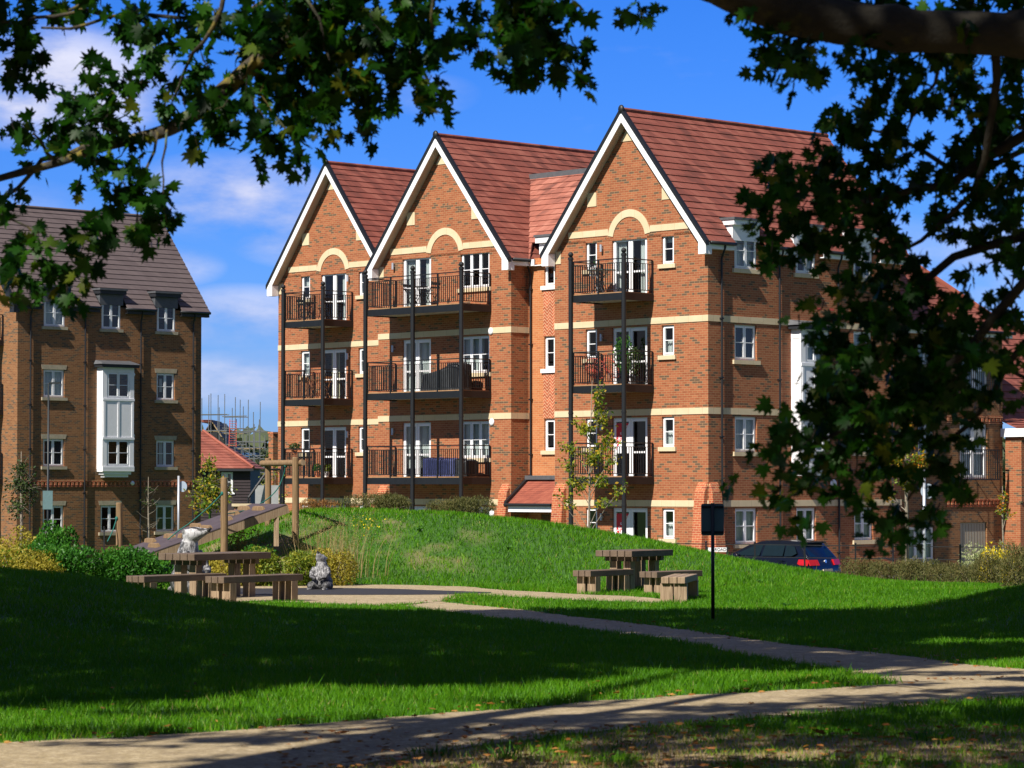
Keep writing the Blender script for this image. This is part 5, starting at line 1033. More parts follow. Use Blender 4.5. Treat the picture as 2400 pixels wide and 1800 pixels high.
# ------------------------------------------------------------------ shrubs
hx, hy = pos(250, 1200, 52.5)
def SH_(name, label, xd, yd, Y, rx, rz, n, size, m, ry=None, **k):
    x, y = pos(xd, yd, Y); return shrub(name, label, 'shrub', (x, y), (rx, ry or rx * .7, rz), n, size, m, **k)
gS = 'low shrubs planted round the play area'
SH_('green_shrub', 'dense bright green shrub left of the left picnic table', 150, 1200, 52.6, 1.0, .58, 6500, .062, 'shrub_green', tip=(0, 0, .7), group=gS)
SH_('green_shrub', 'leafy green shrub directly behind the left bench', 255, 1200, 53.0, 1.15, .66, 8200, .062, 'shrub_green', tip=(0, 0, .7), group=gS)
SH_('green_shrub', 'tallest green shrub with upright shoots below the first log post', 128, 1160, 53.6, .5, .72, 3000, .065, 'shrub_green', tip=(0, 0, .9), group=gS)
SH_('yellow_shrub', 'golden-yellow shrub at the far left edge above the dark mound', 30, 1200, 52.0, .85, .50, 4200, .05, 'shrub_yellow', group=gS)
SH_('yellow_shrub', 'low golden shrub between the dark mound and the green shrubs', 92, 1200, 51.6, .5, .42, 2000, .05, 'shrub_yellow', group=gS)
SH_('yellow_shrub', 'golden rounded shrub in front of the brown block at the left edge', 25, 1130, 60.0, .75, 1.02, 3400, .055, 'shrub_yellow', group=gS)
SH_('yellow_shrub', 'small dull yellow shrub beside the lamp post foot', 80, 1150, 59.0, .45, .72, 1200, .05, 'shrub_lime', group=gS)
SH_('lime_shrub', 'lime green shrub between the two badger sculptures', 600, 1215, 56.2, .75, .68, 4400, .055, 'shrub_lime', group=gS)
SH_('lime_shrub', 'yellow-green clipped shrub seen under the left picnic table', 505, 1215, 56.0, .7, .62, 3400, .05, 'shrub_yellow', group=gS)
SH_('green_shrub', 'green leafy shrub at the right end of the left picnic table', 560, 1200, 56.6, .5, .78, 2600, .055, 'shrub_green', group=gS)
SH_('yellow_shrub', 'golden clipped shrub right behind the right badger sculpture', 718, 1215, 56.2, .60, .66, 3800, .048, 'shrub_yellow', group=gS)
SH_('lime_shrub', 'yellow-green shrub just left of the right badger sculpture', 655, 1215, 56.0, .5, .62, 2400, .055, 'shrub_lime', group=gS)
SH_('dry_shrub', 'small withered shrub under the log climbing ramp', 520, 1155, 59.2, .42, .75, 1100, .05, 'straw', group=gS)
gT = 'twiggy evergreen shrubs along the top of the mound'
def spiky(label, xd, yd, Y, rx, rz, n, m='shrub_brown', g_=gT, nm='twiggy_shrub', size=.06):
    x, y = pos(xd, yd, Y); return shrub(nm, label, 'shrub', (x, y), (rx, rx * .6, rz), n, size, m, shape=np.array([(-.09, 0), (.09, 0), (.07, .6), (0, 1), (-.07, .6)]), group=g_, tip=(0, 0, .9), jit=.62, blobs=9)
spiky('low twiggy evergreen on the mound top below the middle balconies, left one', 815, 1095, 63.9, .86, .40, 6500)
spiky('low twiggy evergreen on the mound top below the middle balconies, right one', 990, 1100, 63.9, .80, .38, 6000)
spiky('reddish low shrub with strappy leaves beside the tall log post', 695, 1098, 63.6, .44, .26, 1300, 'shrub_orange')
gR = 'twiggy evergreen shrubs in the row by the railing'
for i, (xd, Y, rx, rz, lab) in enumerate(((1868, 66.5, .62, .62, 'twiggy shrub just right of the parked car'), (1935, 65.5, .65, .60, 'brownish twiggy shrub in front of the young autumn tree'), (1990, 64, .6, .55, 'low twiggy shrub at the foot of the right grey signpost'), (2050, 62.5, .7, .55, 'low twiggy shrub right of the grey signpost'), (2105, 61, .6, .58, 'twiggy shrub with reddish shoots left of the big right-edge shrub'), (2160, 57.5, .62, .62, 'larger twiggy shrub nearest the shaded right mound'), (2215, 54.5, .65, .80, 'tall twiggy shrub cut by the right edge'))):
    spiky(lab, xd, 1250, Y, rx, rz, 5200, g_=gR)
x, y = pos(2152, 1210, 59.5); shrub('flowering_shrub', 'shrub covered in bright yellow flowers beside the railing', 'shrub', (x, y), (.42, .4, .80), 1800, .05, 'flower_yellow')
x, y = pos(2120, 1190, 81); shrub('variegated_shrub', 'pale cream and green shrub in front of the beige doors', 'shrub', (x, y), (1.0, .6, 1.45), 3400, .065, 'variegated')
x, y = pos(2195, 1190, 66); shrub('green_shrub', 'soft green bush behind the yellow flowers at the right', 'shrub', (x, y), (.6, .5, .95), 2200, .06, 'shrub_lime')

# ------------------------------------------------------------------ young trees
def YT(name, label, xd, Y, top, **k):
    x, y = pos(xd, 1130, Y); z0 = gz(x, y); h = R(xd, top, Y).z - z0; return x, y, z0, h
x, y, z0, h = YT('', '', 1270, 79, 822)
def sp(L, xd0, Y): return [((R(a, b, Y).x - R(xd0, b, Y).x), dy, R(a, b, Y).z - z0, r, rz) for a, b, r, rz, dy in L]
young_tree('young_lime_tree', 'slim young tree with sparse yellow-green leaves before the right balconies', (x, y), h, sp([(1295, 850, .22, .5, 0), (1300, 900, .28, .45, .1), (1262, 925, .35, .3, -.1), (1320, 945, .35, .35, .1), (1240, 905, .22, .12, 0), (1285, 985, .5, .35, 0), (1230, 965, .4, .2, .2), (1220, 1000, .35, .2, -.2), (1330, 980, .3, .2, 0), (1300, 1030, .45, .3, .2), (1240, 1040, .45, .3, 0), (1345, 1050, .35, .14, 0), (1300, 1085, .4, .15, 0), (1225, 1075, .15, .25, 0), (1200, 1070, .12, .1, 0)], 1270, 79), 1900, .10, 'young_leaf', .034, lean=.12)
x, y, z0, h = YT('', '', 1957, 80, 885)
young_tree('young_maple_tree', 'young tree with yellow, green and orange leaves near the right white signpost', (x, y), h, sp([(1965, 905, .3, .4, 0), (1960, 945, .45, .3, .1), (1930, 985, .6, .28, 0), (1990, 985, .6, .3, -.1), (1950, 1015, .55, .2, .1), (2005, 1000, .35, .2, 0), (1920, 1065, .25, .12, 0), (1950, 1040, .4, .12, 0)], 1957, 80), 1500, .10, 'autumn_leaf', .06, bare=7)
x, y, z0, h = YT('', '', 2166, 77, 1050)
young_tree('sapling_tree', 'thin sapling with a few yellowing leaves at the right edge', (x, y), h, sp([(2170, 1070, .2, .3, 0), (2160, 1100, .22, .25, 0), (2178, 1110, .2, .2, 0)], 2166, 77), 170, .09, 'autumn_leaf', .035)
x, y, z0, h = YT('', '', 452, 92, 985)
young_tree('leafy_young_tree', 'leafy green young tree in front of the small red-roofed house', (x, y), h, sp([(452, 1005, .35, .5, 0), (455, 1040, .7, .45, 0), (440, 1065, .7, .4, .2), (470, 1060, .7, .45, 0), (455, 1090, .8, .4, .1), (435, 1045, .4, .3, 0)], 452, 92), 1500, .11, 'young_leaf', .05).children[2].data.materials.__setitem__(0, MATS['shrub_lime'])
x, y, z0, h = YT('', '', 45, 112, 975)
young_tree('columnar_tree', 'narrow dark green tree standing before the left edge of the brown block', (x, y), h, sp([(45, 1010, .5, .7, 0), (40, 1045, .8, .7, .2), (55, 1050, .8, .7, 0), (45, 1090, .9, .7, .1)], 45, 112), 1500, .12, 'dull_leaf', .06)
x, y, z0, h = YT('', '', 320, 118, 1030)
young_tree('bare_young_tree', 'thin bare-branched young tree against the middle of the brown block', (x, y), h, sp([(320, 1050, .4, .4, 0), (320, 1085, .5, .4, 0)], 320, 118), 90, .09, 'dull_leaf', .045, bare=16)
# creeper on the left column
x, y = loc2w(A1, 1.2, 23.6).xy; z0 = A1.z
cr = thing('climbing_plant', 'green creeper climbing the first balcony column by the log posts', 'plant', (x, y, z0)); g = np.random.default_rng(8)
S = MB(); P = []
for i in range(5):
    pts = [(g.normal() * .15, g.normal() * .1, zz) for zz in np.linspace(0, 2.4 + i * .45, 7)]; S.tube(pts, .012, 4, False); P += [np.array(p) + g.normal(0, .16, 3) for p in pts for _ in range(26)]
S.build('stem', 'thin_bark', cr, recalc=False); V, T, a = leafset(np.array(P), .09, OVAL, (0, 0, -.4), .7, 5); npmesh('leaves', V, T, 'shrub_lime', cr, a)

# ------------------------------------------------------------------ picnic tables and benches
def boards(M_, L, W, n, z0, z1, gap=.012):
    w_ = W / n
    for i in range(n): 
        y = -W / 2 + i * w_; M_.box(-L / 2, L / 2, y + gap / 2, y + w_ - gap / 2, z0, z1)
def plank_parts(root, L, W, n, z0, z1, m):
    M_ = MB(); boards(M_, L, W, n, z0, z1, .014); o = M_.build('top' if W > .6 else 'seat', m, root)
    bv = o.modifiers.new('edge', 'BEVEL'); bv.width = .006; bv.segments = 1; return o
def bench(label, x, y, rz, L, W, h, m='timber_top', group='timber benches round the picnic tables', leg=.15, inset=.22):
    root = thing('bench', label, 'bench', (x, y, gz(x, y)), rz, group); plank_parts(root, L, W, 3, h - .11, h, m)
    for s_ in (-1, 1):
        for q in (-1, 1):
            M_ = MB(); cx = s_ * (L / 2 - inset); cy = q * (W / 2 - .09); M_.box(cx - leg / 2, cx + leg / 2, cy - leg * .62, cy + leg * .62, -.12, h - .112); M_.build('leg', 'timber_leg', root)
    return root
def table(label, x, y, rz, L, W, h, inset=.3):
    root = thing('picnic_table', label, 'table', (x, y, gz(x, y)), rz, 'chunky timber picnic tables'); plank_parts(root, L, W, 5, h - .115, h, 'timber_top')
    for s_ in (-1, 1):
        M_ = MB(); cx = s_ * (L / 2 - inset); M_.box(cx - .05, cx + .05, -W / 2 + .06, W / 2 - .06, h - .20, h - .117); M_.build('cross_beam', 'timber_top', root)
        for q in (-1, 1):
            M_ = MB(); cy = q * (W * .5 - .26); M_.box(cx - .075, cx + .075, cy - .08, cy + .08, -.12, h - .202); M_.build('leg', 'timber_leg', root)
    return root
def from_corner(xd, yd, Y, rz, L, W):    # near corner (front end, right side) seen in the photograph -> centre
    p = R(xd, yd, Y); c, s_ = math.cos(rz), math.sin(rz); return p.x + (L / 2) * c - (W / 2) * s_ * -1 * -1 , p.y + (L / 2) * s_ + (W / 2) * c
rT = math.radians(52)
def ctr(xd, Y, rz, L, W):
    px = (xd * DS - 1200) / F * Y; c, s_ = math.cos(rz), math.sin(rz); return px + L / 2 * c - W / 2 * s_, Y + L / 2 * s_ + W / 2 * c
x, y = ctr(421, 49.7, rT, 1.95, .88); table('weathered timber picnic table in front of the green shrubs, left of the path', x, y, rT, 1.95, .88, .80)
x, y = ctr(485, 47.6, rT, 1.95, .44); bench('low timber bench in front of the left picnic table, nearest the viewer', x, y, rT, 1.95, .44, .45)
x, y = ctr(313, 48.3, rT, 2.0, .44); bench('low timber bench behind the left picnic table, mostly hidden by the mound', x, y, rT, 2.0, .44, .45)
x, y = ctr(1365, 53.4, rT + .05, 1.45, .82); table('timber picnic table standing alone on the sunlit grass below the mound', x, y, rT + .05, 1.45, .82, .76)
x, y = ctr(1276, 52.6, rT, 1.35, .42); bench('timber bench at the left side of the right picnic table', x, y, rT, 1.35, .42, .44)
x, y = ctr(1419, 52.0, rT - .06, 1.35, .42); bench('timber bench at the right side of the right picnic table, behind the end bench', x, y, rT - .06, 1.35, .42, .44)
x, y = ctr(1480, 48.6, math.radians(80), 1.9, .42); bench('paler grey-green timber bench seen end-on, right of the right picnic table', x, y, math.radians(80), 1.9, .42, .43, 'timber_leg', leg=.17, inset=.14)

# ------------------------------------------------------------------ badger sculptures
def badgermat(t, b):
    o = t.obj(); x, y, z = t.xyz(o)
    n = t.noise(t.comb(t.m('MULTIPLY', x, 26.0), t.m('MULTIPLY', y, 26.0), t.m('MULTIPLY', z, 7.0)), 1.3, 5, .75)
    f = t.m('ADD', t.attr('tint'), t.m('MULTIPLY_ADD', n, 2.6, -1.3), clamp=True)
    t.put(b.inputs['Base Color'], t.ramp(f, [(.18, (.012, .012, .014)), (.42, (.055, .055, .06)), (.62, (.17, .17, .18)), (.9, (.42, .42, .44))]))
    b.inputs['Roughness'].default_value = .6; bump(t, b, n, .6, .012)
mat('carved_badger', badgermat)
def badger(label, x, y, rz, s_, head_yaw=0.0, head_up=.9, wide=1.3):
    """seated badger on its haunches: pear-shaped trunk, hunched shoulders, long striped head, paws on the belly. Faces -y."""
    root = thing('badger_sculpture', label, 'sculpture', (x, y, gz(x, y) - .01), rz, 'seated badger sculptures'); M_ = MB()
    E_ = lambda c, r: M_.ball(c, r, 18, 12)
    E_((0, .06, .22), (.22, .21, .23)); E_((0, .05, .40), (.185, .165, .22)); E_((0, .04, .58), (.15, .135, .17)); E_((0, .02, .72), (.095, .095, .14))
    for q in (-1, 1):
        E_((q * .17, -.06, .13), (.10, .18, .13)); E_((q * .17, -.20, .05), (.06, .11, .05))            # thighs, hind feet
        M_.tube([(q * .14, .0, .62), (q * .185, -.06, .48), (q * .15, -.15, .37), (q * .07, -.205, .33)], [.062, .058, .05, .042], 10)   # forelegs bent over the belly
        E_((q * .055, -.21, .32), (.042, .035, .05))
    E_((0, .24, .10), (.07, .10, .05))
    hc = Vector((0, 0, .84)); cu, su = math.cos(head_up), math.sin(head_up); cy, sy = math.cos(head_yaw), math.sin(head_yaw)
    def H(f, u, l=0):     # head coordinates: forward along the muzzle, up over the skull, left
        fy, fz = -(f * cu - u * su), f * su + u * cu
        return (l * cy + fy * sy * 1.0, -l * sy + fy * cy, hc.z + fz)
    hd = [((.0, 0), .112), ((.05, -.002), .108), ((.10, -.012), .094), ((.14, -.022), .074), ((.18, -.03), .058), ((.22, -.034), .046)]
    M_.tube([H(*p) for p, _ in hd], [r for _, r in hd], 14); E_(H(-.01, 0), (.10, .10, .10)); E_(H(.25, -.034), (.036, .036, .034))
    for q in (-1, 1): E_(H(-.03, .085, q * .075), (.03, .03, .034))
    M_.tube([H(.0, -.02), (0, .02, .74), (0, .03, .62)], [.085, .11, .13], 12)
    o = M_.build('body', 'carved_badger', root, smooth=True); md = o.modifiers.new('skin', 'REMESH'); md.mode = 'VOXEL'; md.voxel_size = .014; md.use_smooth_shade = True
    sm = o.modifiers.new('smooth', 'SMOOTH'); sm.iterations = 5
    dg = bpy.context.evaluated_depsgraph_get(); me = bpy.data.meshes.new_from_object(o.evaluated_get(dg)); o.modifiers.clear(); o.data = me
    # colour pattern: white face with two dark stripes, pale chest, grey back
    ax = (Vector(H(1, 0)) - Vector(H(0, 0))).normalized(); lf = Vector((cy, -sy, 0)); upv = ax.cross(lf); h0 = Vector(H(0, 0)); vals = []
    for v in me.vertices:
        d = v.co - h0; f, l = d.dot(ax), d.dot(lf)
        if d.length < .135 or (f > 0 and d.length < .34 and v.co.z > .7):
            al = abs(l); val = .95 if al < .022 else (.02 if al < .058 and abs(d.dot(upv)) > .0 and (d.dot(upv) * (1 if upv.z > 0 else -1)) > -.02 else .85)
            if f > .25: val = 0
        else:
            val = .50; 
            if v.co.y < -.02 and abs(v.co.x) < .11 and v.co.z > .4: val = .66
            if abs(v.co.x) > .13 and v.co.z < .3: val = .36
            if v.co.y < -.15 and .27 < v.co.z < .36: val = .12
            if v.co.z < .07: val = .6
        vals.append(val)
    a = me.attributes.new('tint', 'FLOAT', 'POINT'); a.data.foreach_set('value', np.array(vals, np.float32)); me.shade_smooth()
    nz = MB(); nz.ball(H(.285, -.028), (.022, .02, .018)); nz.build('nose', 'black_ink', root, smooth=True)
    for q in (-1, 1): nz = MB(); nz.ball(H(.12, .045, q * .052), (.012, .012, .012)); nz.build('eye', 'black_ink', root, smooth=True)
    root.scale = (s_ * wide, s_ * wide, s_); return root
x, y = pos(694, 1275, 54.2); badger('grey and white badger sculpture sitting on the play surface with raised muzzle', x, y, math.radians(-20), .70, .0, .95)
x, y = pos(412, 1270, 51.9); badger('larger badger sculpture behind the left picnic table, head turned to the right', x, y, math.radians(62), 1.30, -.1, .45, 1.12)

# ------------------------------------------------------------------ log posts, climbing ramp, ropes
def post(label, xd, ytop, Y, dia=.135, name='log_post'):
    p = R(xd, ytop, Y); zb_ = gz(p.x, p.y) - .25; root = thing(name, label, 'post', (p.x, p.y, zb_), 0, 'round timber posts of the climbing ramp'); h = p.z - zb_
    M_ = MB(); M_.tube([(0, 0, 0), (.004, .003, h * .5), (0, 0, h - .012), (0, 0, h)], [dia / 2 * 1.03, dia / 2, dia / 2 * .97, dia / 2 * .9], 16); M_.build('shaft', 'log', root, smooth=False)
    C_ = MB(); C_.tube([(0, 0, h + .0005), (0, 0, h + .004)], dia / 2 * .86, 16); C_.build('end_grain', 'timber_leg', root); return root
post('short log post rising from the green shrubs with a teal rope tied on', 257.5, 1086, 58.8)
post('log post standing beside the lower half of the climbing ramp', 484.5, 1032, 57.6, .15)
post('log post at the top of the ramp on the left, under the cross log', 579, 990, 61.5, .135)
post('tallest log post at the top right corner of the climbing ramp', 638.5, 988, 59.7, .145)
a_, b_ = R(566, 1001, 61.6), R(655, 999.5, 59.6); d_ = b_ - a_; xl = thing('cross_log', 'round log lying across the two posts at the top of the ramp', 'log', a_, 0)
M_ = MB(); M_.tube([(0, 0, 0), tuple(d_)], .064, 16); M_.build('shaft', 'log', xl); M_ = MB(); dn = d_.normalized(); M_.tube([tuple(d_), tuple(d_ + dn * .004)], .057, 16); M_.build('end_grain', 'timber_leg', xl)
P0 = Vector((-8.3, 56.8, -1.80 + E)); P1 = Vector((-4.62, 58.7, -.44 + E)); ex = (P1 - P0); LR = ex.length; ex.normalize(); ey = Vector((-ex.y, ex.x, 0)).normalized(); ez = ex.cross(ey).normalized(); ez = ez if ez.z > 0 else -ez
rp = thing('climbing_ramp', 'sloping purple-brown climbing board with timber side beams and wedge holds', 'ramp', P0); WR = 1.75
def rb(M_, a, b, c, d, z0, z1): M_.hexa([tuple(ex * i + ey * j + ez * k) for k in (z0, z1) for i, j in ((a, c), (b, c), (b, d), (a, d))])
M_ = MB(); rb(M_, 0, LR, .005, WR - .005, 0, .04); M_.build('board', 'ramp_board', rp)
M_ = MB(); rb(M_, -.02, LR + .02, -.09, .0, -.15, .02); M_.build('side_beam', 'timber_leg', rp); M_ = MB(); rb(M_, -.02, LR + .02, WR, WR + .09, -.15, .02); M_.build('side_beam', 'timber_leg', rp)
M_ = MB(); rb(M_, -.02, LR, -.095, -.001, .022, .042); M_.build('edge_strip', 'ramp_board', rp)
for i, (f, c) in enumerate(((.36, .3), (.42, 1.2), (.50, .15), (.49, .85), (.62, .2), (.64, 1.0), (.75, .45), (.90, .25), (.9, 1.05), (.83, .9))):
    M_ = MB(); a = LR * f; M_.hexa([tuple(ex * i_ + ey * j + ez * k) for i_, j, k in ((a, c, .041), (a + .10, c, .041), (a + .10, c + .5, .041), (a, c + .5, .041), (a + .03, c + .03, .11), (a + .09, c + .03, .11), (a + .09, c + .47, .11), (a + .03, c + .47, .11))]); M_.build('foothold', 'log', rp)
M_ = MB(); q0 = ex * (LR * .55) - ey * .03 ; M_.box(q0.x - .06, q0.x + .06, q0.y - .05, q0.y + .05, -.1, q0.z - .05); 
for f in (.95,): 
    q0 = ex * (LR * f) - ey * .04; Q_ = MB(); Q_.box(q0.x - .05, q0.x + .05, q0.y - .04, q0.y + .05, q0.z - .75, q0.z - .16); Q_.build('prop', 'timber_leg', rp)
def rope(label, L, r=.012, sag=None):
    pts = [R(*q) for q in L]; root_p = pts[0]; M_ = MB(); fine = []
    for k in range(len(pts) - 1):
        for j in range(6):
            q = j / 6; p0, p1, p2, p3 = pts[max(k - 1, 0)], pts[k], pts[k + 1], pts[min(k + 2, len(pts) - 1)]
            fine.append(.5 * ((2 * p1) + (p2 - p0) * q + (2 * p0 - 5 * p1 + 4 * p2 - p3) * q * q + (3 * p1 - p0 - 3 * p2 + p3) * q ** 3) - root_p)
    fine.append(pts[-1] - root_p); M_.tube(fine, r, 6); M_.ball((0, 0, 0), (.035, .035, .045)); o = M_.build('rope', 'rope_teal', None, smooth=True); o.location = root_p; return tag(o, label, 'rope', 'teal ropes of the climbing ramp')
rope('teal rope hanging from the cross log and trailing down the ramp board', [(617, 1006, 60.4), (612, 1028, 60.5), (600, 1055, 60.5), (578, 1078, 60.4), (548, 1095, 59.9), (520, 1105, 59.4), (490, 1110, 59.0)])
rope('teal rope slung from the tall leaning-side post down to the foot of the ramp', [(480, 1066, 57.55), (462, 1085, 57.6), (440, 1105, 57.7), (410, 1130, 57.9), (385, 1147, 58.0), (362, 1166, 58.0)])
rope('short teal rope dropping from the short log post behind the shrubs', [(252, 1120, 58.75), (247, 1136, 58.7), (242, 1150, 58.6), (232, 1170, 58.5)])

# ------------------------------------------------------------------ signs, poles, lamp, fences
x, y = ongr(1540, 1343); zt_ = R(1540, 1088, y).z; zg = gz(x, y)
sg = thing('park_sign', 'dark sign on a thin post seen from behind, standing on the shaded lawn', 'sign', (x, y, zg)); h = zt_ - zg
M_ = MB(); M_.tube([(0, 0, -.1), (0, 0, h + .01)], .026, 12); M_.build('post', 'dark_pole', sg, smooth=True)
M_ = MB(); w2, hh = .165, .46; r_ = .03; P = []
for cx, cz, a0 in ((w2 - r_, h - r_, 0), (-w2 + r_, h - r_, 90), (-w2 + r_, h - hh + r_, 180), (w2 - r_, h - hh + r_, 270)):
    for a in range(0, 91, 30): P.append((cx + r_ * math.cos(math.radians(a0 + a)), cz + r_ * math.sin(math.radians(a0 + a))))
i0 = len(P); M_.v = [(a, .028, b) for a, b in P] + [(a, .036, b) for a, b in P]; M_.f = [tuple(range(i0)), tuple(range(i0, 2 * i0))[::-1]] + [(k, (k + 1) % i0, (k + 1) % i0 + i0, k + i0) for k in range(i0)]; M_.build('panel', 'sign_back', sg)
for z in (h - .05, h - hh + .045): M_ = MB(); M_.box(-w2 + .01, w2 - .01, .012, .027, z - .018, z + .018); M_.build('bracket', 'black_metal', sg)
p = R(105, 828, 116); zg = A1.z; lp = thing('street_lamp', 'slim dark street lamp in front of the brown block', 'lamp', (p.x, p.y, zg)); h = p.z - zg
M_ = MB(); M_.tube([(0, 0, 0), (0, 0, 1.2), (0, 0, h)], [.075, .05, .036], 10); M_.build('pole', 'dark_pole', lp, smooth=True)
M_ = MB(); M_.tube([(-.05, 0, h - .03), (.28, -.05, h + .0)], .022, 6); M_.box(.02, .5, -.12, .05, h - .02, h + .045); M_.build('lamp_head', 'dark_pole', lp)
z_ = R(105, 1060, 116).z - zg; M_ = MB(); M_.box(-.2, .2, -.07, -.05, z_ - .75, z_); M_.build('sign_panel', 'sign_back', lp)
def white_pole(label, xd, yt, Y, zb_, sign_y, dx):
    p = R(xd, yt, Y); zg = zb_; o = thing('signpost', label, 'signpost', (p.x, p.y, zg), 0, 'grey metal posts with round signs'); h = p.z - zg
    M_ = MB(); M_.tube([(0, 0, 0), (0, 0, h)], .044, 12); M_.build('pole', 'grey_pole', o, smooth=True); z = R(xd, sign_y, Y).z - zg
    M_ = MB(); a = Vector((.45, .9, 0)).normalized(); c = Vector((dx, .06, z)); M_.tube([c - a * .006, c + a * .006], .2, 24); M_.build('round_sign', 'sign_grey', o)
plain('sign_grey', (.33, .40, .48), .4, .3, var=.06)
white_pole('grey post with a round sign in front of the right corner of the brown block', 386, 1028, 108, A1.z, 1051, .14)
white_pole('grey post with a round sign among the shrubs at the right', 1996, 1014, 77, gz(9.8, 77) - .2, 1061, .11)
def fence(label, pts, h, rails, step):
    a, b = Vector(pts[0]), Vector(pts[1]); root = thing('estate_fence', label, 'fence', a); d = b - a; L = d.length; n = round(L / step); w_ = Vector((-d.y, d.x, 0)).normalized() * .012
    for z in rails:
        M_ = MB(); u = Vector((0, 0, z)); v = Vector((0, 0, z + .022)); M_.hexa([-w_ + u, d - w_ + u, d + w_ + u, w_ + u, -w_ + v, d - w_ + v, d + w_ + v, w_ + v]); M_.build('rail', 'black_metal', root)
    for i in range(n + 1): M_ = MB(); p = d * (i / n); M_.box(p.x - .022, p.x + .022, p.y - .012, p.y + .012, p.z - .2, p.z + h + .04); M_.ball((p.x, p.y, p.z + h + .05), .032, 8, 5); M_.build('post', 'black_metal', root)
    return root
pa, pb = R(1320, 1172, 84), R(2212, 1182.5, 77.5); pa.z -= 1.05; pb.z -= 1.05; pb2 = pa + (pb - pa) * 1.1
fence('black estate railing running in front of the parked car at the right', (pa, pb2), 1.05, (.30, .68, 1.03), 1.62)
pa, pb = R(225, 1142, 103), R(410, 1145, 106); pa.z -= .95; pb.z -= .95
fence('black estate railing in front of the brown block, above the shrubs', (pa, pb), .95, (.30, .62, .93), 1.9)
pa, pb = R(1640, 1190, 80), R(1700, 1190, 80)
def text(s, size, m, parent, loc, rot, name='lettering', depth=.002):
    c = bpy.data.curves.new(name, 'FONT'); c.body = s; c.size = size; c.extrude = depth; c.align_x = 'CENTER'; c.align_y = 'CENTER'; c.offset = size * .012
    o = bpy.data.objects.new(name, c); col.objects.link(o); dg = bpy.context.evaluated_depsgraph_get(); me = bpy.data.meshes.new_from_object(o.evaluated_get(dg)); col.objects.unlink(o); bpy.data.objects.remove(o)
    me.materials.clear(); me.materials.append(MATS[m]); o = bpy.data.objects.new(name, me); col.objects.link(o); o.parent = parent; o.location = loc; o.rotation_euler = rot; return o
p = R(1557, 1186.5, 80.5); npl = thing('street_nameplate', 'low white street nameplate with black capitals beside the railing', 'sign', (p.x, p.y, p.z - .55))
M_ = MB(); M_.box(-.36, .16, -.008, .008, .48, .60); M_.build('plate', 'white_sign', npl); M_ = MB(); M_.box(.16, .20, -.015, .015, -.2, .62); M_.build('post', 'dark_pole', npl); M_ = MB(); M_.box(-.39, -.362, -.015, .015, -.2, .62); M_.build('post', 'dark_pole', npl)
text('ROAD', .115, 'black_ink', npl, (-.01, -.010, .54), (math.radians(90), 0, 0))

# ------------------------------------------------------------------ parked car
cr = thing('parked_car', 'dark blue hatchback parked by the building, red tail light showing', 'car', R(1752, 1170, 86.5) * 1.0); rl = R(1786, 1200, 86.4)
cr.location = (rl.x, rl.y, A1.z + .03); cr.rotation_euler = (0, 0, math.radians(142))      # local +x = forward (along the front wall, away), rear at x=0
# side profile of the body, x forward from the rear bumper, z up; half width at each height
prof = [(0.02, .32), (-.02, .52), (.02, .72), (.10, .86), (.16, .96), (.52, 1.40), (.72, 1.455), (1.3, 1.48), (1.9, 1.45), (2.35, 1.32), (3.05, .98), (3.7, .90), (4.05, .80), (4.2, .62), (4.22, .40), (4.1, .24), (3.7, .20), (3.0, .20), (1.2, .20), (.5, .20), (.12, .24)]
def hw_(z, x): return .89 - (.0 if z < .9 else (z - .9) * .46) - (.03 if z < .35 else 0) - (max(0, .25 - x) * .35) - max(0, x - 3.7) * .28
cp = Vector((2.0, 0, .75)); M_ = MB(); n = len(prof); rings = []
for q, ins in ((-1, .0), (-1, .06), (1, .06), (1, .0)):
    pass
L_ = [(x, -hw_(z, x), z) for x, z in prof]; Rr = [(x, hw_(z, x), z) for x, z in prof]
def inner(P, q): return [(x + (cp.x - x) * .0, y * q, z) for x, y, z in P]
cols_ = [L_, [(x, y * .93, z + (.012 if z > .9 else 0)) for x, y, z in L_], [(x - (.03 if x < .3 else 0) + (.04 if x > 4 else 0), 0, z + (.03 if z > 1.2 else .012 if z > .8 else 0)) for x, y, z in L_], [(x, y * .93, z + (.012 if z > .9 else 0)) for x, y, z in Rr], Rr]
for c_ in cols_: M_.v += c_
for k in range(4):
    for j in range(n): M_.f.append((k * n + j, k * n + (j + 1) % n, (k + 1) * n + (j + 1) % n, (k + 1) * n + j))
M_.f.append(tuple(range(n))); M_.f.append(tuple(4 * n + j for j in range(n))[::-1])
bd = M_.build('body', 'car_paint', cr, smooth=False); bv = bd.modifiers.new('b', 'BEVEL'); bv.width = .035; bv.segments = 3; bd.data.shade_smooth()
def sidepane(pts, s_, name='side_window', m='car_glass', out=.006):
    M_ = MB(); P = [(x, s_ * (hw_(z, x) + out), z) for x, z in pts]; Q = [(x, s_ * (hw_(z, x) - .01), z) for x, z in pts]; k = len(P); M_.v = P + Q; M_.f = [tuple(range(k)), tuple(range(k, 2 * k))[::-1]] + [(i, (i + 1) % k, (i + 1) % k + k, i + k) for i in range(k)]; return M_.build(name, m, cr)
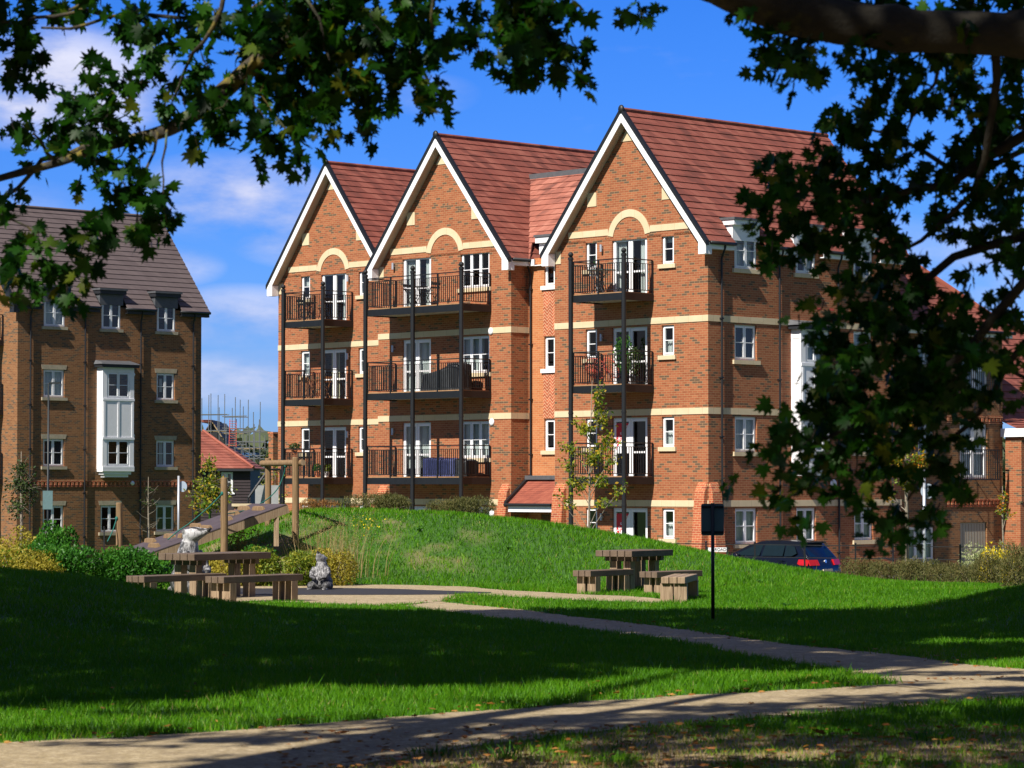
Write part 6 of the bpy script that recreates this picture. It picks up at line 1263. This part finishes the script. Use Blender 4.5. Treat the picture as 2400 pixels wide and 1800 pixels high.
for s_ in (-1, 1):
    sidepane([(.72, 1.02), (.56, 1.10), (.68, 1.30), (.98, 1.36), (.98, 1.02)], s_); sidepane([(1.03, 1.02), (1.03, 1.37), (1.72, 1.38), (1.78, 1.02)], s_); sidepane([(1.86, 1.02), (1.80, 1.37), (2.1, 1.33), (2.78, 1.02)], s_)
    sidepane([(.14, .74), (.10, .86), (.17, .93), (.44, .93), (.48, .80), (.40, .76)], s_, 'tail_light', 'tail_red', .008)
    sidepane([(1.0, .86), (1.0, .89), (1.16, .89), (1.16, .86)], s_, 'door_handle', 'car_paint', .03)
    M_ = MB(); M_.ball((2.55, s_ * .98, 1.02), (.09, .10, .07)); M_.build('mirror', 'car_paint', cr, smooth=True)
    for x in (.75, 3.35):
        M_ = MB(); M_.tube([(x, s_ * .68, .31), (x, s_ * .885, .31)], .315, 24); w_ = M_.build('wheel', 'tyre', cr); M_ = MB(); M_.tube([(x, s_ * .70, .31), (x, s_ * .893, .31)], .2, 20); M_.build('rim', 'chrome', w_)
    M_ = MB(); M_.hexa([(-.025, s_ * .42, .75), (.06, s_ * .42, .75), (.06, s_ * .875, .75), (.03, s_ * .86, .75), (.05, s_ * .44, .915), (.12, s_ * .44, .915), (.14, s_ * .86, .92), (.11, s_ * .86, .92)]); M_.build('tail_light', 'tail_red', cr)
M_ = MB(); M_.hexa([(.165, -.66, 1.0), (.3, -.66, 1.0), (.3, .66, 1.0), (.165, .66, 1.0), (.485, -.56, 1.37), (.6, -.56, 1.37), (.6, .56, 1.37), (.485, .56, 1.37)]); M_.build('rear_window', 'car_glass', cr)
M_ = MB(); M_.hexa([(.40, -.6, 1.40), (.8, -.6, 1.44), (.8, .6, 1.44), (.40, .6, 1.40), (.36, -.58, 1.435), (.8, -.58, 1.47), (.8, .58, 1.47), (.36, .58, 1.435)]); M_.build('spoiler', 'car_paint', cr)
M_ = MB(); M_.tube([(.065, 0, .86), (.035, 0, .865)], .055, 20); M_.build('badge', 'chrome', cr); M_ = MB(); M_.box(-.05, -.02, -.26, .26, .52, .63); M_.build('number_plate', 'flower_plate', cr) if 'flower_plate' in MATS else M_.build('number_plate', 'curtain_cream', cr)
M_ = MB(); M_.box(-.045, .05, -.8, .8, .28, .42); M_.build('bumper', 'black_plastic', cr)

# ------------------------------------------------------------------ houses, scaffolding and planter in the gap on the left
ph = R(434, 1090, 140); z0 = A1.z
def H_at(xd, yd, Y): return R(xd, yd, Y)
cot = thing('small_house', 'small dark weatherboarded house with a red hipped roof in the gap between the blocks', 'house', (R(420, 1100, 158).x, 158, z0), 0)
X = lambda xd: R(xd, 1000, 158).x - cot.location.x; Zc = lambda yd: R(500, yd, 158).z - z0
M_ = MB(); fcot = Face('side', 0); plate(M_, fcot, -1.5, X(541), 0, Zc(1011), [(X(478), X(503), Zc(1062), Zc(1020))], 0, -.15, False); M_.quad((X(541), 0, 0), (X(541), 6, 0), (X(541), 6, Zc(1011)), (X(541), 0, Zc(1011))); M_.build('wall', 'wood_cladding', cot, recalc=False)
C_ = MB()
for j in range(26): C_.box(-1.5, X(478) - .02, -.03, -.001, .1 + j * .16, .13 + j * .16); C_.box(X(503) + .02, X(541), -.03, -.001, .1 + j * .16, .13 + j * .16)
C_.build('weatherboard', 'wood_cladding', cot)
window(cot, fcot, X(478), X(503), Zc(1062), Zc(1020), 'pair', sill='white_upvc', n=.01)
xe, ze = X(549), Zc(1012); zr = Zc(930); slope(cot, (-3, -.4, ze), (xe, -.4, ze), (-3, 3.3, zr), (X(425), 3.3, zr), 14, 'tile_red'); slope(cot, (xe, -.4, ze), (xe, 7, ze), (X(425), 3.3, zr), (X(425), 3.3, zr), 14, 'tile_red')
M_ = MB(); M_.tube([(xe, -.4, ze + .05), (X(425), 3.3, zr + .05)], .09, 6); M_.build('hip_ridge', 'tile_small', cot); M_ = MB(); M_.box(-3, xe, -.42, -.38, ze - .14, ze - .01); M_.build('fascia', 'dark_fascia', cot)
uh = thing('unfinished_house', 'house under construction with a dark felted gable behind the small house', 'house', (R(462, 1000, 182).x, 182, z0)); Xu = lambda xd: R(xd, 1000, 182).x - uh.location.x; Zu = lambda yd: R(462, yd, 182).z - z0
M_ = MB(); M_.quad((Xu(400), 0, 0), (Xu(515), 0, 0), (Xu(515), 0, Zu(1000)), (Xu(458), 0, Zu(912)), (Xu(400), 0, Zu(998))); M_.quad((Xu(515), 0, 0), (Xu(515), 9, 0), (Xu(515), 9, Zu(1000)), (Xu(515), 0, Zu(1000))); M_.build('wall', 'dark_fascia', uh, recalc=False)
slope(uh, (Xu(518), -.3, Zu(1003)), (Xu(518), 9, Zu(1003)), (Xu(458), -.3, Zu(909)), (Xu(458), 9, Zu(909)), 10, 'tile_brown'); slope(uh, (Xu(398), -.3, Zu(1003)), (Xu(398), 9, Zu(1003)), (Xu(458), -.3, Zu(909)), (Xu(458), 9, Zu(909)), 10, 'tile_brown')
M_ = MB(); M_.hexa([(Xu(458), -.35, Zu(912)), (Xu(518), -.35, Zu(1006)), (Xu(518), -.3, Zu(1006)), (Xu(458), -.3, Zu(912)), (Xu(458), -.35, Zu(908)), (Xu(518), -.35, Zu(1001)), (Xu(518), -.3, Zu(1001)), (Xu(458), -.3, Zu(908))]); M_.build('bargeboard', 'scaf_board', uh)
M_ = MB(); M_.box(Xu(432), Xu(458), -.4, 6, Zu(912), Zu(907)); M_.build('ridge', 'tile_small', uh)
def scaffold(label, x0, x1, y0, y1, Y, levels, poles, z_base):
    o = thing('scaffolding', label, 'scaffolding', (R(x0, 1000, Y).x, Y, z0)); XX_ = lambda xd: R(xd, 1000, Y).x - o.location.x; ZZ_ = lambda yd: R(500, yd, Y).z - z0; g = random.Random(int(x0))
    for i, (xd, yt) in enumerate(poles):
        M_ = MB(); dy = (i % 2) * 1.3; M_.tube([(XX_(xd), dy, 0), (XX_(xd) + g.uniform(-.05, .05), dy, ZZ_(yt))], .026, 6); M_.build('standard', 'galv', o)
    for yd in levels:
        for dy in (0, 1.3):
            for k in (0, 1.0): M_ = MB(); M_.tube([(XX_(x0) - .3, dy, ZZ_(yd) + k), (XX_(x1) + .3, dy, ZZ_(yd) + k + g.uniform(-.05, .05))], .03, 5); M_.build('ledger', 'galv', o)
        M_ = MB(); M_.box(XX_(x0) - .2, XX_(x1) + .2, .1, 1.2, ZZ_(yd) - .06, ZZ_(yd) - .01); M_.build('board', 'scaf_board', o)
    for a, b in zip(levels, levels[1:]): M_ = MB(); M_.tube([(XX_(x0), -.05, ZZ_(b)), (XX_(x1), -.05, ZZ_(a))], .03, 5); M_.build('brace', 'galv', o)
    return o, XX_, ZZ_
o, XX_, ZZ_ = scaffold('tall scaffold poles standing behind the dark felted gable', 436, 480, 0, 0, 180, [930], [(436, 860), (445, 852), (456, 850), (465, 852), (474, 880), (480, 850)], 0)
o, XX_, ZZ_ = scaffold('scaffolding beside the dark gable with a red ladder and boards', 490, 522, 0, 0, 178, [960, 935], [(487, 915), (497, 880), (508, 858), (514, 862), (524, 878), (531, 862), (505, 930)], 0)
M_ = MB()
for dx in (-.22, .22): M_.tube([(XX_(503) + dx, -.2, ZZ_(965)), (XX_(503) + dx * .9, .1, ZZ_(905))], .025, 5)
for j in range(11): M_.tube([(XX_(503) - .22, -.19, ZZ_(963 - j * 5.3)), (XX_(503) + .22, -.19, ZZ_(963 - j * 5.3))], .015, 4)
M_.build('ladder', 'ladder_red', o)
o, XX_, ZZ_ = scaffold('multi-level scaffolding tower right of the small house', 520, 561, 0, 0, 174, [1070, 1045, 1020, 990, 968], [(520, 960), (529, 940), (538, 925), (545, 915), (551, 930), (556, 905), (561, 868), (567, 940), (548, 890)], 0)
M_ = MB(); M_.box(XX_(523), XX_(556), .2, 1.1, ZZ_(987), ZZ_(978)); M_.build('sheeting', 'net_blue', o)
x_ = R(572, 1000, 118).x; gw = thing('brick_wall', 'narrow end of a brick wall beside the left edge of the gabled block', 'wall', (x_, 122, z0), RZ); M_ = MB(); M_.box(0, 4, 0, .3, 0, R(590, 937, 122).z - z0); M_.build('wall', 'brick_orange', gw)
M_ = MB(); M_.box(-.02, 4.02, -.03, .33, R(590, 937, 122).z - z0 + .002, R(590, 937, 122).z - z0 + .08); M_.build('coping', 'brick_red', gw)
x_, y_ = pos(545, 1095, 74); pr = thing('brick_planter', 'low brick pier with pale stone cap behind the ramp', 'planter', (x_, y_, gz(x_, y_)), .2); zt = R(545, 1088, 74).z - pr.location.z
M_ = MB(); M_.box(-.45, .45, -.25, .25, -.1, zt - .07); M_.build('wall', 'brick_orange', pr); M_ = MB(); M_.box(-.5, .5, -.3, .3, zt - .068, zt); M_.build('cap', 'stone', pr)
x_, y_ = pos(563, 1080, 82); st = thing('handrail', 'black metal step handrail between the small house and the gabled block', 'railing', (x_, y_, gz(x_, y_)), .2); zb2 = R(563, 1090, 82).z - st.location.z
M_ = MB(); M_.tube([(-.35, 0, zb2 + .2), (.25, .3, zb2 + 1.0), (.6, .3, zb2 + 1.0)], .035, 6); M_.tube([(-.35, 0, -.1), (-.35, 0, zb2 + .2)], .03, 6); M_.tube([(.25, .3, -.1), (.25, .3, zb2 + 1.0)], .03, 6); M_.tube([(.6, .3, -.1), (.6, .3, zb2 + 1)], .03, 6); M_.build('rail', 'black_metal', st); M_ = MB(); M_.box(-.1, .55, .33, .5, -.1, zb2 + .55); M_.build('side_wall', 'render_grey', st)
for xd, yt, Y, lab in ((572, 955, 230, 'distant yellowing tree in the gap between the blocks'), (545, 985, 260, 'distant dull green tree behind the scaffolding'), (500, 1000, 300, 'far tree low behind the construction site'), (440, 1000, 300, 'far tree behind the small red roof')):
    p = R(xd, yt, Y); o = thing('tree', lab, 'tree', (p.x, Y, z0 - .5), 0, 'far trees beyond the houses'); h = p.z - z0 + .5; S = MB(); S.tube([(0, 0, 0), (0, 0, h * .7)], [.3, .12], 8); S.build('trunk', 'bark', o); g = np.random.default_rng(int(Y + xd))
    P = np.concatenate([inblob(g, (g.normal() * h * .14, g.normal() * h * .12, h * (.6 + .2 * g.random())), (h * .24, h * .24, h * .2), 500, .3) for _ in range(6)]); V, T, a = leafset(P, .38, OVAL, (0, 0, -.2), 1, ns()); npmesh('crown', V, T, 'far_leaf', o, a)
# low hedge line at the horizon
g = np.random.default_rng(3); M_ = []
q = np.stack([g.uniform(-260, 260, 9000), 420 + g.uniform(0, 30, 9000)], 1); hz = 6 + 5 * vnoise(q[:, 0], q[:, 1], 14, 3); P = np.c_[q, A1.z + hz * g.random(9000) ** .7]
V, T, a = leafset(P, 3.2, BROAD, (0, 0, .2), 1, 9); o = npmesh('far_woodland', V, T, 'far_leaf', None, a); o['kind'] = 'stuff'; tag(o, 'dark low woodland along the horizon beyond the houses', 'woodland')

# ------------------------------------------------------------------ things on the balconies and in the windows
def fold_chair(label, x, y, z, rz, m, group):
    o = thing('folding_chair', label, 'chair', loc2w(A1, x, y, z), RZ + rz, group); 
    for s_ in (-.19, .19):
        M_ = MB(); M_.tube([(.18, s_, 0), (-.18, s_, .84)], .013, 6); M_.build('frame', m, o); M_ = MB(); M_.tube([(-.16, s_ * .9, 0), (.18, s_ * .9, .44)], .013, 6); M_.build('leg', m, o)
    M_ = MB()
    for j in range(5): M_.box(-.02 + j * .05, .02 + j * .05, -.19, .19, .44, .455)
    M_.build('seat', m, o); M_ = MB(); M_.box(-.185, -.165, -.2, .2, .74, .84); M_.box(-.165, -.145, -.2, .2, .62, .68); M_.build('backrest', m, o); return o
def bistro_table(label, x, y, z, m, top, r=.3, h=.7):
    o = thing('bistro_table', label, 'table', loc2w(A1, x, y, z), RZ, 'small balcony tables'); M_ = MB(); M_.tube([(0, 0, h), (0, 0, h + .02)], r, 18); M_.build('table_top', top, o)
    for k in range(3): a = k * 2.1; M_ = MB(); M_.tube([(math.cos(a) * r * .8, math.sin(a) * r * .8, 0), (-math.cos(a) * r * .5, -math.sin(a) * r * .5, h)], .012, 6); M_.build('leg', m, o)
    return o
def pot(label, x, y, z, r, h, m, leaf='shrub_green', n=160, tall=.5, spread=.2):
    o = thing('potted_plant', label, 'plant', loc2w(A1, x, y, z), RZ, 'potted plants on the balconies'); M_ = MB(); M_.tube([(0, 0, 0), (0, 0, h * .85), (0, 0, h * .86), (0, 0, h)], [r * .7, r * .95, r * 1.05, r * 1.05], 14); M_.build('pot', m, o)
    g = np.random.default_rng(ns()); P = inblob(g, (0, 0, h + tall * .5), (spread, spread, tall * .55), n, .2); V, T, a = leafset(P, .09, OVAL, (0, 0, .6), .8, ns()); npmesh('leaves', V, T, leaf, o, a)
    S = MB(); S.tube([(0, 0, h * .9), (0, 0, h + tall * .6)], .012, 5); S.build('stem', 'thin_bark', o); return o
zf = [0, 3.47, 6.45, 9.43]; gc = 'folding chairs on the balconies'
bistro_table('small black folding table on the top middle balcony', -.55, 13.2, zf[3], 'black_metal', 'black_metal', .28)
fold_chair('black folding chair left of the table on the top middle balcony', -.5, 13.75, zf[3], -1.4, 'black_metal', gc); fold_chair('black folding chair right of the table on the top middle balcony', -.5, 12.6, zf[3], 1.6, 'black_metal', gc)
bistro_table('dark round table on the top left balcony', 2.2, 22.6, zf[3], 'black_metal', 'black_metal', .28)
fold_chair('dark folding chair at the left of the top left balcony', 2.2, 22.95, zf[3], -1.5, 'black_metal', gc); fold_chair('dark folding chair before the door of the top left balcony', 2.2, 21.7, zf[3], 1.5, 'black_metal', gc)
bistro_table('teal glass-topped table on the top right balcony', -.8, 4.0, zf[3], 'black_metal', 'teal_top', .48, .78)
fold_chair('white-framed folding chair tucked below the teal table', -.6, 4.4, zf[3], -1.2, 'grey_pole', gc)
bistro_table('small wooden folding table on the second-storey left balcony', 2.2, 22.35, zf[2], 'wood_furn', 'wood_furn', .27)
fold_chair('wooden folding chair with grey cushion at the left of the left balcony', 2.3, 22.85, zf[2], -1.5, 'wood_furn', gc); fold_chair('wooden folding chair facing the wooden table from the right', 2.3, 21.85, zf[2], 1.5, 'wood_furn', gc)
def wire_chair(label, x, y, z, rz):
    o = thing('wire_chair', label, 'chair', loc2w(A1, x, y, z), RZ + rz, 'round red wire chairs on the right balcony'); c = Vector((0, 0, .55)); nrm = Vector((-.85, 0, .5)).normalized(); a = Vector((0, 1, 0)); b = nrm.cross(a); M_ = MB()
    ring = [c + (a * math.cos(t_) + b * math.sin(t_)) * .38 for t_ in np.linspace(0, 6.283, 25)]; M_.tube(ring, .014, 6, False); M_.build('rim', 'red_wire', o, smooth=True); M_ = MB()
    for k in range(12): t_ = math.pi * k / 12; e = (a * math.cos(t_) + b * math.sin(t_)) * .38; M_.tube([c + e, c + e * .45 - nrm * -.16 * -1, c - nrm * .2 * 1.0 + Vector((0, 0, 0)), c - e * .45 - nrm * .16, c - e], .006, 4, False)
    M_.build('seat', 'red_wire', o)
    for q in (-1, 1):
        for w_ in (-1, 1): M_ = MB(); M_.tube([(q * .22, w_ * .2, 0), (q * .08 + .08, w_ * .1, .38)], .01, 5); M_.build('leg', 'black_metal', o)
wire_chair('round red wire chair at the left on the middle right balcony', -.8, 4.25, zf[2], math.pi + .3); wire_chair('round red wire chair nearer the door on the middle right balcony', -.8, 3.55, zf[2], math.pi - .2)
pot('tall leafy palm in a pot by the door of the middle right balcony', -.5, 3.3, zf[2], .16, .3, 'dark_fascia', 'shrub_green', 420, 1.35, .32)
pot('bushy dark plant in a pot on the right side of the middle right balcony', -.5, 2.8, zf[2], .15, .28, 'tarp_black', 'dull_leaf', 300, .9, .25)
pot('terracotta pot plant on the lowest left balcony', 2.0, 21.9, zf[1], .12, .22, 'terracotta', 'shrub_green', 120, .25, .16); pot('white pot with a small plant in the corner of the lowest left balcony', 1.9, 21.25, zf[1], .13, .2, 'white_sign', 'shrub_lime', 140, .25, .2)
pot('hanging basket plant on the railing of the lowest left balcony', 1.7, 22.9, zf[1] + .85, .12, .18, 'terracotta', 'dull_leaf', 130, .25, .2)
x, y = 0, 0
M_ = MB(); 
gp_ = pot('red-flowered plant on the sill inside the top left small window of the right gable', .22, 5.26, Z0(3) - .95, .07, .12, 'white_sign', 'shrub_green', 60, .35, .1)
def cover(label, x, y, z, L, W, h, m, slopef, seed, name='covered_furniture'):
    """draped cover: gathered folds falling from an uneven top"""
    g = np.random.default_rng(seed); nu, nv = 72, 22; V = []
    for j in range(nv + 1):
        q = j / nv
        for i in range(nu):
            a = 2 * math.pi * i / nu; ca, sa = math.cos(a), math.sin(a); e = .55
            cx = math.copysign(abs(ca) ** e, ca) * W / 2; cy = math.copysign(abs(sa) ** e, sa) * L / 2
            top = h * (1 + slopef * (cy / L)); s_ = 1 if q < .62 else (1 - ((q - .62) / .38) ** 1.6 * .98)
            zz = top * min(1, q / .62) * 1.0 if q < .62 else top * (1 + .05 * math.sin(q * 9)); fold = (.035 * math.sin(a * 9 + seed + q * 2.5) + .02 * math.sin(a * 17 + q * 6)) * (1.1 - q)
            V.append((cx * s_ * (1 + fold), cy * s_ * (1 + fold) , zz + .01 * math.sin(a * 7) * q + (0 if q < .62 else .02 * math.sin(a * 3 + q * 11))))
    T = [(j * nu + i, j * nu + (i + 1) % nu, (j + 1) * nu + (i + 1) % nu, (j + 1) * nu + i) for j in range(nv) for i in range(nu)]
    o = npmesh(name, V, T, m, None, smooth=True); o.location = loc2w(A1, x, y, z); o.rotation_euler = (0, 0, RZ); return tag(o, label, 'cover')
cover('barbecue under a sloping black cover on the second middle balcony', -.65, 11.7, zf[2], 2.1, .8, .72, 'tarp_black', -.55, 3)
cover('garden furniture under a gathered navy cover on the lowest middle balcony', -.62, 11.85, zf[1], 1.75, .75, .60, 'tarp_blue', .05, 5)
cover('second furniture set under a dull purple cover by the wall of the lowest middle balcony', -.6, 10.75, zf[1], .6, .7, .56, 'tarp_dark', .1, 6) if 'tarp_dark' in MATS else cover('second furniture set under a dark grey cover by the wall of the lowest middle balcony', -.6, 10.72, zf[1], .6, .7, .56, 'tarp_black', .1, 6)
for k, lab in ((1, 'red and white for-sale poster in the first-storey door of the right gable'), (0, 'red and white for-sale poster in the ground-storey door of the right gable')):
    zt = Z0(k) - .16; o = thing('sale_poster', lab, 'poster', loc2w(A1, -.002 + .11, 4.16, zt - .95), RZ, 'for-sale posters in the doors'); o.location = loc2w(A1, .07, 4.16, zt - 1.0)
    W_, H_ = .60, .98; M_ = MB(); M_.box(-.004, .0, -W_, 0, 0, H_); M_.build('sheet', 'white_sign', o); M_ = MB()
    M_.v = [(-.007, -.0, H_), (-.007, -W_ * .95, H_), (-.007, 0, .1), (-.005, -.0, H_), (-.005, -W_ * .95, H_), (-.005, 0, .1)]; M_.f = [(0, 1, 2), (3, 5, 4), (0, 3, 4, 1), (1, 4, 5, 2), (2, 5, 3, 0)]; M_.build('red_corner', 'red_sign', o)
    dv = Vector((0, -W_ * .95, H_ - .1)); th = math.atan2(dv.z, -dv.y); ctr_ = Vector((0, -W_ * .95 / 2, (H_ + .1) / 2)) + Vector((0, .075 * math.sin(th), .075 * math.cos(th)))
    tx = text('FOR SALE', .20, 'white_sign', o, (-.0085, ctr_.y, ctr_.z), (0, 0, 0), 'lettering', .001)
    X_ = Vector((0, -math.cos(th), math.sin(th))); Y_ = Vector((0, math.sin(th), math.cos(th))); Z_ = X_.cross(Y_); tx.matrix_local = Matrix.Translation((-.0085, ctr_.y, ctr_.z)) @ Matrix((X_, Y_, Z_)).transposed().to_4x4()

# broad-leaved weeds in the lawn and a patch of small yellow flowers on the mound
def rosette(x, y, size, lab):
    root = thing('weed_plant', lab, 'plant', (x, y, gz(x, y)), random.uniform(0, 6), 'broad-leaved weeds in the lawn'); g = np.random.default_rng(ns()); n = 16; a = g.random(n) * 6.283
    T_ = np.stack([np.cos(a), np.sin(a), .35 + .5 * g.random(n)], 1); V, T, t_ = leafset(np.zeros((n, 3)) + np.array([0, 0, .02]), size * (.7 + .5 * g.random(n)), OVAL, T_, .1, ns()); npmesh('leaves', V, T, 'shrub_green', root, t_ * .5); return root
WL = [0, 'small leafy weed in the grass below the left bench of the right table', 'leafy weed right of the end-on bench, higher one', 'lone weed rosette in the sunlit lawn near the dark sign post', 'weed at the sunlit lawn edge just above the tree shadow', 'weed in the lawn right of the dark sign post', 'weed rosette on the mound slope straight above the right table', 'small weed halfway down the middle of the mound', 'weed near the yellow flowers on top of the mound']
for i, (xd, yd) in enumerate(((1350, 1255), (1348, 1283), (1560, 1270), (1640, 1262), (1585, 1305), (1700, 1312), (1340, 1200), (1100, 1190), (905, 1150))):
    x, y = ongr(xd, yd)
    if i < 1: wp = rosette(x, y, .085, 'leafy weed rosette left of the legs of the right picnic table')
    else:
        c = wp.copy(); c['label'] = WL[i]; col.objects.link(c); c.location = (x, y, gz(x, y)); c.rotation_euler = (0, 0, random.uniform(0, 6)); k = random.uniform(.7, 1.25); c.scale = (k, k, k)
        for ch in wp.children: d_ = ch.copy(); col.objects.link(d_); d_.parent = c
g = np.random.default_rng(44); x, y = ongr(785, 1140); P = np.stack([x + g.normal(0, .25, 46), y + g.normal(0, .35, 46)], 1); z = G(P[:, 0], P[:, 1]) + .11
V, T, a = leafset(np.c_[P, z], .05, OVAL, (0, 0, .3), 1, 5); fp = npmesh('flower_patch', V, T, 'flower_yellow', None, a); fp['kind'] = 'stuff'; tag(fp, 'patch of small yellow flowers on the crest of the mound', 'flowers')
